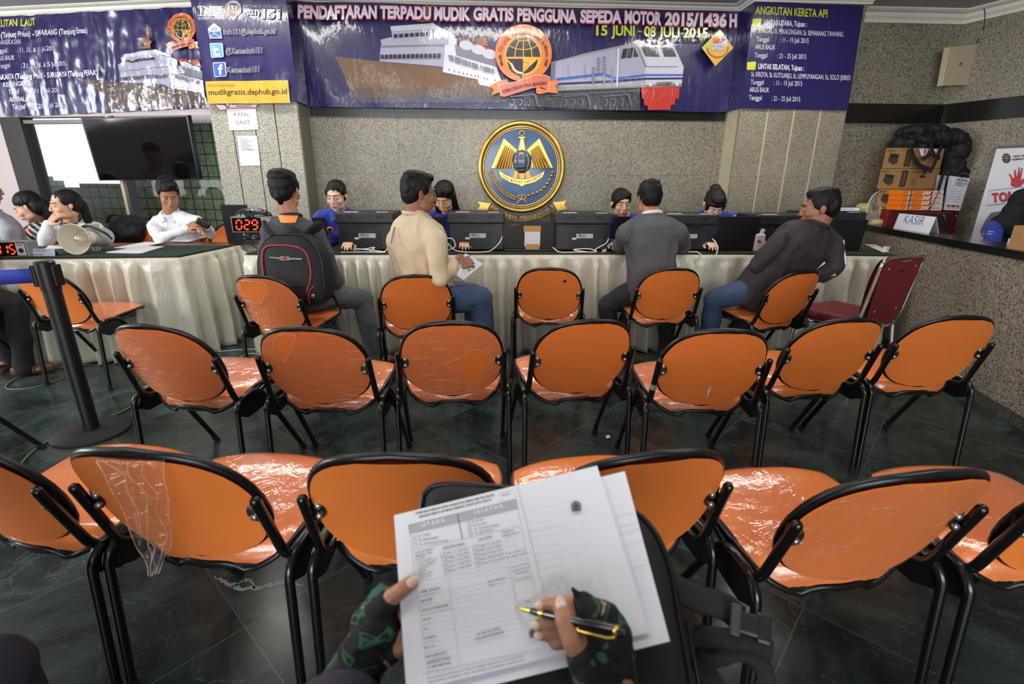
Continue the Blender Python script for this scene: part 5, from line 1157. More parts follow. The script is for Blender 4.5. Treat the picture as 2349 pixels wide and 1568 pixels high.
def head_prims(b, c, R, s=1.0, jaw=1.0, ears=True, es=1.0):
    def E(p, r, rot=None):
        M = R if rot is None else R @ rot
        b.ell(c+R @ (Vector(p)*s), [x*s for x in r], M=M, nu=22, nv=14)
    def K(p, q, r0, r1): b.cap(c+R @ (Vector(p)*s), c+R @ (Vector(q)*s), r0*s, r1*s)
    E((0, -.014, .036), (.073, .092, .078)); E((0, .024, -.022), (.061, .066, .086)); E((0, .034, -.072), (.046*jaw, .046, .040)); E((0, .066, -.096), (.020*jaw, .018, .017))
    for x in (-1, 1):
        E((x*.037, .052, -.030), (.025, .030, .026)); E((x*.031, .0735, .002), (.0165, .013, .0105)); E((x*.010, .096, -.037), (.0075, .009, .0065)); E((x*.040, .02, -.070), (.020*jaw, .036, .028))
        if ears: E((x*.076, -.012, -.010), (.008*es, .019*es, .031*es), Matrix.Rotation(x*.35, 3, 'Z')); E((x*(.0765+.0045*es), -.018, -.004), (.006*es, .016*es, .020*es), Matrix.Rotation(x*.5, 3, 'Z'))
    E((0, .074, .026), (.046, .017, .011)); K((0, .088, .012), (0, .104, -.030), .0075, .0105); E((0, .080, -.063), (.024, .016, .019)); E((0, .0945, -.0595), (.019, .0055, .0042)); E((0, .0925, -.0675), (.016, .0065, .0052))
def face_bits(c, R, root, lips=None, gaze=(0, 0), closed=.35, s=1.0, brow=M_HAIR, parts=None):
    X = lambda p: c+R @ (Vector(p)*s); out = []
    for x in (-1, 1):
        b = MB(); b.ell(X((x*.031, .0800, -.0015)), (.0125*s, .0072*s, .0058*s*(1-closed*.6)), M=R, nu=16, nv=10); e = b.build('eye', M_EYEW, root); out.append(e)
        b = MB(); b.ell(X((x*.031+gaze[0]*.006, .0848, -.0018+gaze[1]*.003)), (.0058*s, .0030*s, .0054*s*(1-closed*.4)), M=R, nu=14, nv=8); out.append(b.build('iris', M_IRIS, e))
        b = MB(); lid = [X((x*(.0175+.0275*t), .0845-.010*t*t+.002*sin(pi*t), -.001+.0058*(1-closed*.9)*sin(pi*t)-.002*t)) for t in [i/8 for i in range(9)]]; b.tube(lid, .0014*s, 6); out.append(b.build('eyelashes', brow, root))
        b = MB(); br_ = [X((x*(.013+.037*t), .0925-.016*t*t, .0195+.006*sin(pi*min(1, t*1.15))-.002*t)) for t in [i/8 for i in range(9)]]; b.tube(br_, [(.0018*s, .0034*s*(1-.6*i/8)) for i in range(9)], 6); out.append(b.build('eyebrow', brow, root))
    if lips:
        b = MB(); b.ell(X((0, .0968, -.0592)), (.020*s, .0052*s, .0040*s), M=R, nu=16, nv=8); b.ell(X((0, .0953, -.0680)), (.0165*s, .0062*s, .0050*s), M=R, nu=16, nv=8); out.append(b.build('lips', lips, root))
    return out
def hand_prims(b, w, d, n, side=1, curl=.5, s=1.0, spread=.16):
    """w wrist, d pointing along the hand, n back of the hand"""
    R = frame(d, n); P = lambda p: Vector(w)+R @ (Vector(p)*s)
    for i in range(4):
        x = (-.028+.0185*i)*side
        b.cap(P((x*.55, .012, 0)), P((x, .078, .003)), .0125*s, .0115*s)
    L = (.060, .070, .066, .050)
    for i in range(4):
        x = (-.028+.0185*i)*side; a = curl*.55; y0, z0 = .080, .002; px = P((x, y0, z0)); l = L[i if side > 0 else i]; ang = a
        for k, f in enumerate((.44, .32, .26)):
            y0 += l*f*cos(ang); z0 -= l*f*sin(ang); q = P((x+x*spread*(k+1)*.5, y0, z0)); b.cap(px, q, (.0092-.0008*k)*s, (.0084-.0008*k)*s); px = q; ang += curl*.75
    px = P((-.026*side, .018, -.004)); q = P((-.050*side, .048, -.016)); b.cap(px, q, .0125*s, .0105*s); r = P((-.052*side+.012*side*curl, .078, -.026)); b.cap(q, r, .0102*s, .0085*s)

def torso(b, pel, nk, TR, tab, mi=0):
    """closed loft along the spine: tab of (t, half width, half depth front, half depth back, forward shift)"""
    n = 28; vs = []; r, f, u = TR.col[0], TR.col[1], TR.col[2]
    for t, w, df, db, sh in tab:
        c = pel+(nk-pel)*t+f*sh
        for i in range(n):
            a = 2*pi*i/n; x, y = cos(a), sin(a); ex = .80; X_ = abs(x)**ex*(1 if x > 0 else -1); Y_ = abs(y)**ex*(1 if y > 0 else -1)
            vs.append(c+r*(w*X_)+f*((df if y > 0 else db)*Y_))
    k = len(tab); fs = [(j*n+i, j*n+(i+1) % n, (j+1)*n+(i+1) % n, (j+1)*n+i) for j in range(k-1) for i in range(n)]
    fs += [tuple(range(n-1, -1, -1)), tuple(range((k-1)*n, k*n))]; b.add(vs, fs, mi)
def ik(a, c, l1, l2, hint):
    a, c = Vector(a), Vector(c); d = c-a; L = min(d.length, (l1+l2)*.999); u = d.normalized()
    x = (l1*l1-l2*l2+L*L)/(2*L); h = sqrt(max(0, l1*l1-x*x)); v = Vector(hint); v = (v-u*v.dot(u)).normalized()
    return a+u*x+v*h
PEOPLE = []
def person(key, label, pelvis, neck, head, face, skin_m, shirt, trousers=None, hair=None, hair_m=None, shL=None, shR=None, elL=None, elR=None, wrL=None, wrR=None, hdL=None, hdR=None, handn=(0, 0, 1), legs=None, build=1.0, female=False, sleeves='long', collar=None, eyes=True, lips=None, closed=.35, gaze=(0, 0), headup=(0, 0, 1), lean=None, shoe=None, curl=.55, seed=1, vox=.0045, hs=1.0, tailbone=True, belly=0.0, cuff=None, arm=1.0):
    pelvis, neck, head = Vector(pelvis), Vector(neck), Vector(head)
    up = (neck-pelvis).normalized(); lat = (Vector(shR)-Vector(shL)); lat = (lat-up*lat.dot(up)).normalized(); fw = up.cross(lat)      # lat: to his right
    root = thing('person', label, 'person', (pelvis.x, pelvis.y, 0)); parts = []
    shL, shR = Vector(shL), Vector(shR); k = build
    TR = Matrix((lat, fw, up)).transposed(); mid = pelvis.lerp(neck, .45); chest = pelvis.lerp(neck, .72)
    elL = Vector(elL); elR = Vector(elR); wrL = Vector(wrL); wrR = Vector(wrR)
    hipL = pelvis-lat*.088*k; hipR = pelvis+lat*.088*k
    if legs is None:
        ff = Vector((fw.x, fw.y, 0)).normalized(); lt = Vector((lat.x, lat.y, 0)).normalized(); legs = []
        for h, sg in ((hipL, -1), (hipR, 1)): kn = h+ff*.41+lt*.03*sg+Vector((0, 0, -.03)); legs.append((kn, Vector((kn.x, kn.y, .08))+ff*.02))
    # --- body: one continuous surface
    b = MB(); Hd = frame(face, headup)
    head_prims(b, head, Hd, hs, .90 if female else 1.02, True, .74 if female else .95)
    nb = head+Hd @ (Vector((0, -.022, -.062))*hs); b.cap(nb, neck+up*.01, .050*(.88 if female else 1.04), .054*(.9 if female else 1.06))
    b.cap(neck+up*.01, neck-up*.05, .054, .046); b.cap(neck-up*.03, shL, .030, .034); b.cap(neck-up*.03, shR, .030, .034)
    b.ell(chest, (.125*k, .07*k, .13), M=TR); b.ell(mid, (.115*k, .08*k, .14), M=TR); b.ell(pelvis, (.135*k, .09*k, .10), M=TR)
    for a, e, w in ((shL, elL, wrL), (shR, elR, wrR)): b.cap(a, e, .038*k*arm, .032*k*arm); b.cap(e, w, .033*k*arm, .023)
    for h, (kn, an) in zip((hipL, hipR), legs): b.cap(h, kn, .068*k, .046*k); b.cap(kn, an, .045*k, .032)
    if hdL is not None: hand_prims(b, wrL, hdL, handn, 1, curl)
    if hdR is not None: hand_prims(b, wrR, hdR, handn, -1, curl)
    parts.append(remesh(b, 'body', skin_m, vox, root, 7))
    # --- shirt
    b = MB(); g = .014
    sw = (shR-shL).length/2; wst = .90 if female else 1.0
    torso(b, pelvis, neck, TR, [(-.20, .10*k, .08*k, .08*k, 0), (-.14, .158*k, .115*k, .115*k, 0), (.0, .168*k, .122*k+belly, .125*k, 0), (.2, .158*k*wst, .118*k+belly*1.3, .112*k, 0), (.40, .152*k*wst, .116*k+belly, .108*k, 0), (.58, .166*k*wst, .118*k, .118*k, 0), (.74, .178*k*wst, .116*k, .122*k, 0), (.86, min(.185*k, sw*.98)*wst, .092*k, .112*k, 0), (.94, .125*k, .068*k, .085*k, 0), (1.0, .065, .055, .06, .0)])
    if female: b.ell(chest+fw*.055-up*.02, (.115*k, .065*k, .07), M=TR)
    b.cap(neck-up*.012, shL, .050*k, .054*k); b.cap(neck-up*.012, shR, .050*k, .054*k); b.cap(neck-up*.07, shL-up*.012, .07*k, .056*k); b.cap(neck-up*.07, shR-up*.012, .07*k, .056*k)
    for a, e, w in ((shL, elL, wrL), (shR, elR, wrR)):
        if sleeves == 'long': b.cap(a, e, .054*k*arm, .045*k*arm); b.cap(e, w, .046*k*arm, .036*k*arm)
        else: b.cap(a, a.lerp(e, .85), .056*k, .054*k)
    sh = remesh(b, 'shirt', shirt, .007, root, 9, folds(.012, 6.5, seed)); parts.append(sh)
    b = MB()                              # collar
    cr = .060 if not female else .056
    pts = [neck+up*(.010+.014*(-cos(t)))+lat*(cr*1.04*sin(t))+fw*(cr*cos(t)*1.02+.004) for t in [2*pi*i/24 for i in range(24)]]
    b.tube(pts, [(.009, .022)]*24, 8, closed=True, flat=lat.cross(fw)*0+up.cross(fw)*0+lat) if False else b.tube(pts, .011, 8, closed=True)
    parts.append(b.build('collar', collar or shirt, root))
    if cuff:
        for e, w in ((elL, wrL), (elR, wrR)):
            d = (w-e).normalized(); b = MB(); b.lathe([(.036*k, -.045), (.040*k, -.04), (.040*k, 0), (.034*k, .004)], w, d, 20); parts.append(b.build('cuff', cuff, root))
    if trousers:
        b = MB(); b.ell(pelvis, (.160*k, .118*k, .105), M=TR); b.ell(pelvis-up*.03-fw*.01, (.150*k, .115*k, .075), M=TR)
        for h, (kn, an) in zip((hipL, hipR), legs): b.cap(h, kn, .086*k, .064*k); b.cap(kn, an, .062*k, .050*k); b.cap(an, an-Vector((0, 0, .02)), .052*k, .054*k)
        parts.append(remesh(b, 'trousers', trousers, .008, root, 5, folds(.010, 7, seed+5)))
        for h, (kn, an) in zip((hipL, hipR), legs):
            f2 = Vector((kn.x-h.x, kn.y-h.y, 0)); f2 = f2.normalized() if f2.length > .05 else Vector((fw.x, fw.y, 0)).normalized()
            b = MB(); a0 = Vector((an.x, an.y, .05)); b.ell(a0-f2*.02+Vector((0, 0, .0)), (.040, .045, .048)); b.cap(a0-f2*.04-Vector((0, 0, .012)), a0+f2*.13-Vector((0, 0, .018)), .038, .031); b.ell(a0+f2*.1-Vector((0, 0, .01)), (.04, .06, .032))
            parts.append(remesh(b, 'shoe', shoe or M_SHOE, .006, root, 4))
    if hair:
        b = MB()
        for it in hair:
            if it[0] == 'e': b.ell(head+Hd @ (Vector(it[1])*hs), [x*hs for x in it[2]], M=Hd @ (it[3] if len(it) > 3 else Matrix.Identity(3)), nu=24, nv=16)
            else: b.cap(head+Hd @ (Vector(it[1])*hs), head+Hd @ (Vector(it[2])*hs), it[3]*hs, it[4]*hs)
        def hd(p, n): q = Vector((p.x*70, p.y*70, p.z*26)); return .0018*noise.noise(q)+.0016*noise.noise(p*28)
        parts.append(remesh(b, 'hair', hair_m or M_HAIR, .0042, root, 3, hd))
    if eyes: parts += face_bits(head, Hd, root, lips, gaze, closed, hs)
    for o in parts:
        if o.parent is root or True: o.data.transform(Matrix.Translation(-root.location))
    info = dict(root=root, head=head, R=Hd, neck=neck, up=up, lat=lat, fw=fw, TR=TR, chest=chest, mid=mid)
    PEOPLE.append((key, (shL-elL).length, (elL-wrL).length, (shR-elR).length, (elR-wrR).length, (neck-pelvis).length, (head-neck).length, [((h-kn).length, (kn-an).length) for h, (kn, an) in zip((hipL, hipR), legs)]))
    return info
def add_part(info, b, name, m):
    o = b.build(name, m, info['root']) if isinstance(b, MB) else b
    o.data.transform(Matrix.Translation(-info['root'].location)); return o
J = uy
CAPM = [('e', (0, -.021, .047), (.0785, .0945, .0785)), ('e', (0, -.055, -.005), (.069, .056, .068)), ('e', (0, .030, .088), (.056, .046, .030)), ('e', (0, -.01, .082), (.066, .078, .042))]      # short man's hair
def crop_sides(h=.0): return [('e', (-.066, -.005, .028), (.014, .045, .040)), ('e', (.066, -.005, .028), (.014, .045, .040))]
# clerks in blue behind the long table -------------------------------------------------
def clerk(key, label, hx, hy, Y, face, shl, shr, skin_m, hair, lips, lean=.12, closed=.35, headup=(0, 0, 1), hs=1.0, seed=1, hair_m=None, wr=None, nk=(0, .03, -.16), gaze=(0, 0)):
    H = J(hx, hy, Y); f = Vector(face).normalized(); SL_ = J(shl[0], shl[1], shl[2]); SR_ = J(shr[0], shr[1], shr[2]); N = (SL_+SR_)/2+Vector((0, .01, .045))
    pel = Vector((N.x, N.y+lean, .56)); L, Rr = wr or ((SL_+Vector((.03, -.42, 0))), (SR_+Vector((-.03, -.42, 0))))
    L = Vector((L.x, L.y, TZ+.06)); Rr = Vector((Rr.x, Rr.y, TZ+.06)); fl = Vector((0, -1, 0))
    eL = ik(SL_, L, .27, .24, (.8, .3, -.6)); eR = ik(SR_, Rr, .27, .24, (-.8, .3, -.6))
    return person(key, label, pel, N, H, face, skin_m, M_BLUE, M_BLACKC, hair, hair_m, SL_, SR_, eL, eR, L, Rr, fl, fl, legs=None, build=.88, female=True, lips=lips, closed=closed, headup=headup, seed=seed, hs=hs, gaze=gaze)
PULLED = [('e', (0, -.0185, .047), (.0775, .0932, .0785)), ('e', (0, -.050, .0), (.068, .060, .066)), ('e', (0, -.115, -.005), (.035, .035, .038)), ('e', (-.066, .010, .040), (.013, .045, .034)), ('e', (.066, .010, .040), (.013, .045, .034))]
LONGH = [('e', (0, -.018, .046), (.082, .098, .080)), ('e', (-.040, .034, .072), (.042, .050, .038)), ('e', (.046, .034, .066), (.036, .044, .042)), ('e', (0, -.045, -.02), (.078, .075, .09))]+[('c', (s*.066, -.005, .02), (s*.074, -.005, -.13), .026, .030) for s in (-1, 1)]+[('c', (0, -.07, 0), (0, -.075, -.14), .05, .05), ('c', (-.02, .062, .085), (-.060, .040, .025), .024, .018)]
# facing the camera: their left is on the image right (+X)
W1 = clerk('W1', 'pale-faced clerk in blue shirt with pulled back hair left of the first printer', 772, 449, 4.14, (-.10, -.96, -.20), (822, 497, 4.22), (738, 497, 4.20), SK['fair'], PULLED, M_LIPP, closed=.3, hs=.97, hair_m=M_HAIRB, gaze=(-.4, -.4))
W2 = clerk('W2', 'clerk in blue with shoulder length black hair behind the beige-shirted man', 1020, 452, 4.12, (-.22, -.86, -.48), (1062, 503, 4.25), (978, 500, 4.2), SK['light'], LONGH, M_LIPP, closed=.8, hs=1.0, seed=3)
W3 = clerk('W3', 'smiling clerk in blue with side-swept black hair beside the grey sweater', 1424, 466, 4.12, (.12, -.97, -.12), (1470, 508, 4.22), (1390, 508, 4.2), SK['light'], PULLED+[('c', (-.045, .058, .080), (.058, .062, .030), .020, .016), ('c', (.060, .058, .04), (.074, .02, -.03), .016, .014)], M_LIPP, closed=.25, hs=.95, seed=5)
W4 = clerk('W4', 'clerk in blue bending her fringed head over the fourth printer', 1638, 468, 4.10, (-.05, -.80, -.62), (1686, 503, 4.25), (1588, 500, 4.22), SK['fair'], PULLED+[('e', (0, .058, .050), (.064, .034, .030)), ('e', (0, .03, .085), (.060, .062, .035)), ('e', (-.064, .04, .01), (.014, .022, .045)), ('e', (.064, .04, .01), (.014, .022, .045)), ('e', (0, -.08, .09), (.045, .045, .035))], M_LIPN, closed=.9, hs=1.0, seed=7, hair_m=M_HAIRB)
for w in (W1, W2, W3, W4):       # shirt fronts: open collar wings and white sleeve stripe
    b = MB(); n, u, l, f = w['neck'], w['up'], w['lat'], w['fw']
    for s in (-1, 1): b.prism([n+u*.020+l*s*.045+f*.050, n+u*-.035+l*s*.014+f*.096, n+u*-.055+l*s*.062+f*.090, n+u*.000+l*s*.078+f*.045], f*.006)
    add_part(w, b, 'collar_wings', M_BLUE)
b = MB(); c = W1['chest']+W1['fw']*.118-W1['lat']*(-.075)+W1['up']*.02; b.lathe([(.001, .004), (.022, .003), (.026, 0)], c, W1['fw'], 20); add_part(W1, b, 'chest_badge', M_ORANGE)
b = MB(); b.lathe([(.001, .005), (.015, .0045)], c, W1['fw'], 16); add_part(W1, b, 'badge_centre', M_LAPTOP)
M_LANY = mat('white_lanyard', rgb(220, 220, 226), .5)
for w in (W1, W2): b = MB(); b.tube(smooth_path([w['neck']+w['fw']*.06-w['lat']*.05, w['chest']+w['fw']*.122-w['lat']*.03, w['mid']+w['fw']*.115-w['lat']*.02], 5), [(.006, .002)]*11, 6); add_part(w, b, 'lanyard', M_LANY)
for s in (0, 1):
    b = MB(); p = J(1683, 492, 4.22)+Vector((0, -.055, -.01-.022*s)); b.box(p, (.055, .006, .010), M=Matrix.Rotation(.3, 3, 'Y')); add_part(W4, b, 'sleeve_stripe', M_WHITEC)

def chair_pt(k, l, f, z):
    o = CH[k]; a = o.rotation_euler.z; return Vector((o.location.x+cos(a)*l-sin(a)*f, o.location.y+sin(a)*l+cos(a)*f, z))
# man with the backpack -----------------------------------------------------------------
pel = chair_pt('C2', .0, .37, .555); nk = J(666, 500, 3.18); hd = J(655, 436, 3.20)
kR = J(832, 688, 3.34); kL = J(745, 690, 3.50)
P1 = person('P1', 'man with black backpack and grey jacket seen from behind at the left end', pel, nk, hd, (.08, 1, -.08), SK['tan'], M_GREYJ, M_GDENIM, CAPM+[('e', (0, -.06, .075), (.072, .06, .05)), ('e', (-.03, .02, .105), (.05, .06, .026)), ('e', (0, -.085, .03), (.066, .03, .055)), ('c', (0, -.088, -.04), (0, -.080, -.075), .030, .016)]+crop_sides(), M_HAIR,
  shL=J(618, 536, 3.14), shR=J(726, 536, 3.16), elL=J(612, 620, 3.26), elR=J(768, 645, 3.20), wrL=J(650, 640, 3.50), wrR=J(742, 662, 3.44), hdL=(.3, .8, -.2), hdR=(-.2, .9, -.2), legs=[(kL, Vector((kL.x+.02, kL.y+.10, .075))), (kR, Vector((kR.x+.05, kR.y-.03, .075)))], eyes=False, build=1.0, seed=11, hs=.99, collar=mat('navy_collar', rgb(36, 40, 62), .8))
# backpack he wears
BP = thing('backpack', 'black backpack with red piping worn by the man at the left', 'backpack', tuple(J(675, 615, 2.985)))
bo = BP.location.copy(); th_ = radians(-8); BR_ = Matrix.Rotation(th_, 3, 'Z'); S_ = J(756, 615, 2.985)-J(597, 615, 2.985); hw = S_.x/2; hh = (J(675, 540, 2.985).z-J(675, 693, 2.985).z)/2
def bpt(u, v, d=0.0): return BR_ @ Vector((u*hw, -d, v*hh))
def bpw(v): return interp([(-1, .80), (-.9, .95), (-.5, 1.0), (.2, .97), (.6, .86), (.85, .66), (1, .40)], v)
b = MB(); b.grid(lambda a, c: (lambda u, v: bpt(u*bpw(v), v, .045+.040*(1-u**4)*(1-v**6)-.02*v))(a*2-1, c*2-1), 26, 30); b.grid(lambda a, c: (lambda u, v: bpt(u*bpw(v), v, -.075))(a*2-1, c*2-1), 10, 30)
rim_f = [bpt(s*bpw(v), v, .045-.02*v) for s, v in [(-1, -1+2*i/24) for i in range(25)]+[(-1+2*i/6, 1) for i in range(1, 6)]+[(1, 1-2*i/24) for i in range(25)]+[(1-2*i/6, -1) for i in range(1, 6)]]
rim_b = [p+BR_ @ Vector((0, .12-.02*(p.z/hh), 0)) for p in rim_f]; n = len(rim_f); b.add(rim_f+rim_b, [(i, (i+1) % n, n+(i+1) % n, n+i) for i in range(n)], 0, True)
M_NYLON = mat('black_nylon', rgb(15, 15, 17), .7, var=.1, vscale=15, bump=.0008, bscale=300); M_PIPING = mat('red_piping', rgb(176, 44, 48), .5)
b.build('pack_body', M_NYLON, BP)
MB().tube(rim_f, .006, 8, closed=True).build('edge_piping', M_BLACKRIM, BP)
fr = lambda u, v, e=.0: bpt(u, v, .048+.040*(1-(u/max(bpw(v), .01))**4)*(1-v**6)-.02*v+e)
pip = [(-.55, -.55), (-.70, -.25), (-.74, .2), (-.70, .52), (-.52, .68), (-.1, .72), (.35, .68), (.60, .52), (.70, .1), (.68, -.25), (.55, -.6)]
pp = smooth_path([Vector((u, v, 0)) for u, v in pip], 6); MB().tube([fr(p.x, p.y, .004) for p in pp], .0045, 8).build('front_piping', M_PIPING, BP)
for sg in (1, -1):
    pp = smooth_path([Vector((sg*.78, -.42, 0)), Vector((sg*.62, -.60, 0)), Vector((sg*.56, -.95, 0))], 6); MB().tube([fr(p.x, p.y, .004) for p in pp], .0042, 8).build('pocket_piping', M_PIPING, BP)
b = MB(); pts = [(-.46, .40), (-.15, .385), (-.12, .42), (.12, .42), (.15, .385), (.5, .37), (.5, .33), (.18, .33), (.12, .30), (-.12, .30), (-.18, .345), (-.46, .365)]
b.prism([fr(u, v, .004) for u, v in pts], BR_ @ Vector((0, -.005, 0))); bd = b.build('metal_badge', mat('silver_badge', rgb(214, 206, 196), .25, metal=.8), BP)
b = MB(); b.lathe([(.001, .004), (.010, .003), (.011, 0)], fr(.0, .375, .009), BR_ @ Vector((0, -1, 0)), 18); b.build('badge_enamel', M_PIPING, bd)
b = MB(); b.lathe([(.006, .003), (.011, .003), (.012, 0)], fr(.70, -.72, .004), BR_ @ Vector((0, -1, 0)), 18); b.build('eyelet', mat('silver_badge', rgb(214, 206, 196)), BP)
for v in (.0,): MB().tube([fr(u/10*.62, -.46, .003) for u in range(-10, 11)], .003, 6).build('seam', M_BLACKRIM, BP)
b = MB(); b.tube(smooth_path([bpt(-.30, .93, -.02), bpt(-.12, 1.10, -.0), bpt(.12, 1.10, -.0), bpt(.34, .90, -.02)], 6), [(.008, .024)]*19, 8); b.build('top_handle', M_NYLON, BP)
o2 = lambda p: p-bo
for pts in ([J(630, 545, 3.045), J(612, 527, 3.06), J(608, 517, 3.13), J(614, 522, 3.20), J(610, 560, 3.28)], [J(700, 543, 3.045), J(722, 522, 3.07), J(734, 520, 3.13), J(738, 530, 3.22), J(742, 560, 3.28)]):
    b = MB(); b.tube(smooth_path([o2(p) for p in pts], 6), [(.012, .034)]*25, 10); b.build('shoulder_strap', M_NYLON, BP)
b = MB(); b.tube(smooth_path([o2(J(740, 600, 3.05)), o2(J(757, 660, 3.07)), o2(J(782, 712, 2.98))], 6), [(.004, .018)]*13, 8); b.build('dangling_strap', M_NYLON, BP)
b = MB(); a0, a1, a2, a3 = J(636, 492, 3.10), J(684, 494, 3.10), J(678, 510, 3.06), J(644, 510, 3.06); b.grid(lambda u, v: o2((a0*(1-u)+a1*u)*(1-v)+(a3*(1-u)+a2*u)*v)+Vector((0, -.012*sin(pi*u), 0)), 10, 4); o = b.build('orange_lining', mat('orange_fabric', rgb(250, 158, 74), .7), BP); sm = o.modifiers.new('s', 'SOLIDIFY'); sm.thickness = .006

# man in beige shirt ----------------------------------------------------------------------
pel = chair_pt('C3', .06, .25, .56); nk = J(950, 492, 2.98); hd = J(962, 443, 3.00)
kR = J(1104, 684, 2.96); kL = J(1082, 672, 3.2)
P2 = person('P2', 'man in beige shirt and glasses turned right with papers in hand', pel, nk, hd, (.90, .42, -.06), SK['brown'], M_BEIGE_S, M_DENIM, CAPM+[('e', (0, -.02, .098), (.062, .080, .032)), ('e', (0, .05, .088), (.052, .036, .028)), ('e', (0, -.08, .03), (.066, .034, .07))]+crop_sides(), M_HAIR,
  shL=J(908, 545, 3.06), shR=J(1000, 548, 2.84), elL=J(925, 632, 3.12), elR=J(1006, 640, 2.80), wrL=J(1040, 607, 3.06), wrR=J(1042, 612, 2.96), hdL=(.7, .0, .25), hdR=(.7, .1, .25), handn=(-.2, -.9, .4), legs=[(kL, Vector((kL.x+.03, kL.y, .075))), (kR, Vector((kR.x+.04, kR.y, .075)))], build=1.04, seed=21, hs=.97, lips=M_LIPN, curl=.9, belly=.02, cuff=M_BEIGE_S, gaze=(0, 0))
X = lambda p: P2['head']+P2['R'] @ (Vector(p)*.97)
for s in (-1, 1):
    b = MB(); b.tube([X((s*.031+.020*cos(t), .099, .0+.013*sin(t))) for t in [2*pi*i/20 for i in range(20)]], .0014, 6, closed=True); b.tube([X((s*.051, .098, .003)), X((s*.073, .06, .006)), X((s*.082, -.01, .004))], .0016, 6); add_part(P2, b, 'glasses', M_BLACKTUBE)
b = MB(); b.tube([X((-.011, .102, .003)), X((.011, .102, .003))], .0014, 6); add_part(P2, b, 'glasses_bridge', M_BLACKTUBE)
b = MB(); b.prism([J(905, 519, 2.93)+Vector((0, -.02, 0)), J(909, 521, 2.93)+Vector((0, -.02, 0)), J(901, 556, 2.93)+Vector((0, -.03, 0)), J(898, 556, 2.93)+Vector((0, -.03, 0))], (0, -.004, 0)); add_part(P2, b, 'back_pleat', mat('shirt_seam', rgb(140, 126, 104), .8))
b = MB(); q = [J(1066, 582, 3.0), J(1107, 606, 3.04), J(1063, 642, 2.92), J(1046, 630, 2.90)]
for i in range(3): b.prism([p+Vector((.002*i, .004*i, .001*i)) for p in q], (0, .0015, 0))
tag(b.build('paper_sheet', M_PAPER), 'folded white papers held by the man in beige shirt', 'paper')

# man in grey sweater ----------------------------------------------------------------------
pel = chair_pt('C5', -.01, .27, .56); nk = J(1495, 494, 3.34); hd = J(1488, 454, 3.40)
kL = J(1392, 700, 3.36); kR = J(1530, 705, 3.45)
P3 = person('P3', 'man in plain grey sweater leaning on the table, seen from behind', pel, nk, hd, (-.12, 1, -.1), SK['tan'], M_GREYS, M_DKTROU, CAPM+[('e', (0, -.02, .098), (.062, .080, .030)), ('e', (0, -.08, .02), (.066, .036, .068))]+crop_sides(), M_HAIR,
  shL=J(1437, 532, 3.30), shR=J(1560, 532, 3.30), elL=J(1420, 570, 3.60), elR=J(1568, 570, 3.62), wrL=J(1442, 548, 3.80), wrR=J(1540, 556, 3.84), hdL=(.4, .8, .2), hdR=(-.4, .8, .1), legs=[(kL, Vector((kL.x+.05, kL.y+.02, .075))), (kR, Vector((kR.x+.03, kR.y+.02, .075)))], eyes=False, build=1.02, seed=31, hs=.95, collar=M_WHITEC)

# man in the striped jacket ------------------------------------------------------------------
pel = chair_pt('C6', .02, .26, .56); nk = J(1876, 516, 2.99); hd = J(1880, 476, 3.00)
kL = J(1638, 690, 3.16); kR = J(1700, 688, 3.36)
P4 = person('P4', 'man in dark jacket with white sleeve stripes looking left at the right end', pel, nk, hd, (-.86, .46, -.12), SK['brown'], M_JACKET, M_DENIM, CAPM+[('e', (0, -.02, .092), (.063, .082, .030)), ('e', (0, -.08, .02), (.068, .036, .068))]+crop_sides(), M_HAIR,
  shL=J(1790, 552, 2.98), shR=J(1910, 558, 3.02), elL=J(1738, 606, 3.06), elR=J(1918, 610, 2.92), wrL=J(1752, 606, 3.32), wrR=J(1856, 650, 3.02), hdL=(.1, .9, .1), hdR=(-.6, .6, 0), legs=[(kL, Vector((kL.x+.02, kL.y+.06, .075))), (kR, Vector((kR.x+.12, kR.y+.05, .075)))], build=1.03, seed=41, hs=.97, lips=M_LIPN, collar=M_JACKET, belly=.02)
for i in range(3):
    b = MB(); sh, el, wr = J(1910, 558, 3.02), J(1918, 610, 2.92), J(1856, 650, 3.02); lat = Vector((.75, -.66, 0)).normalized()
    pts = []
    for t in [k/20 for k in range(21)]:
        base = sh.lerp(el, t/.62) if t < .62 else el.lerp(wr, (t-.62)/.38); ax_ = (el-sh) if t < .62 else (wr-el); ax_ = ax_.normalized(); o_ = (lat-ax_*lat.dot(ax_)).normalized() if t < .62 else (Vector((.3, -.9, -.2))-ax_*Vector((.3, -.9, -.2)).dot(ax_)).normalized(); tg = ax_.cross(o_)
        r = (.054-.009*t/.62 if t < .62 else .045-.010*(t-.62)/.38)*1.1-.001; a = (i-1)*.27; pts.append(base+(o_*cos(a)+tg*sin(a))*r)
    b.tube(smooth_path(pts, 2), .0042, 6); add_part(P4, b, 'sleeve_stripe', M_WHITEC)

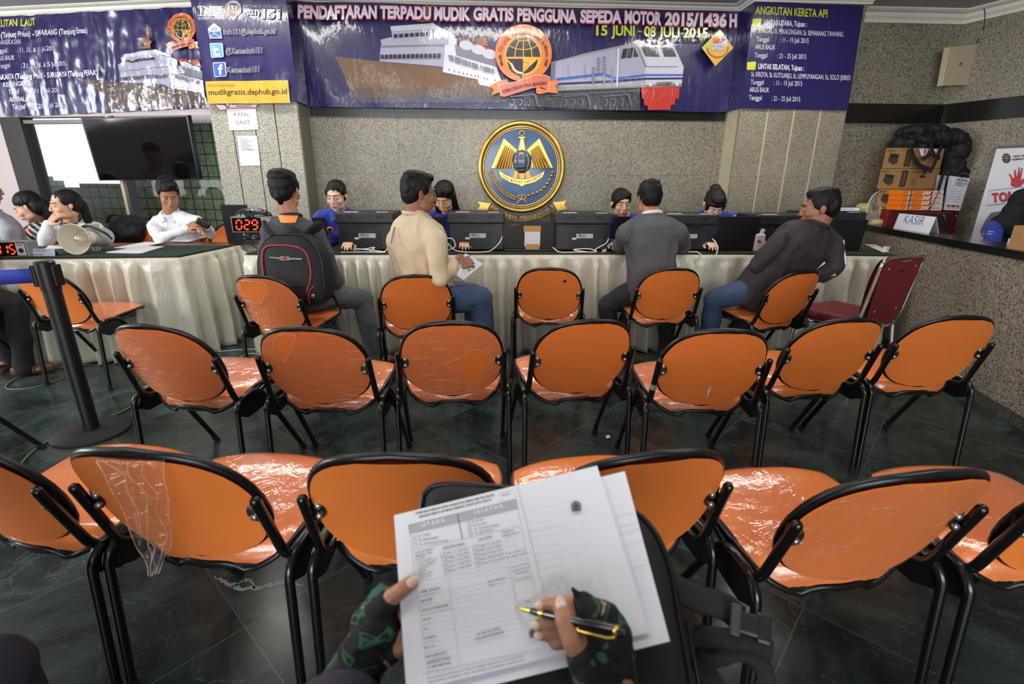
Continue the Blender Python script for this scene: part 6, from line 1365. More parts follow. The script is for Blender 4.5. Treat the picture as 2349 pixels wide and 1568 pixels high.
# red chair beside him ------------------------------------------------------------------------
M_MAROON = mat('maroon_vinyl', rgb(112, 22, 34), .55, var=.08, bump=.0008, bscale=200); M_CHROME = mat('chrome', rgb(210, 210, 212), .12, metal=1)
RC = thing('banquet_chair', 'dark red chair with chrome frame beside the granite counter', 'chair', (0, 0, 0), radians(24))
_q = uz(2020, 722, .47); RC.location = (_q.x, _q.y, 0)
def rb(u, v, d=0.0):
    """backrest leaning back (towards the camera)"""
    z = .455+.375*v; f = .0-.05*v; w = interp([(0, .155), (.15, .19), (.7, .21), (.93, .205), (1, .18)], v); return Vector((u*w, f+d, z))
b = MB(); b.grid(lambda a, c: rb(a*2-1, c, -.012), 16, 18); b.grid(lambda a, c: rb(a*2-1, c, .03+.01*sin(pi*c)), 16, 18)
ed = [rb(-1, i/18) for i in range(19)]+[rb(-1+i/4, 1) for i in range(1, 8)]+[rb(1, 1-i/18) for i in range(19)]+[rb(1-i/4, 0) for i in range(1, 8)]
b.build('backrest', M_MAROON, RC)
fr_ = round_path([(-.225, .03, .37), (-.222, .0, .46), (-.222, -.052, .815), (-.18, -.056, .842), (.18, -.056, .842), (.222, -.052, .815), (.222, .0, .46), (.225, .03, .37)], .05, 6); MB().tube(fr_, .0115, 10).build('back_frame', M_CHROME, RC)
for u, v in ((-.62, .14), (.62, .14), (-.7, .86), (.7, .86)): MB().lathe([(0, -.004), (.006, -.003), (.007, 0)], rb(u, v, -.013), (0, 1, 0), 10).build('screw', M_BOLT, RC)
b = MB(); b.prism([rb(-.35, .985, -.02), rb(.35, .985, -.02), rb(.25, .955, -.02), rb(0, .945, -.02), rb(-.25, .955, -.02)], (0, .012, 0)); b.build('hand_slot', M_STEELGREY, RC); b = MB(); b.box(rb(.0, .80, -.014), (.05, .003, .012)); b.build('maker_plate', M_BLACKRIM, RC)
b = MB(); b.box((0, .22, .425), (.42, .42, .07), bev=.028, seg=4); b.build('seat', M_MAROON, RC); MB().tube([(-.2, .02, .382), (.2, .02, .382), (.2, .42, .382), (-.2, .42, .382)], .010, 8, closed=True).build('seat_frame', M_CHROME, RC)
for s in (-1, 1):
    MB().tube(round_path([(s*.225, .03, .40), (s*.225, .0, .22), (s*.225, -.05, .0)], .05), .0115, 10).build('leg', M_CHROME, RC); MB().tube(round_path([(s*.215, .33, .382), (s*.215, .40, .35), (s*.215, .43, .0)], .04), .0115, 10).build('leg', M_CHROME, RC)

# people at the form desk ------------------------------------------------------------------------
CHD = {}
for k, x, y, dg, lab in (('D0', -3.95, 4.62, 168, 'orange chair behind the queue display 015'), ('D1', -2.98, 4.62, 178, 'orange chair between the woman in white and the man in white shirt'), ('D2', -2.72, 4.70, 186, 'orange chair partly hidden by the man in white shirt'), ('D3', -2.28, 4.66, 190, 'orange chair behind the dark laptop of the form desk')): put_chair(k, x, y, dg, lab, 'desk').scale = (1, 1, 1.16)
b = MB(); q = J(292, 522, 4.55); 
t = thing('black_bag', 'black bag lying on the chair between the two clerks in white', 'bag', tuple(q)); b.ell((0, 0, -.02), (.14, .10, .12)); b.ell((.05, .0, .04), (.09, .08, .06)); b.ell((-.09, 0, -.05), (.08, .08, .08)); o = remesh(b, 'bag_body', M_NYLON, .008, t, 4, folds(.012, 12, 3)); b = MB(); b.tube(smooth_path([(-.1, -.08, .05), (-.03, -.12, .11), (.06, -.11, .10), (.12, -.07, .02)], 6), [(.004, .014)]*19, 8); b.build('strap', M_NYLON, t)
# woman in white blouse, hand at her mouth
hd = J(150, 470, 4.22); nk = J(165, 512, 4.34); shR_ = J(128, 530, 4.30); shL_ = J(222, 524, 4.36)
WL = person('WL', 'woman in white blouse resting her hand on her mouth at the form desk', Vector((nk.x+.02, nk.y+.16, .56)), nk, hd, (-.60, -.79, -.06), SK['light'], M_WHITEC, M_BLACKC, [('e', (0, -.022, .044), (.078, .094, .078)), ('e', (0, -.055, .0), (.070, .060, .070)), ('e', (0, -.105, -.01), (.038, .036, .045)), ('c', (0, -.11, -.03), (.03, -.12, -.16), .034, .028), ('e', (-.066, .0, .035), (.013, .045, .036)), ('e', (.066, .0, .035), (.013, .045, .036))], M_HAIRB,
  shL=shL_, shR=shR_, elL=J(238, 572, 4.25), elR=J(98, 566, 4.12), wrL=J(165, 568, 4.02), wrR=J(110, 514, 4.12), hdL=(-.6, -.5, -.05), hdR=(.55, .18, .55), handn=(-.5, -.75, .2), build=.9, female=True, seed=51, lips=M_LIPN, curl=.55, gaze=(-.3, 0), hs=.98)
b = MB()
pts = [WL['neck']+WL['up']*(.03-.012*cos(t))+WL['lat']*(.064*sin(t))+WL['fw']*(.062*cos(t)) for t in [2*pi*i/24 for i in range(24)]]; b.tube(pts, .020, 10, closed=True); b.ell(WL['neck']+WL['fw']*.085-WL['up']*.05, (.05, .03, .06))
M_POLKA = bpy.data.materials.new('navy_polka_scarf'); M_POLKA.use_nodes = True; nt = M_POLKA.node_tree; vo = nt.nodes.new('ShaderNodeTexVoronoi'); vo.inputs['Scale'].default_value = 70; tc = nt.nodes.new('ShaderNodeTexCoord'); rp = nt.nodes.new('ShaderNodeValToRGB'); rp.color_ramp.interpolation = 'CONSTANT'; rp.color_ramp.elements[0].color = rgb(220, 220, 230); rp.color_ramp.elements[1].color = rgb(26, 30, 66); rp.color_ramp.elements[1].position = .28
nt.links.new(tc.outputs['Object'], vo.inputs['Vector']); nt.links.new(vo.outputs['Distance'], rp.inputs[0]); nt.links.new(rp.outputs[0], nt.nodes['Principled BSDF'].inputs['Base Color'])
add_part(WL, b, 'scarf', M_POLKA)
b = MB(); b.cyl(J(114, 538, 4.02), J(136, 549, 4.0), .004, .004, 8); tag(b.build('pen', M_BLACKTUBE), 'black pen in the left hand of the woman in white', 'pen')
# woman in striped top behind her
M_STRIPE = bpy.data.materials.new('black_white_stripes'); M_STRIPE.use_nodes = True; nt = M_STRIPE.node_tree; wv_ = nt.nodes.new('ShaderNodeTexWave'); wv_.inputs['Scale'].default_value = 9; wv_.bands_direction = 'DIAGONAL'; wv_.inputs['Distortion'].default_value = 1.5; tc = nt.nodes.new('ShaderNodeTexCoord'); rp = nt.nodes.new('ShaderNodeValToRGB'); rp.color_ramp.interpolation = 'CONSTANT'; rp.color_ramp.elements[0].color = rgb(24, 24, 28); rp.color_ramp.elements[1].color = rgb(206, 204, 206); rp.color_ramp.elements[1].position = .6
nt.links.new(tc.outputs['Object'], wv_.inputs['Vector']); nt.links.new(wv_.outputs['Fac'], rp.inputs[0]); nt.links.new(rp.outputs[0], nt.nodes['Principled BSDF'].inputs['Base Color'])
hd = J(66, 474, 4.58); nk = J(92, 512, 4.66)
WS = person('WS', 'woman with long black hair and striped top looking down behind the form desk', Vector((nk.x+.05, nk.y+.1, .56)), nk, hd, (-.86, -.25, -.42), SK['light'], M_STRIPE, M_BLACKC, [('e', (0, -.022, .044), (.080, .096, .080)), ('e', (0, -.06, -.02), (.076, .066, .09)), ('c', (0, -.08, -.02), (.01, -.10, -.16), .062, .05), ('c', (.062, -.02, .0), (.075, -.01, -.14), .03, .026)], M_HAIR,
  shL=J(128, 535, 4.52), shR=J(72, 532, 4.76), elL=J(112, 560, 4.30), elR=J(52, 556, 4.56), wrL=J(62, 548, 4.24), wrR=J(44, 530, 4.36), hdL=(-.7, -.4, .1), hdR=(-.5, -.3, .6), build=.88, female=True, seed=61, lips=M_LIPN, closed=.8, hs=1.04)
# person in pale grey shirt cut by the left edge
hd = J(-38, 432, 4.10); nk = J(-24, 486, 4.14)
GL = person('GL', 'person in pale grey shirt cut off by the left edge of the picture', Vector((nk.x, nk.y+.1, .56)), nk, hd, (.5, .85, -.1), SK['tan'], M_GREYSHIRT, M_BLACKC, CAPM, M_HAIR,
  shL=J(-78, 525, 4.30), shR=J(22, 530, 4.04), elL=J(-60, 560, 4.4), elR=J(34, 585, 4.04), wrL=J(-20, 560, 4.5), wrR=J(20, 572, 4.3), hdL=(.3, .8, 0), hdR=(0, .9, 0), build=1.0, seed=71, eyes=False)
# man in white shirt
hd = J(386, 444, 4.38); nk = J(392, 488, 4.50); SLm = J(448, 508, 4.46); SRm = J(350, 518, 4.48)
MWp = person('MW', 'young man in white shirt looking down at a black device at the form desk', Vector((nk.x-.02, nk.y+.14, .56)), nk, hd, (.50, -.72, -.48), SK['tan'], M_WHITEC, M_DKTROU, CAPM+[('e', (-.01, .045, .104), (.058, .046, .030)), ('e', (0, -.02, .105), (.062, .070, .034)), ('e', (0, .07, .085), (.045, .026, .022))]+crop_sides(), M_HAIR,
  shL=SLm, shR=SRm, elL=J(482, 535, 4.34), elR=J(366, 548, 4.26), wrL=J(470, 518, 4.16), wrR=J(432, 524, 4.12), hdL=(-.75, -.2, .2), hdR=(.8, -.15, .15), handn=(0, -.3, .9), build=.92, arm=.9, seed=81, lips=M_LIPN, closed=.85, curl=.75, cuff=M_WHITEC, hs=1.0)
b = MB()
for s in (-1, 1): n, u, l, f = MWp['neck'], MWp['up'], MWp['lat'], MWp['fw']; b.prism([n+u*.030+l*s*.052+f*.040, n+u*-.03+l*s*.010+f*.090, n+u*-.055+l*s*.055+f*.090, n+u*.005+l*s*.078+f*.04], f*.006)
add_part(MWp, b, 'collar_wings', M_WHITEC)
t = thing('handheld_device', 'black device held by the man in white shirt', 'device', tuple(J(466, 512, 4.10))); b = MB(); b.box((0, 0, 0), (.10, .03, .055), M=Matrix.Rotation(.6, 3, 'Y') @ Matrix.Rotation(.3, 3, 'Z'), bev=.012); b.build('device_body', M_LAPTOP, t); b = MB(); b.tube([Vector((.03+.03*cos(a), -.01, .012+.03*sin(a))) for a in [2*pi*i/20 for i in range(20)]], .006, 8, closed=True); b.build('device_ring', M_LAPTOP, t)
# sitter in black trousers at the left edge of the far row
pel = chair_pt('C0', .0, .24, .56); nk = pel+Vector((-.04, .06, .5)); kk = J(38, 694, 3.30); k2_ = J(-20, 690, 3.36)
BT = person('BT', 'sitter in loose black trousers at the left edge of the far row', pel, nk, nk+Vector((0, .04, .17)), (.1, 1, 0), SK['tan'], M_BLACKC, M_BLACKC, CAPM, M_HAIR, shL=nk+Vector((-.17, .02, -.05)), shR=nk+Vector((.17, -.02, -.05)), elL=nk+Vector((-.22, .1, -.30)), elR=nk+Vector((.20, .1, -.30)), wrL=nk+Vector((-.12, .32, -.36)), wrR=nk+Vector((.05, .32, -.36)), hdL=(.3, .9, 0), hdR=(-.3, .9, 0), legs=[(k2_, Vector((k2_.x, k2_.y, .075))), (kk, Vector((kk.x-.03, kk.y-.05, .075)))], eyes=False, seed=91)
# cashier behind the granite counter
M_HIJAB = mat('black_headscarf', rgb(14, 14, 20), .85, var=.15, bump=.002, bscale=30)
hd = J(2356, 474, 3.55); nk = J(2338, 516, 3.62); SRc = J(2282, 522, 3.60); SLc = J(2396, 536, 3.60)
CA = person('CA', 'cashier in black headscarf and blue shirt behind the granite counter', Vector((nk.x+.05, nk.y+.1, .60)), nk, hd, (.75, -.45, -.35), SK['light'], M_BLUE, M_BLACKC, None, None, shL=SLc, shR=SRc, elL=J(2400, 590, 3.5), elR=J(2272, 580, 3.45), wrL=J(2350, 580, 3.36), wrR=J(2320, 575, 3.36), hdL=(-.3, -.7, 0), hdR=(.5, -.5, 0), build=.9, female=True, seed=95, lips=M_LIPN, closed=.8)
b = MB(); Rr, hh_ = CA['R'], CA['head']
for p, r in (((0, -.02, .03), (.094, .105, .095)), ((0, -.03, -.06), (.088, .085, .09)), ((0, -.02, -.15), (.12, .10, .09)), ((0, .03, -.14), (.09, .075, .08))): b.ell(hh_+Rr @ Vector(p), r, M=Rr)
b.ell(CA['neck']-CA['up']*.05+CA['fw']*.02, (.15, .11, .10), M=CA['TR'])
add_part(CA, remesh(b, 'headscarf', M_HIJAB, .007, None, 4, folds(.006, 9, 2)), 'headscarf', None).parent = CA['root']
for s in (0, 1): b = MB(); b.box(J(2273, 531, 3.52)+Vector((0, 0, -.016*s)), (.045, .004, .006), M=Matrix.Rotation(.1, 3, 'Y')); add_part(CA, b, 'sleeve_stripe', M_WHITEC)
for q in PEOPLE: print('BONES', q[0], ' '.join('%.2f' % x for x in q[1:7]), [tuple(round(a, 2) for a in l) for l in q[7]])
# ------------------------------------------------------------------ granite cashier counter and what stands on and behind it
CD = Vector((.238, .971, 0)).normalized(); CN = Vector((CD.y, -CD.x, 0)); CP = Vector((2.956, 2.626, 0))      # CN points behind the counter
def cpt(t, o, z): return CP+CD*t+CN*o+Vector((0, 0, z))
def cbox(b, t0, t1, o0, o1, z0, z1, mi=0): b.prism([cpt(t0, o0, z0), cpt(t1, o0, z0), cpt(t1, o1, z0), cpt(t0, o1, z0)], (0, 0, z1-z0), mi)
CT = thing('cashier_counter', 'speckled granite cashier counter with black stone ledge at the right', 'counter', (CP.x, CP.y, 0))
def cbuild(b, name, m, parent=CT):
    o = b.build(name, m, parent); o.data.transform(Matrix.Translation(-parent.location)); return o
b = MB(); cbox(b, -1.9, 1.92, 0, .14, 0, .856); cbuild(b, 'counter_front', G_CNT)
b = MB(); cbox(b, -1.92, 1.9, -.008, .20, .856, .902); cbuild(b, 'ledge', M_BAND)
b = MB(); cbox(b, -1.9, 1.92, -.008, 0, 0, .065); cbuild(b, 'plinth', granite('granite_plinth', rgb(78, 74, 68), rgb(50, 48, 46), rgb(100, 96, 88)))
b = MB(); cbox(b, -1.9, 1.0, .14, .62, .70, .73); cbuild(b, 'inner_desk', M_DARKWOOD)
b = MB(); b.ell(cpt(-.36, -.004, .22), (.004, .035, .012), M=Matrix((CN, CD, Vector((0, 0, 1)))).transposed()); cbuild(b, 'chip_mark', M_DARKGAP)
LZ = .902
# fan on the ledge
fp = uz(2006, 515, LZ); FN = thing('desk_fan', 'beige and pale green desk fan on the counter ledge', 'fan', tuple(fp))
fo = fp.copy(); gcn = uy(2011, 478, fp.y)-fo; gr = (uy(2011, 440, fp.y)-uy(2011, 517, fp.y)).z/2
M_FBEIGE = mat('fan_beige', rgb(196, 172, 122), .45, var=.06); M_FGREEN = mat('pale_green_plastic', rgb(176, 206, 186), .4, alpha=1); M_FWIRE = mat('fan_wire', rgb(206, 200, 184), .4); M_FBLADE = mat('smoky_fan_blade', rgb(150, 146, 132), .3)
fax = Vector((.40, -.92, .02)).normalized()
b = MB(); b.lathe([(.001, 0), (.075, 0), (.078, .02), (.070, .045), (.03, .055), (.001, .056)], (0, 0, 0), (0, 0, 1), 28); b.build('base', M_FBEIGE, FN)
MB().cyl((0, 0, .04), gcn-fax*.05+Vector((0, 0, -.01)), .016, .013).build('neck', M_FBEIGE, FN)
b = MB(); b.lathe([(.001, -.17), (.038, -.165), (.045, -.14), (.045, -.06), (.03, -.04), (.001, -.04)], gcn, fax, 24); b.build('motor_housing', M_FBEIGE, FN)
b = MB(); q = fax.orthogonal().normalized(); w = fax.cross(q); b.tube([gcn+(q*cos(a)+w*sin(a))*gr for a in [2*pi*i/40 for i in range(40)]], .006, 8, closed=True); b.build('guard_ring', M_FGREEN, FN)
b = MB()
for i in range(44):
    a = 2*pi*i/44; d = q*cos(a)+w*sin(a); b.tube([gcn+fax*.035+d*.02, gcn+fax*.032+d*gr*.55, gcn+d*gr], .0016, 5); b.tube([gcn-fax*.04+d*.03, gcn-fax*.03+d*gr*.6, gcn+d*gr], .0011, 5)
b.build('guard_wires', M_FWIRE, FN)
for i in range(3):
    a = 2*pi*i/3+.4; b = MB(); b.grid(lambda u, v: gcn+(q*cos(a+(u-.5)*1.5*v)+w*sin(a+(u-.5)*1.5*v))*(.015+(gr*.88-.015)*v)+fax*(.018*(u-.5)), 10, 8); o = b.build('blade', M_FBLADE, FN); s_ = o.modifiers.new('s', 'SOLIDIFY'); s_.thickness = .0015
b = MB(); b.lathe([(.001, .042), (.016, .04), (.02, .03)], gcn, fax, 18); b.build('hub_cap', M_FBEIGE, FN)
# cashier card
a0, a1 = uz(2049, 523, LZ), uz(2131, 535, LZ); hk = uy(2060, 489, a0.y).z-LZ; ex = (a1-a0); wk = ex.length; ex.normalize(); ey = Vector((-ex.y, ex.x, 0))
KS_ = thing('cashier_card', 'folded white card with KASIR written on it, on the ledge', 'sign', tuple(a0)); up_ = Vector((0, 0, 1))
b = MB(); b.prism([Vector((0, 0, 0)), ex*wk, ex*wk+ey*.02+up_*hk, ey*.02+up_*hk], ey*.002); b.prism([ey*.08-ex*.02, ex*wk+ey*.08-ex*.02, ex*wk+ey*.022+up_*hk, ey*.022+up_*hk], ey*.002); b.build('card', M_PAPER, KS_)
b = MB(); vs, fs, x0, x1 = text_geo('KASIR', -.012); k = wk*.54/(x1-x0); b.add([ex*(wk*.22+(x-x0)*k)+up_*(hk*.40+y*k*1.05)+ey*(.02*(.40+y*k*1.05/hk)-.0012) for x, y in vs], fs); b.build('handwriting', M_BLUEINK, KS_)
# red cabinet behind, with boxes on it
M_REDCAB = mat('red_cabinet_paint', rgb(118, 24, 30), .4, var=.12, vscale=6); M_CARTON = mat('brown_carton', rgb(158, 118, 70), .75, var=.08, vscale=7); M_CARTOND = mat('carton_print', rgb(64, 50, 36), .8); M_ZAP = mat('orange_wrapper', rgb(240, 120, 24), .5); M_WHITEB = mat('white_carton', rgb(214, 214, 220), .6, var=.04); M_SKYP = mat('blue_print', rgb(48, 130, 196), .6)
YC = 4.30; x0 = uy(2036, 490, YC).x; x1 = uy(2200, 490, YC).x; zt = uy(2120, 482, YC).z
CB = thing('red_cabinet', 'dark red cabinet behind the counter under the boxes', 'cabinet', ((x0+x1)/2, YC+.18, 0))
MB().box((0, 0, zt/2), (x1-x0, .36, zt), bev=.008).build('cabinet_body', M_REDCAB, CB); b = MB(); b.box((.06, -.182, zt-.10), ((x1-x0)*.62, .006, .13)); b.build('dark_recess', M_DARKGAP, CB)
for dx in (.16, .27): b = MB(); b.tube(round_path([(dx, -.185, zt-.03), (dx, -.215, zt-.04), (dx+.02, -.215, zt-.085), (dx+.02, -.185, zt-.09)], .01), .005, 7); b.build('handle', M_CHROME, CB)
def carton(pxl, pxe, pxr, pyt, pyb, Y, label, art=True, top=None):
    """carton seen over its corner edge: left face pxl..pxe, right face pxe..pxr"""
    L_, E_, R_ = uy(pxl, (pyt+pyb)/2, Y+.03), uy(pxe, (pyt+pyb)/2, Y), uy(pxr, (pyt+pyb)/2, Y+.05); z0 = uy(pxe, pyb, Y).z; z1 = uy(pxe, pyt, Y).z; back = Vector((.24, .30, 0))
    t = thing('carton', label, 'box', (E_.x, E_.y, z0), 0, 'brown printer cartons behind the counter'); o = Vector((E_.x, E_.y, z0)); H = z1-z0; f = lambda p: Vector((p.x-o.x, p.y-o.y, 0))
    b = MB(); b.prism([f(L_), f(E_), f(R_), f(R_)+back, f(L_)+back], (0, 0, H)); b.build('carton_body', M_CARTON, t)
    ew_ = f(L_); nl = Vector((ew_.y, -ew_.x, 0)).normalized(); nl = nl if nl.y < 0 else -nl
    g = lambda u, v, d=.001: ew_*(1-u)+Vector((0, 0, H*v))+nl*d
    b = MB(); b.prism([g(.73, .08), g(.95, .08), g(.95, .92), g(.73, .92)], nl*.0004); b.prism([g(.17, .62), g(.48, .58), g(.50, .28), g(.36, .16), g(.15, .36)], nl*.0004); vs, fs, a, c = text_geo('EPSON', .02); k = .24/(c-a); wL = ew_.length
    b.add([g(.06+(x-a)*k, .82+(y*k*wL)/H) for x, y in vs], fs); vs, fs, a, c = text_geo('LX-310', 0); k = .18/(c-a); b.add([g(.52+(x-a)*k, .83+(y*k*wL)/H) for x, y in vs], fs); b.build('carton_print', M_CARTOND, t)
    b = MB(); b.prism([g(.17, .74, .0016), g(.50, .68, .0016), g(.48, .50, .0016), g(.22, .56, .0016)], nl*.0004); b.build('picture', mat('dark_print', rgb(34, 30, 28), .6), t); b = MB(); b.prism([g(.835, .2, .0016), g(.848, .2, .0016), g(.848, .8, .0016), g(.835, .8, .0016)], nl*.0003); b.build('strip_lettering', M_CARTON, t)
    er = f(R_); nr = Vector((er.y, -er.x, 0)).normalized(); nr = nr if nr.y < 0 else -nr; h = lambda u, v, d=.001: er*u+Vector((0, 0, H*v))+nr*d
    if pxr-pxe > 20:
        b = MB(); b.prism([h(.44+.10*cos(a), .62+.07*sin(a)) for a in [2*pi*i/16 for i in range(16)]], nr*.0006); b.build('hand_hole', M_DARKGAP, t)
        b = MB()
        for i in range(5): b.prism([h(.10, .55-.08*i), h(.10+.18-.03*(i % 2), .55-.08*i), h(.10+.18-.03*(i % 2), .53-.08*i), h(.10, .53-.08*i)], nr*.0004)
        vs, fs, a, c = text_geo('EPSON', .02); k = .2/(c-a); b.add([h(.1+(x-a)*k, .80+y*k*er.length/H) for x, y in vs], fs); b.build('side_print', M_CARTOND, t)
    return t
carton(2012, 2072, 2140, 434, 474, 4.34, 'lowest brown printer carton behind the fan and the orange reams')
carton(2016, 2084, 2152, 387, 433, 4.34, 'middle brown printer carton with an oval hand hole')
carton(2028, 2094, 2162, 339, 386, 4.34, 'topmost brown printer carton under the black bags')
# white sticker notes on the top carton
b = MB(); P = [uy(x, y, 4.335) for x, y in ((2108, 341), (2131, 340), (2124, 357), (2113, 358))]; b.prism(P, (0, -.001, 0), 0); P = [uy(x, y, 4.335) for x, y in ((2139, 342), (2155, 341), (2146, 360))]; b.prism(P, (0, -.001, 0), 0); P = [uy(x, y, 4.333) for x, y in ((2120, 342), (2124, 342), (2122, 352), (2119, 352))]; b.prism(P, (0, -.001, 0), 3); tag(b.build('address_sticker', PM), 'white printed sticker on the topmost carton', 'sticker')
# orange reams
def ream(i):
    ya = 437+i*11.4; Y = 4.20; off = -i*2.2; a, m, c = uy(2074+off, ya, Y), uy(2110+off+2, ya, Y), uy(2166+off*.6, ya, Y); e = uy(2142+off, ya, Y); z1 = uy(2110, ya, Y).z; z0 = uy(2110, ya+11.2, Y).z; H = z1-z0
    t = thing('paper_ream', ['topmost of the four orange and white paper reams', 'second of the four orange and white paper reams from the top', 'third of the four orange and white paper reams from the top', 'lowest of the four orange and white paper reams'][i], 'paper ream', (a.x, Y, z0), 0, 'orange paper reams behind the counter')
    W_ = c.x-a.x; k1 = (e.x-a.x); b = MB(); b.box((k1/2, .14, H/2), (k1, .28, H*.97), 0); b.box(((k1+W_)/2, .14, H/2), (W_-k1, .28, H*.97), 1); b.build('ream_wrapper', [M_ZAP, M_WHITEB], t)
    b = MB()
    for u0, ww in ((.10, .14), (.46, .22)):
        vs, fs, p, q = text_geo('ZAP', .05, .25); k = ww*W_/(q-p); kk = H*.6/.69; b.add([Vector((u0*W_+(x-p)*k, -.0012, H*.2+y*kk)) for x, y in vs], fs, 0)
    b.prism([Vector((W_*.70+.010*cos(a_), -.001, H*.5+.010*sin(a_))) for a_ in [2*pi*i/14 for i in range(14)]], (0, -.0005, 0), 1); b.prism([Vector((W_*.77, -.001, H*.35)), Vector((W_*.96, -.001, H*.38)), Vector((W_*.96, -.001, H*.64)), Vector((W_*.77, -.001, H*.62))], (0, -.0005, 0), 2); b.build('ream_print', [M_PAPER, mat('maroon_print', rgb(130, 30, 60), .5), M_ZAP], t)
for i in range(4): ream(i)
b = MB()
for xa, xb in ((2092, 2082), (2155, 2132)): b.tube([uy(xa, 437, 4.192), uy(xb, 483, 4.192)], .0035, 6); b.tube([uy(xa, 437, 4.192), uy(xa, 436.5, 4.46)], .0035, 6)
tag(b.build('tie_string', M_BLACKRIM), 'dark string tied round the orange reams', 'string')
def white_box(q, Y, label, title, tape=False):
    P = [uy(x, y, Y) for x, y in q]; t = thing('white_box', label, 'box', tuple(P[3]), 0, 'white printed cartons behind the counter'); o = P[3].copy(); P = [p-o for p in P]
    b = MB(); b.prism(P, Vector((.13, .16, 0))); b.build('carton_body', M_WHITEB, t)
    g = lambda u, v, d=.0012: (P[0]*(1-u)+P[1]*u)*(1-v)+(P[3]*(1-u)+P[2]*u)*v+Vector((0, -d, 0))
    b = MB(); A = Art(b, lambda x, y, l: g(x, y, .0008+.0003*l)); A.poly([(.34, .05), (.90, .05), (.90, .20), (.34, .20)], 1); A.text(title, (.38, .17), (.86, .17), .085, 0, .03, upv=(0, -1)); A.text('Printer', (.3, .27), (.85, .27), .05, 4, .01, .3, upv=(0, -1))
    for i in range(6): A.text(['MODEL   : T-P', 'BAHAN : KERTAS', 'UKURAN : TOTAL', 'WARNA : MERAH', 'BERAT  : GROSS', 'ISI        : COUNT'][i], (.18, .37+.075*i), (.78, .37+.075*i), .034, 1, 0, upv=(0, -1))
    A.line([(.1, .1), (.1, .94), (.93, .94), (.93, .1)], .012, 3, False)
    for u in (.15, .4, .66): A.poly([(u, .84), (u+.2, .84), (u+.2, .90), (u, .90)], 3 if u != .4 else 4)
    if tape: A.poly([(.5, 0), (.64, 0), (.64, .27), (.5, .27)], 5)
    b.build('carton_print', [M_PAPER, M_SKYP, M_INKB, M_REDINK, mat('navy_print', rgb(40, 50, 90), .6), M_TAPE], t); return t
white_box([(2180, 403), (2225, 409), (2202, 483), (2164, 481)], 4.22, 'tall white printed box with a strip of tape, right of the reams', 'Indah', True)
white_box([(2151, 401), (2172, 403), (2163, 445), (2145, 443)], 4.33, 'white printed box half hidden behind the hanging black straps', 'Indah')
# black bags on the cartons
BG = thing('backpack_pile', 'heap of black backpacks lying on the cartons with dangling straps', 'bags', tuple(uy(2100, 338, 4.46))); bo2 = BG.location.copy(); bj = lambda x, y, Y: uy(x, y, Y)-bo2
BG['label'] = 'folded black backpack on top of the cartons, straps hanging in front'; BG['category'] = 'backpack'; BG.name = 'backpack'
b = MB()
for (x, y, Y), r in (((2070, 329, 4.46), (.09, .12, .055)), ((2105, 322, 4.46), (.13, .14, .055)), ((2145, 318, 4.48), (.13, .14, .075)), ((2090, 303, 4.48), (.09, .12, .05)), ((2130, 300, 4.50), (.14, .12, .045))): b.ell(bj(x, y, Y), r)
b.box(bj(2080, 333, 4.46), (.22, .2, .06)); 
o = remesh(b, 'bag_body', M_NYLON, .008, BG, 3, folds(.02, 10, 6))
for pts in ([(2090, 330, 4.32), (2094, 355, 4.27), (2108, 378, 4.27), (2130, 388, 4.27), (2137, 393, 4.28)], [(2160, 335, 4.32), (2150, 358, 4.27), (2140, 382, 4.27), (2134, 391, 4.28)], [(2136, 325, 4.32), (2138, 345, 4.27), (2146, 360, 4.27), (2156, 362, 4.28)], [(2138, 345, 4.28), (2128, 357, 4.275), (2116, 366, 4.28)], [(2120, 380, 4.27), (2122, 398, 4.275)]):
    b = MB(); b.tube(smooth_path([bj(*p) for p in pts], 6), [(.004, .017)]*((len(pts)-1)*6+1), 8, flat=(0, 1, 0)); b.build('strap', M_NYLON, BG)
B2 = thing('backpack', 'black backpack hanging down the right side of the cartons', 'backpack', tuple(uy(2190, 360, 4.42))); bo2 = B2.location.copy()
b = MB()
for (x, y, Y), r in (((2180, 318, 4.44), (.10, .12, .07)), ((2190, 345, 4.43), (.085, .10, .11)), ((2185, 375, 4.43), (.08, .09, .11)), ((2200, 330, 4.43), (.06, .1, .08))): b.ell(bj(x, y, Y), r)
remesh(b, 'bag_body', M_NYLON, .008, B2, 3, folds(.018, 10, 9))
for pts in ([(2210, 325, 4.42), (2226, 338, 4.40), (2222, 352, 4.40), (2214, 362, 4.40)], [(2212, 365, 4.42), (2216, 388, 4.38), (2230, 398, 4.38), (2222, 405, 4.38), (2206, 402, 4.38)], [(2168, 380, 4.36), (2160, 410, 4.30), (2150, 443, 4.28)]):
    b = MB(); b.tube(smooth_path([bj(*p) for p in pts], 6), [(.004, .016)]*((len(pts)-1)*6+1), 8, flat=(0, 1, 0)); b.build('strap', M_NYLON, B2)
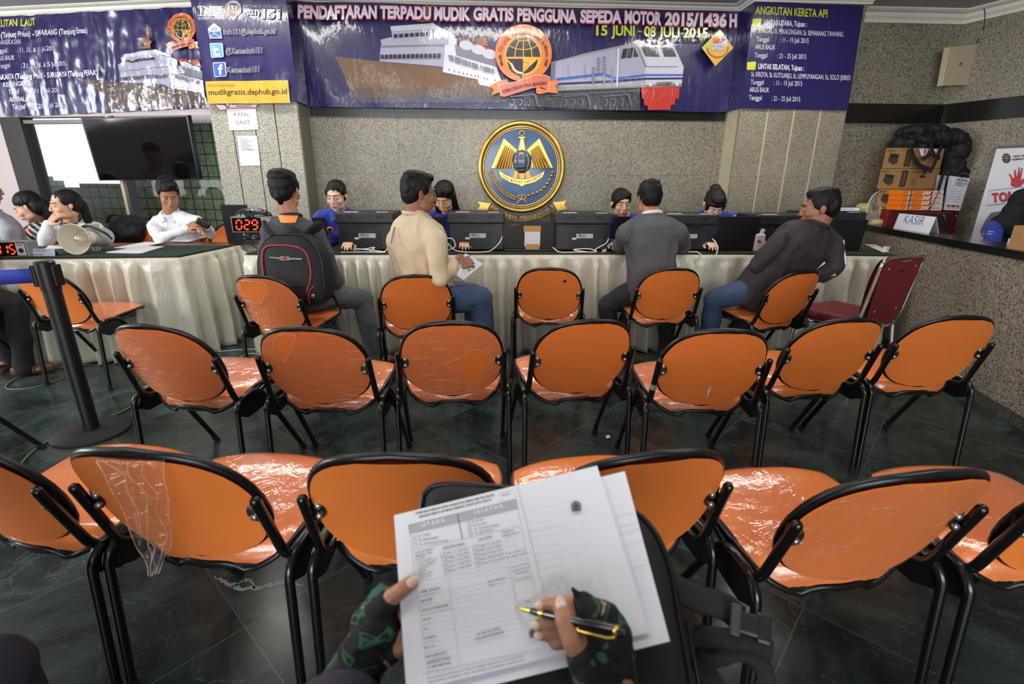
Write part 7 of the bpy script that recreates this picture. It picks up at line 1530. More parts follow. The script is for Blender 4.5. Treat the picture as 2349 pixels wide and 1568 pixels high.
# things on the inner desk
p = uz(2172, 519, LZ-.005); zl = LZ-.10
t = thing('ream_box', 'white and orange carton behind the ledge under the green lid', 'box', tuple(cpt((p-CP).dot(CD), .32, .73))); hbx = .135
b = MB(); R = Matrix((CD, CN, Vector((0, 0, 1)))).transposed(); b.box((0, 0, hbx/2), (.26, .2, hbx), 0, M=R); b.build('carton_body', M_WHITEB, t); b = MB(); b.box(R @ Vector((.05, -.101, hbx*.6)), (.09, .002, .05), 0, M=R); b.build('orange_print', M_ZAP, t)
t2 = thing('plastic_lid', 'bright green oval plastic lid on the carton behind the ledge', 'lid', tuple(t.location+Vector((0, 0, hbx+.001)))); b = MB(); q1, q2 = CD, CN
b.tube([q1*(.135*cos(a))+q2*(.075*sin(a))+Vector((0, 0, .012)) for a in [2*pi*i/36 for i in range(36)]], .010, 8, closed=True); b.build('rim', mat('lime_plastic', rgb(120, 204, 50), .35), t2); b = MB(); b.prism([q1*(.13*cos(a))+q2*(.07*sin(a))+Vector((0, 0, .006)) for a in [2*pi*i/36 for i in range(36)]], (0, 0, .004)); b.build('centre', mat('green_plastic', rgb(70, 130, 40), .35), t2)
p = uz(2362, 574, LZ); t = thing('small_carton', 'small brown carton on the ledge cut off by the right edge', 'box', (p.x+.02, p.y+.02, LZ)); MB().box((.0, .03, .065), (.10, .10, .13), M=Matrix.Rotation(.15, 3, 'Z')).build('carton_body', M_CARTON, t)
# roll-up banner against the angled wall
RB0 = RW0-RWN*.10
def rp(px, py, d=0.0): return upl(px, py, RB0-RWN*d, RWN)
TLp = rp(2287, 338); TRp = TLp+RWD*.62+Vector((0, 0, .0)); zb = .06
R2 = thing('rollup_banner', 'white roll-up banner with red hand and the word TOLAK at the right edge', 'banner', (TLp.x, TLp.y, 0)); o = Vector((TLp.x, TLp.y, 0))
b = MB(); b.prism([TLp-o, TRp-o, Vector((TRp.x, TRp.y, zb))-o, Vector((TLp.x, TLp.y, zb))-o], RWN*.003, 0)
KRB = lambda x, y: (2250+x/5.6, 320+y/5.6)
A = Art(b, lambda px, py, l: rp(px, py, .0012+.0005*l)-o)
for r, m in ((1.12, 4), (1.0, 3)): A.poly([KRB(328+55*r*cos(a), 240+62*r*sin(a)) for a in [2*pi*i/24 for i in range(24)]], m)
A.line([KRB(275, 242), KRB(382, 238)], .9, 4); A.line([KRB(330, 182), KRB(326, 240)], .7, 4); A.line([KRB(285, 215), KRB(375, 210)], .7, 4); A.line([KRB(315, 240), KRB(340, 255), KRB(320, 285)], .8, 4)
A.text('UNIT PENGENDALI', KRB(415, 228), KRB(760, 205), 4.2, 2, .02); A.text('KEMENTERIAN', KRB(405, 268), KRB(680, 248), 4.2, 2, .02)
A.poly([KRB(*p) for p in ((385, 590), (392, 520), (360, 445), (375, 436), (410, 495), (428, 490), (430, 390), (445, 384), (455, 470), (468, 468), (488, 352), (500, 352), (498, 465), (525, 365), (538, 370), (512, 500), (520, 525), (570, 480), (580, 490), (540, 570), (500, 605), (430, 612))], 1)
A.line([KRB(105, 658), KRB(800, 575), KRB(790, 775), KRB(78, 845)], .9, 2, True)
for st, x0, x1, y0, y1 in (('T', 145, 228, 805, 800), ('O', 235, 345, 798, 790), ('L', 355, 440, 785, 778), ('A', 440, 560, 778, 768), ('K', 570, 660, 768, 760)): A.text(st, KRB(x0, y0), KRB(x1, y1), 20, 1, .05)
A.poly([KRB(*p) for p in ((55, 1040), (130, 940), (215, 925), (290, 915), (395, 875), (560, 820), (620, 1000), (300, 1010), (220, 1010), (60, 1140), (0, 1210), (-10, 1180))], 5); A.poly([KRB(*p) for p in ((0, 1210), (60, 1110), (215, 950), (220, 1010), (70, 1150), (40, 1240), (0, 1240))], 6)
b.build('printed_sheet', [M_PAPER, mat('red_print', rgb(188, 40, 52), .5), M_INKB, mat('navy_print', rgb(40, 50, 90), .6), mat('gold_print', rgb(222, 190, 60), .5), mat('grey_print', rgb(110, 104, 100), .6), mat('rose_print', rgb(176, 150, 148), .6)], R2, recalc=False)
b = MB(); b.tube([TLp-o, TRp-o], .010, 8); b.build('top_rail', M_STEELGREY, R2); b = MB(); c = (TLp+TRp)/2-o; b.box(Vector((c.x, c.y, .04)), (.64, .09, .08), M=Matrix((RWD, RWN, Vector((0, 0, 1)))).transposed(), bev=.01); b.build('base', M_STEELGREY, R2)
b = MB(); b.cyl((TLp+TRp)/2-o+RWN*.03, Vector((c.x, c.y, .05))+RWN*.03, .007); b.build('support_pole', M_STEELGREY, R2)
# small second TOLAK card behind the ledge
tt = (uz(2262, 560, LZ)-CP).dot(CD); t = thing('tolak_card', 'low white card with red TOLAK lettering behind the ledge', 'sign', tuple(cpt(tt, .23, .73))); R = Matrix((-CD, -CN, Vector((0, 0, 1)))).transposed()
b = MB(); b.box(R @ Vector((0, 0, .10)), (.26, .003, .20), 0, M=R); b.build('card', M_PAPER, t); b = MB(); vs, fs, p, q = text_geo('TOLAK', .05); k = .2/(q-p); b.add([R @ Vector((-.10+(x-p)*k, .0025, .11+y*k*1.4)) for x, y in vs], fs); b.build('red_lettering', M_REDINK, t)
# ------------------------------------------------------------------ barrier post, floor cables
BP0 = Vector((-2.07, 2.42, 0)); t = thing('barrier_post', 'black retractable belt barrier post standing at the left', 'barrier post', tuple(BP0))
zt = .885
b = MB(); b.lathe([(.001, 0), (.170, 0), (.172, .008), (.165, .016), (.06, .024), (.001, .025)], (0, 0, 0), (0, 0, 1), 48); b.build('base', M_RUBBER, t)
MB().cyl((0, 0, .02), (0, 0, zt-.02), .0365, n=28).build('post', mat('black_powder_coat', rgb(17, 17, 19), .42, var=.08), t)
b = MB(); b.cyl((0, 0, zt-.13), (0, 0, zt), .040, n=28); b.cyl((0, 0, zt), (0, 0, zt+.006), .040, .034, n=28); hd = b.build('belt_head', M_BLACKRIM, t)
dL = Vector((-1.0, -.10, 0)).normalized()
b = MB(); b.box(dL*.042+Vector((0, 0, zt-.062)), (.02, .052, .10), bev=.004); b.build('belt_slot', M_BLACKRIM, t); b = MB(); b.box(-dL*.042+Vector((0, 0, zt-.062)), (.014, .05, .10), bev=.004); b.build('belt_slot', M_BLACKRIM, t)
b = MB()
for z in (zt-.02, zt-.105): b.ell(dL*.054+Vector((0, -.012, z)), (.004, .004, .004), nu=8, nv=6)
b.build('rivet', M_BOLT, t)
e = Vector((-1.6, -.10, -.02)); b = MB(); n = Vector((dL.y, -dL.x, 0))
b.grid(lambda u, v: dL*.05+(e-dL*.05)*u+Vector((0, 0, zt-.028-.068*v-.03*sin(pi*u)*.6)), 20, 2); o = b.build('blue_belt', mat('blue_webbing', rgb(26, 46, 150), .7, bump=.0006, bscale=400), t); s_ = o.modifiers.new('s', 'SOLIDIFY'); s_.thickness = .002
M_FCABLE = mat('grey_floor_cable', rgb(120, 116, 100), .6)
def fl(*pts): return [uz(x, y, .005) for x, y in pts]
b = MB(); b.tube(smooth_path(fl((340, 895), (310, 925), (265, 950), (190, 970), (120, 1005), (75, 1035), (50, 1060)), 6), .0045, 6); tag(b.build('floor_cable', M_FCABLE), 'grey cable running over the floor past the barrier post base', 'cable')
b = MB(); b.tube(smooth_path(fl((210, 835), (120, 845), (50, 862), (18, 880), (20, 892), (80, 888), (150, 865)), 6), .004, 6); tag(b.build('floor_cable', M_FCABLE), 'thin looped cable on the floor by the left form desk skirt', 'cable')
b = MB(); b.tube(smooth_path(fl((500, 806), (545, 802), (585, 800)), 4)+smooth_path(fl((600, 822), (565, 832), (548, 822), (575, 810), (602, 815)), 6), .0035, 6); tag(b.build('floor_cable', M_CABLE), 'thin white cable on the floor behind the torn-film chair', 'cable')
b = MB(); P = fl((1389, 1000), (1396, 997), (1401, 1003), (1392, 1006)); b.prism(P, (0, 0, .002)); tag(b.build('paper_scrap', M_PAPER), 'tiny scrap of white paper on the dark floor', 'paper scrap')

# ------------------------------------------------------------------ the form in the writer's hands
PTL, PTR, PBL = Vector((-.1368, .6020, .8072)), Vector((.1523, .6123, .8747)), Vector((-.1015, .4378, .6812))
EX = (PTR-PTL).normalized(); EY = (PBL-PTL).normalized(); PN = EY.cross(EX).normalized(); PN = PN if PN.z > 0 else -PN
def pq(px, py, h=0.0): return upl(px, py, PTL+PN*h, PN)
M_FORM = mat('form_paper', rgb(232, 233, 240), .7, var=.02, vscale=5); M_FINK = mat('form_ink', rgb(84, 84, 92), .8); M_FGREY = mat('form_grey_bar', rgb(178, 178, 184), .8); M_FLIGHT = mat('form_faint_print', rgb(206, 206, 214), .8)
FM = [M_FORM, M_FINK, M_FGREY, M_FLIGHT, mat('form_white', rgb(240, 240, 244), .8)]
KF = lambda x, y: (850+x/3.027, 1050+y/3.027)
b = MB(); q = [pq(*KF(x, y), -.004) for x, y in ((1600, 100), (1762, 85), (2085, 1262), (1740, 1345), (1600, 1390))]
P2s = [pq(1433, 1080, -.004), pq(1537, 1470, -.004)]; w2 = (P2s[0]-EX*.297)
b.prism([P2s[0]-EX*.28, P2s[0], P2s[1], P2s[1]-EX*.28], -PN*.0006, 0)
A = Art(b, lambda px, py, l: pq(px, py, -.004+.0002*l))
A.line([KF(1630, 165), KF(1880, 960)], .7, 2); 
for p in ((1700, 415, 1830, 380), (1720, 480, 1860, 445), (1730, 530, 1870, 490), (1760, 605, 1890, 575), (1820, 765, 1930, 738)): A.line([KF(p[0], p[1]), KF(p[2], p[3])], .7, 2)
tag(b.build('form_sheet', FM, recalc=False), 'lower white sheet sticking out to the right under the held form', 'paper')
b = MB()
sag = lambda u, v: -.006*sin(pi*u)*v
def sheet_pt(u, v, h=0.0): return PTL+(PTR-PTL)*u+(PBL-PTL)*v+PN*(h+sag(u, v)*0)
b.prism([sheet_pt(0, 0), sheet_pt(1, 0), sheet_pt(1, 1), sheet_pt(0, 1)], -PN*.0008, 0)
A = Art(b, lambda px, py, l: pq(px, py, .0004+.00012*l))
def seg(x0, y0, x1, y1, w=.8, m=1): A.line([KF(x0, y0), KF(x1, y1)], w, m); A.layer -= 1
def ft(st, x0, y0, x1, y1, h, m=1, bb=0): A.text(st, KF(x0, y0), KF(x1, y1), h/3.027, m, bb); A.layer -= 1
ft('FORM ISIAN PENDAFTARAN ANGKUTAN SEPEDA MOTOR GRATIS', 315, 392, 860, 262, 15, bb=.02); ft('DENGAN KERETA API MASA LEBARAN TAHUN 2015 (1436 H)', 338, 416, 838, 294, 15, bb=.02)
A.poly(pl(KF, [(262, 465), (1012, 285), (1022, 348), (275, 524)]), 2); A.layer += 1
ft('U T A R A', 360, 478, 518, 440, 26, 4, .02); ft('S E L A T A N', 720, 388, 918, 342, 26, 4, .02)
A.line(pl(KF, [(895, 240), (998, 218), (1008, 282), (902, 305)]), .9, 2, True); ft('No Urut', 915, 265, 970, 250, 14)
A.line(pl(KF, [(262, 465), (1012, 285), (1210, 1330), (1090, 1345), (360, 1495)]), .9, 2, False); seg(262, 465, 400, 1500, .9, 2); seg(602, 385, 638, 560, 1.6, 1); seg(275, 524, 1022, 348, .9, 2); seg(290, 640, 1040, 468, .9, 2)
for i, st in enumerate(('St. Tegal', 'St. Pekalongan', 'St. Semarang Tawang')): ft(st, 332+i*5, 548+i*29, [412, 470, 540][i], 530+[0, 16, 30][i]+i*8, 14); A.line(pl(KF, [(290+i*5, 545+i*27), (312+i*5, 540+i*27), (316+i*5, 560+i*27), (294+i*5, 565+i*27)]), .8, 1, True)
for i, st in enumerate(('St. Kroya', 'St. Kutoarjo', 'St. Lempuyangan', 'St. Solo Jebres')): ft(st, 708+i*7, 448+i*27, [785, 808, 892, 852][i], 430+[0, 24, 36, 70][i], 14); A.line(pl(KF, [(670+i*5, 445+i*26), (690+i*5, 440+i*26), (694+i*5, 458+i*26), (674+i*5, 463+i*26)]), .8, 1, True)
ft('Jadwal Berangkat', 502, 632, 655, 598, 15, bb=.01); ft('Arus Balik', 752, 572, 846, 550, 15, bb=.01); ft('Pengiriman', 912, 522, 1000, 502, 14); ft('Jumlah Motor', 915, 548, 1036, 520, 14)
for i in range(5):
    ft(['Sabtu, 11 Juli 2015', 'Minggu, 12 Juli 2015', 'Senin, 13 Juli 2015', 'Selasa, 14 Juli 2015', 'Rabu, 15 Juli 2015'][i], 522+i*6, 668+i*31, 680+i*6, 632+i*29, 14); A.line(pl(KF, [(488+i*6, 662+i*30), (512+i*6, 656+i*30), (518+i*6, 680+i*30), (494+i*6, 686+i*30)]), .9, 1, True)
    ft(['Minggu, 21 Juli 2015', 'Senin, 22 Juli 2015', 'Selasa, 23 Juli 2015', 'Rabu, 24 Juli 2015', 'Kamis, 25 Juli 2015'][i], 742+i*7, 618+i*31, 908+i*6, 582+i*30, 14); A.line(pl(KF, [(708+i*6, 612+i*31), (732+i*6, 606+i*31), (738+i*6, 630+i*31), (714+i*6, 636+i*31)]), .9, 1, True)
for i, st in enumerate(('Kendaraan Motor', 'Maksimal 1 Unit', 'sebelum', 'keberangkatan', 'sudah membeli', 'tiket kereta', 'dan bensin', 'dikosongkan', 'semua motor')): ft(st, 308+i*4.5, 668+i*22, [436, 424, 380, 428, 458, 440, 385, 432, 428][i]+2, 630+[4, 28, 58, 68, 78, 100, 148, 160, 182][i], 12, bb=.01 if i < 2 else 0)
for i in range(3): seg(925+i*8, 560+i*28, 1000+i*10, 545+i*28, .6, 2)
ft('Mohon dipilih hari', 940, 672, 1072, 640, 12); ft('dan tanggal terakhir', 944, 696, 1088, 664, 12); seg(950, 735, 1100, 700, .7, 2)
seg(345, 860, 960, 752, .9, 2); seg(540, 850, 620, 1440, .9, 2); seg(958, 752, 1010, 1000, .9, 2)
for i, (st, xe) in enumerate((('NAMA LENGKAP', 482), ('NO. KTP', 430), ('NO PLAT KENDARAAN', 545), ('NO. HP', 418), ('TGL', 402), ('ALAMAT', 455), ('NO. TLP', 448), ('PENUMPANG', 530))):
    y = 940+i*64; ft(st, 345+i*6, y, xe, y-(xe-345-i*6)*.23, 15, bb=.02); seg(345+i*8, y+25, 1000+i*12, y-115+i*8, .8, 2)
ft('MASA BERLAKU', 820, 866, 942, 836, 12, bb=.01); ft('SIM C', 822, 892, 872, 880, 12); ft('NO TELP KELUARGA', 738, 1230, 905, 1188, 14, bb=.02); ft('YANG BISA DIHUBUNGI', 720, 1268, 926, 1214, 14, bb=.02); ft('FOTO / PAS PHOTO', 1003, 860, 1115, 832, 12); A.line(pl(KF, [(985, 845), (1130, 808), (1165, 968), (1018, 1000)]), .9, 2, True)
ft('Peserta bersedia', 975, 768, 1090, 735, 12); ft('menaati Peraturan', 978, 792, 1112, 758, 12); ft('yang berlaku', 1000, 808, 1096, 790, 12); ft('TTD', 1078, 1008, 1115, 998, 14, bb=.01); A.line(pl(KF, [(1030, 1012), (1170, 990), (1200, 1110), (1060, 1140)]), .8, 2, True)
ft('KENDARAAN DARAT', 398, 1432, 555, 1392, 15, bb=.02); ft('1 UNIT MOTOR', 405, 1462, 560, 1428, 15, bb=.02); ft('Pernyataan pendaftaran ini dibuat dengan sebenarnya tanpa paksaan', 395, 1535, 1060, 1378, 12, bb=.01); ft('dari pihak manapun dan bersedia mengikuti ketentuan', 400, 1562, 1070, 1405, 12, bb=.01)
# right half: edge of the left leaf, seals, faint boxes
seg(1022, 200, 1215, 985, 1.2, 2)
def seal(x, y, s):
    A.poly([KF(x+34*s*cos(a), y+36*s*sin(a)) for a in [2*pi*i/20 for i in range(20)]], 1); A.line([KF(x+22*s*cos(a), y+23*s*sin(a)) for a in [2*pi*i/16 for i in range(16)]], 1.2, 2, True); A.poly(pl(KF, [(x-30*s, y+40*s), (x, y+28*s), (x+38*s, y+32*s), (x+26*s, y+14*s), (x-24*s, y+18*s)]), 1)
seal(1428, 335, 1); seal(1130, 1215, .9)
A.line([KF(1285+98*cos(a), 925+110*sin(a)) for a in [pi+pi*i/20*1.15 for i in range(21)]], 1.1, 2); A.line([KF(1285+78*cos(a), 925+88*sin(a)) for a in [pi+pi*i/20*1.15 for i in range(21)]], .8, 2); A.line(pl(KF, [(1230, 930), (1260, 860), (1300, 900), (1340, 935)]), 1.2, 2)
for q in ([(1095, 465), (1280, 428), (1290, 480), (1105, 518)], [(1140, 632), (1318, 595), (1328, 640), (1150, 680)], [(1160, 735), (1340, 698), (1350, 745), (1170, 785)], [(1455, 828), (1585, 792), (1635, 950), (1505, 985)]): A.line(pl(KF, q), .7, 3, True); A.layer -= 1
for q in ((1085, 370, 1425, 295), (1350, 640, 1525, 596), (1085, 520, 1290, 482), (1660, 960, 1590, 730), (1690, 1165, 1640, 1000)): seg(*q, .7, 3)
ft('Tempat', 1318, 492, 1370, 478, 12, 3); ft('Tanggal', 1452, 455, 1492, 445, 12, 3); ft('PETUGAS', 1490, 840, 1560, 822, 12, 3); ft('Stempel', 1540, 1005, 1600, 985, 12, 3)
tag(b.build('registration_form', FM, recalc=False), 'printed registration form held and being filled in at the bottom centre', 'paper form')
# ballpoint pen
pt_, pe = pq(1183, 1392, .002), pq(1430, 1452, .094); d = (pe-pt_).normalized(); Lp = (pe-pt_).length
PENT = thing('ballpoint_pen', 'black pen with gold trim held over the form', 'pen', tuple(pt_)); o = pt_.copy(); M_GOLD = mat('gold_trim', rgb(222, 184, 90), .2, metal=.95); M_PENB = mat('black_pen_lacquer', rgb(12, 12, 14), .15, coat=.5)
b = MB(); b.lathe([(.0004, 0), (.0012, .001), (.0016, .006), (.0034, .024), (.0036, .027)], (0, 0, 0), d, 18); b.build('tip', M_GOLD, PENT)
b = MB(); b.lathe([(.0036, .027), (.0047, .032), (.0053, Lp*.45), (.0056, Lp*.5), (.0060, Lp*.55), (.0060, Lp*.95), (.0045, Lp*.99), (.001, Lp)], (0, 0, 0), d, 20); b.build('barrel', M_PENB, PENT)
RG = M_GOLD; b = MB(); b.lathe([(.0058, Lp*.50), (.0064, Lp*.505), (.0064, Lp*.53), (.0058, Lp*.535)], (0, 0, 0), d, 20); b.build('gold_ring', RG, PENT); b = MB(); b.lathe([(.0056, Lp*.27), (.0057, Lp*.275), (.0057, Lp*.31), (.0056, Lp*.315)], (0, 0, 0), d, 20); b.build('gold_ring', RG, PENT); b = MB(); b.lathe([(.0060, Lp*.945), (.0064, Lp*.95), (.0064, Lp*.962), (.006, Lp*.968)], (0, 0, 0), d, 20); b.build('gold_ring', M_GOLD, PENT)
cl_ = (CAM-pe).normalized(); cl_ = (cl_-d*cl_.dot(d)).normalized(); sd = d.cross(cl_)
b = MB(); b.tube([cl_*.0035+sd*.006+d*(Lp*.955), cl_*.004+sd*.008+d*(Lp*.90), cl_*.004+sd*.0078+d*(Lp*.66), cl_*.003+sd*.006+d*(Lp*.645)], [.0016, .0014, .0012, .0016], 8); b.build('clip', M_GOLD, PENT)

# ------------------------------------------------------------------ the writer (camera side), gloves, bag on the lap
M_CAMO = bpy.data.materials.new('camouflage_glove'); M_CAMO.use_nodes = True; nt = M_CAMO.node_tree; pr = nt.nodes['Principled BSDF']; pr.inputs['Roughness'].default_value = .85
tc = nt.nodes.new('ShaderNodeTexCoord'); n1 = nt.nodes.new('ShaderNodeTexNoise'); n1.inputs['Scale'].default_value = 34; n1.inputs['Detail'].default_value = 1.5; n1.inputs['Distortion'].default_value = .8; nt.links.new(tc.outputs['Object'], n1.inputs['Vector'])
rp_ = nt.nodes.new('ShaderNodeValToRGB'); rp_.color_ramp.interpolation = 'CONSTANT'; e = rp_.color_ramp.elements; e[0].color = rgb(18, 18, 20); e[1].position = .585; e[1].color = rgb(44, 92, 72); k = e.new(.66); k.color = rgb(22, 24, 24); k = e.new(.715); k.color = rgb(176, 140, 110); k = e.new(.30); k.color = rgb(20, 20, 22); e[0].color = rgb(150, 116, 92)
nt.links.new(n1.outputs['Fac'], rp_.inputs[0]); nt.links.new(rp_.outputs[0], pr.inputs['Base Color'])
M_GLOVE = mat('black_glove_knit', rgb(20, 20, 23), .9, bump=.0006, bscale=500); M_PURPLE = mat('dark_purple_jacket', rgb(46, 42, 62), .8, var=.1, bump=.002, bscale=40)
RW, LW = pq(1416, 1655, .014), pq(796, 1572, -.034)
# right hand joints (px, py, height above the form)
r_thumb = [pq(1352, 1524, .036), pq(1316, 1470, .052), pq(1296, 1420, .050), pq(1290, 1395, .044)]
r_index = [pq(1376, 1412, .046), pq(1330, 1380, .042), pq(1276, 1384, .034), pq(1246, 1388, .026)]
r_mid = [pq(1386, 1436, .046), pq(1330, 1408, .040), pq(1268, 1424, .022), pq(1238, 1432, .016)]
r_ring = [pq(1392, 1464, .034), pq(1340, 1440, .026), pq(1276, 1448, .014), pq(1242, 1456, .011)]
r_lit = [pq(1396, 1492, .026), pq(1350, 1470, .016), pq(1300, 1474, .010), pq(1270, 1478, .009)]
def fing(b, P, r): 
    for i in range(3): b.cap(P[i], P[i+1], r*(1-.07*i), r*(.93-.07*i), 16)
l_thumb = [pq(872, 1400, -.012), pq(895, 1372, .004), pq(922, 1352, .0105), pq(945, 1335, .0095)]
l_f = [[pq(860+dx*.4, 1420+dy, -.024), pq(905+dx, 1395+dy, -.022), pq(960+dx, 1370+dy, -.016), pq(1000+dx, 1352+dy, -.014)] for dx, dy in ((0, -20), (6, 22), (8, 62), (2, 100))]
def hands(b):
    b.cap(RW, pq(1388, 1460, .030), .026, .028); b.cap(pq(1395, 1520, .024), pq(1380, 1424, .036), .024, .019); b.cap(pq(1400, 1530, .020), pq(1394, 1478, .026), .020, .016); b.cap(RW, r_thumb[0], .022, .019)
    fing(b, r_index, .0100); fing(b, r_mid, .0100); fing(b, r_ring, .0095); fing(b, r_lit, .0085)
    for i, (r0, r1) in enumerate(((.0170, .0135), (.0130, .0122), (.0122, .0108))): b.cap(r_thumb[i], r_thumb[i+1], r0, r1, 18)
    b.cap(LW, pq(872, 1440, -.026), .026, .028); b.cap(LW, l_thumb[0], .020, .016)
    for f in l_f: fing(b, f, .0095)
    for i, (r0, r1) in enumerate(((.015, .0125), (.012, .0108), (.0108, .0095))): b.cap(l_thumb[i], l_thumb[i+1], r0, r1, 18)
shR_, shL_ = Vector((.215, -.06, .96)), Vector((-.195, -.06, .96))
elR_ = ik(shR_, RW, .29, .265, (.6, -.1, -.8)); elL_ = ik(shL_, LW, .29, .265, (-.6, -.1, -.8))
_hp = hand_prims
def _writer_body():
    global head_prims
    base = head_prims
    def hp2(b, *a, **k): base(b, *a, **k); hands(b)
    head_prims = hp2
    w = person('WR', 'writer seen from above with camouflage fingerless gloves and dark purple sleeves', Vector((.02, -.16, .55)), Vector((.01, -.13, 1.02)), Vector((.01, -.24, 1.17)), (0, .9, -.4), SK['tan'], M_PURPLE, M_BLACKC, CAPM, M_HAIR, shL=shL_, shR=shR_, elL=elL_, elR=elR_, wrL=LW, wrR=RW, legs=[(Vector((-.14, .27, .53)), Vector((-.15, .22, .08))), (Vector((.17, .27, .53)), Vector((.18, .22, .08)))], eyes=False, seed=99, vox=.0032)
    head_prims = base; return w
WR = _writer_body()
# nails
for P, r, nm in ((r_thumb, .0108, 'thumb_nail'), (l_thumb, .0095, 'thumb_nail')):
    d_ = (P[3]-P[2]).normalized(); u_ = (CAM-P[3]).normalized(); u_ = (u_-d_*u_.dot(d_)).normalized(); s_ = d_.cross(u_)
    b = MB(); b.ell(P[3]+u_*(r*.72)+d_*.001, (r*.66, .0098, r*.36), M=Matrix((s_, d_, u_)).transposed(), nu=16, nv=10); add_part(WR, b, nm, mat('finger_nail', rgb(226, 190, 172), .25, coat=.3))
for P in (r_index, r_mid, r_ring):
    d_ = (P[3]-P[2]).normalized(); u_ = PN; u_ = (u_-d_*u_.dot(d_)).normalized(); s_ = d_.cross(u_); b = MB(); b.ell(P[3]+u_*.0062+d_*.002, (.0052, .0062, .0028), M=Matrix((s_, d_, u_)).transposed(), nu=14, nv=8); add_part(WR, b, 'finger_nail', MATS['finger_nail'])
# gloves
b = MB(); g = .0035
b.cap(RW-(RW-elR_).normalized()*-.01, pq(1388, 1460, .030), .031, .031); b.cap(pq(1395, 1520, .024), pq(1382, 1424, .037), .028, .022); b.cap(pq(1400, 1530, .020), pq(1396, 1480, .026), .024, .020); b.cap(RW, r_thumb[0], .026, .0225); b.cap(r_thumb[0], r_thumb[0].lerp(r_thumb[1], .35), .0210, .0192)
for P, r in ((r_index, .0138), (r_mid, .0135), (r_ring, .013), (r_lit, .012)): b.cap(P[0], P[0].lerp(P[1], .80), r+.002, r)
b.cap(pq(1340, 1385, .044), pq(1313, 1346, .058), .009, .0018)
add_part(WR, remesh(b, 'glove', M_CAMO, .0026, None, 4, folds(.0016, 40, 4)), 'glove', None).parent = WR['root']
b = MB(); b.cap(LW, pq(872, 1440, -.026), .034, .033); b.cap(pq(850, 1430, -.024), pq(885, 1372, -.016), .026, .020); b.cap(LW, l_thumb[0], .024, .020); b.cap(l_thumb[0], l_thumb[0].lerp(l_thumb[1], .75), .0180, .0150)
for f in l_f: b.cap(f[0], f[0].lerp(f[1], .7), .0135, .0125)
b.cap(LW, LW.lerp(elL_, .35), .033, .038)
add_part(WR, remesh(b, 'glove', M_CAMO, .0028, None, 4, folds(.0018, 40, 8)), 'glove', None).parent = WR['root']
# lap bag: soft black bag under the form
LB = thing('lap_bag', 'black padded bag lying on the lap under the form', 'bag', tuple(pq(1260, 1400, -.14))); o = LB.location.copy()
OUT = [(962, 1160), (972, 1122), (1010, 1105), (1110, 1108), (1220, 1122), (1340, 1132), (1440, 1160), (1500, 1210), (1540, 1300), (1562, 1420), (1588, 1560), (1600, 1700), (1560, 1790), (1000, 1830), (930, 1700), (940, 1400)]
ring = smooth_path([pq(x, y, -.035)-o for x, y in OUT]+[pq(*OUT[0], -.035)-o], 4)[:-1]; cen = sum(ring, Vector())/len(ring); n = len(ring)
b = MB(); prev = None
for sc, dh in ((.0, .010), (.5, .010), (.85, .006), (.95, -.002), (1.0, -.018), (1.02, -.05), (1.0, -.09), (.93, -.12), (.6, -.13), (.0, -.13)):
    b.v += [tuple(cen+(p-cen)*sc+PN*dh) for p in ring]; 
for k in range(9):
    for i in range(n): b.f.append((k*n+i, k*n+(i+1) % n, (k+1)*n+(i+1) % n, (k+1)*n+i)); b.m.append(0); b.sm.append(True)
b.build('bag_body', M_NYLON, LB)
for dh, sc in ((-.012, 1.0), (-.06, 1.022), (-.085, 1.012)): MB().tube([cen+(p-cen)*sc+PN*dh for p in ring], .0045, 8, closed=True).build('seam_piping', M_BLACKRIM, LB)
M_WEB = mat('black_webbing', rgb(26, 26, 28), .8, bump=.0008, bscale=350)
lj = lambda x, y, h: pq(x, y, h)-o
def web(pts, w, name='strap', m=None, th=.0022):
    P = smooth_path([lj(*p) for p in pts], 6); b = MB(); b.tube(P, [(th, w)]*len(P), 8, flat=tuple(PN)); return b.build(name, m or M_WEB, LB)
web([(1545, 1345, -.06), (1600, 1372, -.05), (1660, 1390, -.05), (1700, 1420, -.055)], .017); web([(1590, 1455, -.07), (1650, 1462, -.05), (1720, 1470, -.05), (1772, 1492, -.06)], .012); web([(1600, 1480, -.08), (1640, 1505, -.06), (1690, 1492, -.055), (1735, 1510, -.06), (1755, 1560, -.07), (1720, 1640, -.08)], .012); web([(1600, 1500, -.09), (1630, 1560, -.08), (1660, 1620, -.09)], .014)
b = MB(); c = lj(1708, 1428, -.045); Rb_ = Matrix((EX, -EY, PN)).transposed() @ Matrix.Rotation(-.5, 3, 'Z')
b.box(c, (.034, .026, .009), M=Rb_, bev=.003); b.box(c+Rb_ @ Vector((.022, 0, 0)), (.018, .034, .008), M=Rb_, bev=.003); b.build('buckle', mat('black_buckle', rgb(30, 30, 32), .35), LB)
b = MB(); b.box(c-Rb_ @ Vector((.012, 0, -.005)), (.012, .036, .006), M=Rb_, bev=.002); b.build('strap_adjuster', mat('grey_buckle', rgb(70, 70, 74), .35), LB)
b = MB(); b.tube(smooth_path([lj(1575, 1420, -.05), lj(1590, 1500, -.05), lj(1612, 1620, -.06)], 5), .003, 6); b.build('side_zip', M_BLACKRIM, LB)
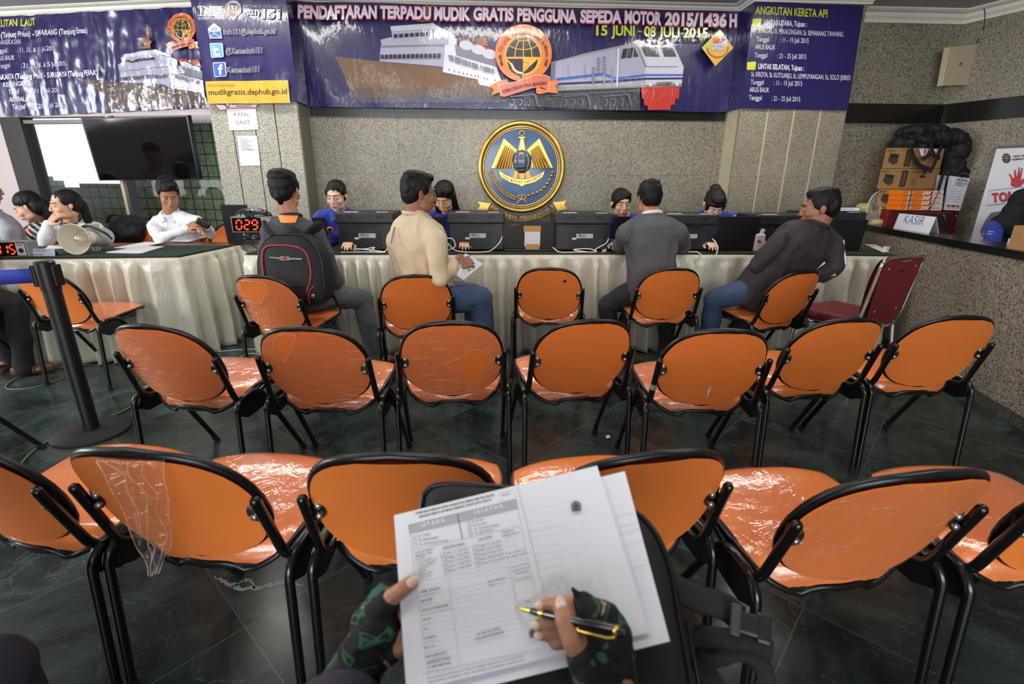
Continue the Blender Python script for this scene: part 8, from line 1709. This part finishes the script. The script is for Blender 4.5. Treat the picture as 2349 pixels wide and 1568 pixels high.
# knee of a neighbour at the lower left corner
K0 = uz(20, 1545, .52); kn = Vector((K0.x-.07, K0.y+.02, .48)); hp_ = kn+Vector((-.10, -.42, .03)); ft_ = Vector((kn.x, kn.y+.02, .07))
t = thing('person', 'neighbour whose knee in dark navy trousers shows in the lower left corner', 'person', (hp_.x, hp_.y, 0)); o = t.location.copy(); N_ = lambda v: Vector(v)-o
b = MB(); b.cap(N_(hp_), N_(kn), .06, .045); b.cap(N_(kn), N_(ft_), .043, .03); h2 = hp_+Vector((-.18, 0, 0)); k2 = kn+Vector((-.22, 0, 0)); b.cap(N_(h2), N_(k2), .06, .045); b.cap(N_(k2), N_(ft_+Vector((-.22, 0, 0))), .043, .03); pc = (hp_+h2)/2; b.ell(N_(pc), (.15, .1, .1)); b.ell(N_(pc+Vector((0, 0, .28))), (.14, .09, .26)); b.cap(N_(pc+Vector((0, 0, .5))), N_(pc+Vector((0, .01, .60))), .055, .05); head_prims(b, N_(pc+Vector((0, .03, .70))), frame((0, 1, 0), (0, 0, 1)))
for s in (-1, 1): b.cap(N_(pc+Vector((s*.17, 0, .45))), N_(pc+Vector((s*.2, .08, .18))), .04, .034); b.cap(N_(pc+Vector((s*.2, .08, .18))), N_(pc+Vector((s*.13, .26, .10))), .034, .024); b.ell(N_(pc+Vector((s*.12, .32, .09))), (.035, .06, .02)); b.cap(N_(pc+Vector((s*.15, 0, .47))), N_(pc+Vector((0, 0, .5))), .05, .06)
remesh(b, 'body', SK['tan'], .006, t, 4)
M_NAVYT = mat('dark_navy_trousers', rgb(24, 26, 44), .85, var=.1); b = MB()
for a_, c_ in ((hp_, kn), (h2, k2)): b.cap(N_(a_), N_(c_), .088, .070); b.cap(N_(c_), N_(Vector((c_.x, c_.y+.02, .08))), .066, .055)
b.ell(N_(pc), (.18, .12, .11)); remesh(b, 'trousers', M_NAVYT, .008, t, 5, folds(.005, 9, 4))
b = MB(); b.ell(N_(pc+Vector((0, 0, .30))), (.17, .115, .27)); 
for s in (-1, 1): b.cap(N_(pc+Vector((s*.17, 0, .45))), N_(pc+Vector((s*.2, .08, .18))), .055, .05); b.cap(N_(pc+Vector((s*.2, .08, .18))), N_(pc+Vector((s*.13, .26, .10))), .05, .036); b.cap(N_(pc+Vector((s*.15, 0, .46))), N_(pc+Vector((0, 0, .49))), .062, .07)
remesh(b, 'shirt', M_GREYJ, .008, t, 5, folds(.005, 9, 2))
b = MB()
for p, r in (((0, -.022, .046), (.080, .096, .080)), ((0, -.055, -.005), (.070, .058, .070))): b.ell(N_(pc+Vector((0, .03, .70))+Vector(p)), r)
remesh(b, 'hair', M_HAIR, .005, t, 3)
for c_ in (kn, k2): b = MB(); b.ell(N_(Vector((c_.x, c_.y+.08, .04))), (.042, .12, .04)); b.build('shoe', M_RUBBER, t)
# ------------------------------------------------------------------ clear plastic film on the chairs
M_FILM = bpy.data.materials.new('clear_plastic_film'); M_FILM.use_nodes = True; nt = M_FILM.node_tree
for n in list(nt.nodes): nt.nodes.remove(n)
o = nt.nodes.new('ShaderNodeOutputMaterial'); mx = nt.nodes.new('ShaderNodeMixShader'); m2 = nt.nodes.new('ShaderNodeMixShader'); tr = nt.nodes.new('ShaderNodeBsdfTransparent'); gl = nt.nodes.new('ShaderNodeBsdfGlossy'); df = nt.nodes.new('ShaderNodeBsdfDiffuse'); fr = nt.nodes.new('ShaderNodeLayerWeight'); bp = nt.nodes.new('ShaderNodeBump'); nz = nt.nodes.new('ShaderNodeTexNoise'); tc = nt.nodes.new('ShaderNodeTexCoord'); mp = nt.nodes.new('ShaderNodeMapping')
mp.inputs['Scale'].default_value = (10, 10, 38); nz.inputs['Scale'].default_value = 1.0; nz.inputs['Detail'].default_value = 4; nz.inputs['Distortion'].default_value = .9; bp.inputs['Distance'].default_value = .012; bp.inputs['Strength'].default_value = 1
gl.inputs['Roughness'].default_value = .10; df.inputs['Color'].default_value = rgb(236, 226, 222); fr.inputs[0].default_value = .25; m2.inputs[0].default_value = .04
L = nt.links.new; L(tc.outputs['Object'], mp.inputs[0]); L(mp.outputs[0], nz.inputs['Vector']); L(nz.outputs['Fac'], bp.inputs['Height']); L(bp.outputs[0], gl.inputs['Normal']); 
ml = nt.nodes.new('ShaderNodeMath'); ml.operation = 'MULTIPLY_ADD'; ml.inputs[1].default_value = .30; ml.inputs[2].default_value = .045; L(fr.outputs['Facing'], ml.inputs[0])
L(tr.outputs[0], m2.inputs[1]); L(df.outputs[0], m2.inputs[2]); L(ml.outputs[0], mx.inputs[0]); L(m2.outputs[0], mx.inputs[1]); L(gl.outputs[0], mx.inputs[2]); L(mx.outputs[0], o.inputs[0])
M_FILMEDGE = mat('gathered_film', rgb(236, 190, 160), .15, coat=1.0, alpha=.45)
# crease glints painted as thin white strands in the film's diffuse mix
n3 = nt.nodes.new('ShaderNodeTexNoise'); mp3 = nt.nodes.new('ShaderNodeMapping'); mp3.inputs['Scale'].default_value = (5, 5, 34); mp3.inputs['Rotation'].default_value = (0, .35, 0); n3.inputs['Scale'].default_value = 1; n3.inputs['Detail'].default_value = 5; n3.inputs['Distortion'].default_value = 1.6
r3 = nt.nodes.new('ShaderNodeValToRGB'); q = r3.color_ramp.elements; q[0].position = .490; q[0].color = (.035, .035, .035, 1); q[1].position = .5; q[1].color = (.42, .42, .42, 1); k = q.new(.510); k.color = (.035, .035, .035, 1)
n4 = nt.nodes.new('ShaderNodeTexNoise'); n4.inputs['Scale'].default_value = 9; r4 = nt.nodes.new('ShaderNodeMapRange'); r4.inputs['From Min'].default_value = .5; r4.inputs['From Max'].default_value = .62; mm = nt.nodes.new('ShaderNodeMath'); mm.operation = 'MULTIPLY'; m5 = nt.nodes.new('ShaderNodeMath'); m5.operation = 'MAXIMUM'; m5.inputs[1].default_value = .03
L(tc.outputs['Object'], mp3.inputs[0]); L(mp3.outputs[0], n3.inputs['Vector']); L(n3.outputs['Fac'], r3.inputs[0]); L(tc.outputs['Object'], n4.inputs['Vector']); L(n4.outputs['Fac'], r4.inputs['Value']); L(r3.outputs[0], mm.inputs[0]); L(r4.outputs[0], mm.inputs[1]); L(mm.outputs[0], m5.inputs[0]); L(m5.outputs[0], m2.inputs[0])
def inpoly(x, y, P):
    c = False; j = len(P)-1
    for i in range(len(P)):
        if (P[i][1] > y) != (P[j][1] > y) and x < (P[j][0]-P[i][0])*(y-P[i][1])/(P[j][1]-P[i][1])+P[i][0]: c = not c
        j = i
    return c
def film_back(key, holes=(), seed=1):
    b = MB()
    def fn(u, v):
        s = u*2-1; p = br(s*.985, .01+.98*v, -.0022-.0022*abs(noise.noise(Vector((s*3, v*9, seed))))-.004*max(0, noise.noise(Vector((s*2.2+seed, v*3, seed))))); return p
    b.grid(fn, 56, 56, 0, True, skip=(lambda u, v: any(inpoly(u*2-1+.03*noise.noise(Vector((u*20, v*20, seed))), v+.02*noise.noise(Vector((v*22, u*20, seed))), h) for h in holes)) if holes else None)
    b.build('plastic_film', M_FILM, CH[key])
    for h in holes:          # gathered edge of the tear
        e = MB(); pts = smooth_path([br(max(-.97, min(.97, x)), max(.02, min(.985, y)), -.006) for x, y in h]+[br(max(-.97, min(.97, h[0][0])), max(.02, min(.985, h[0][1])), -.006)], 4)
        e.tube([p+Vector((.002*noise.noise(p*90), -.002*abs(noise.noise(p*60)), .002*noise.noise(p*70+Vector((5, 0, 0))))) for p in pts], [.0009+.0016*abs(noise.noise(p*45)) for p in pts], 6); e.build('film_edge', M_FILMEDGE, CH[key])
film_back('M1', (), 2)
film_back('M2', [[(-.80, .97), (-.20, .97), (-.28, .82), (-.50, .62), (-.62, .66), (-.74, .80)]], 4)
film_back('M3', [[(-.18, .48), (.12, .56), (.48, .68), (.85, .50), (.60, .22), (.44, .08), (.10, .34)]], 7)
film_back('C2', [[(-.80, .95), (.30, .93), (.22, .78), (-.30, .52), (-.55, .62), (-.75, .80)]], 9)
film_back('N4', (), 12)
# torn strip over the back of N1
c = CH['N1']; Mi = (Matrix.Translation(c.location) @ Matrix.Rotation(c.rotation_euler.z, 4, 'Z')).inverted(); k5 = lambda x, y: (x/2.76, 1000+y/2.76)
rows = [((610, 92), (1050, 104), .93), ((612, 150), (1045, 152), .868), ((680, 230), (1045, 250), .868), ((735, 330), (1070, 360), .875), ((790, 450), (1085, 460), .89), ((840, 600), (1100, 610), .905), ((880, 700), (1095, 690), .915), ((915, 760), (1050, 750), .92), ((935, 820), (1020, 820), .92), ((950, 875), (1010, 868), .918)]
cl_ = [smooth_path([uy(*k5(*r[0]), r[2]) for r in rows], 6), smooth_path([uy(*k5(*r[1]), r[2]) for r in rows], 6)]; nr = len(cl_[0])-1
def strip(u, v):
    i = min(int(v*nr), nr-1); f = v*nr-i; a = cl_[0][i].lerp(cl_[0][i+1], f); d = cl_[1][i].lerp(cl_[1][i+1], f); p = a.lerp(d, u); w = (d-a).length
    return Mi @ (p+Vector((0, -.006*abs(sin(9*u+4*v))-.010*noise.noise(Vector((u*3, v*5, 2)))*min(1, v*4), .0)))
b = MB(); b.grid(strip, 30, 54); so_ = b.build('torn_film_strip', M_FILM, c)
for us in ([.0]*9, [1.0]*9, [.15, .3, .2, .35, .3, .45, .5, .6, .5], [.7, .62, .8, .7, .85, .75, .9, .8, .6], [.5, .42, .55, .5, .4, .3, .35, .4, .4]):
    pts = smooth_path([strip(u_, .12+.87*i/8)+Vector((0, -.0015, 0)) for i, u_ in enumerate(us)], 5); e = MB(); e.tube(pts, [.0005+.0016*abs(noise.noise(p*40)) for p in pts], 6); e.build('film_crease', M_FILMEDGE, so_)
# films on the seats (loose, partly folded back)
def film_seat(key, lim=lambda s, t: True, seed=1):
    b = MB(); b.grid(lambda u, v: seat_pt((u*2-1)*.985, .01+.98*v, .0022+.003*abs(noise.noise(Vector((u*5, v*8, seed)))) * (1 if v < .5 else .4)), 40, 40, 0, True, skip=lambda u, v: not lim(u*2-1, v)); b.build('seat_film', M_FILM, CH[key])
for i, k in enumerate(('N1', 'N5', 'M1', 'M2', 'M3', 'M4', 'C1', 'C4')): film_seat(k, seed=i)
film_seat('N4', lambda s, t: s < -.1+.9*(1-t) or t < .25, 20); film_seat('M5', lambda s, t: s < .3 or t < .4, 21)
# marks: white smear and tape on M5, smudge on C4
b = MB(); P = [br(s, v, -.0016) for s, v in ((.02, .22), (.05, .30), (.07, .22), (.075, .06), (.05, .12))]; b.add(P, [(0, 1, 2, 3, 4)]); b.build('white_smear', M_WHITEB, CH['M5'])
p0, p1 = Vector((-.2105, .036, .508)), Vector((-.2108, .044, .484)); b = MB(); b.cyl(p0, p1, .0128, n=14); b.build('tape_wrap', mat('grey_tape', rgb(150, 144, 130), .6), CH['M5'])
b = MB(); P = [br(s, v, -.0012) for s, v in ((.46, .80), (.60, .83), (.58, .77), (.47, .76))]; b.add(P, [(0, 1, 2, 3)]); b.build('smudge', M_DARKGAP, CH['C4'])
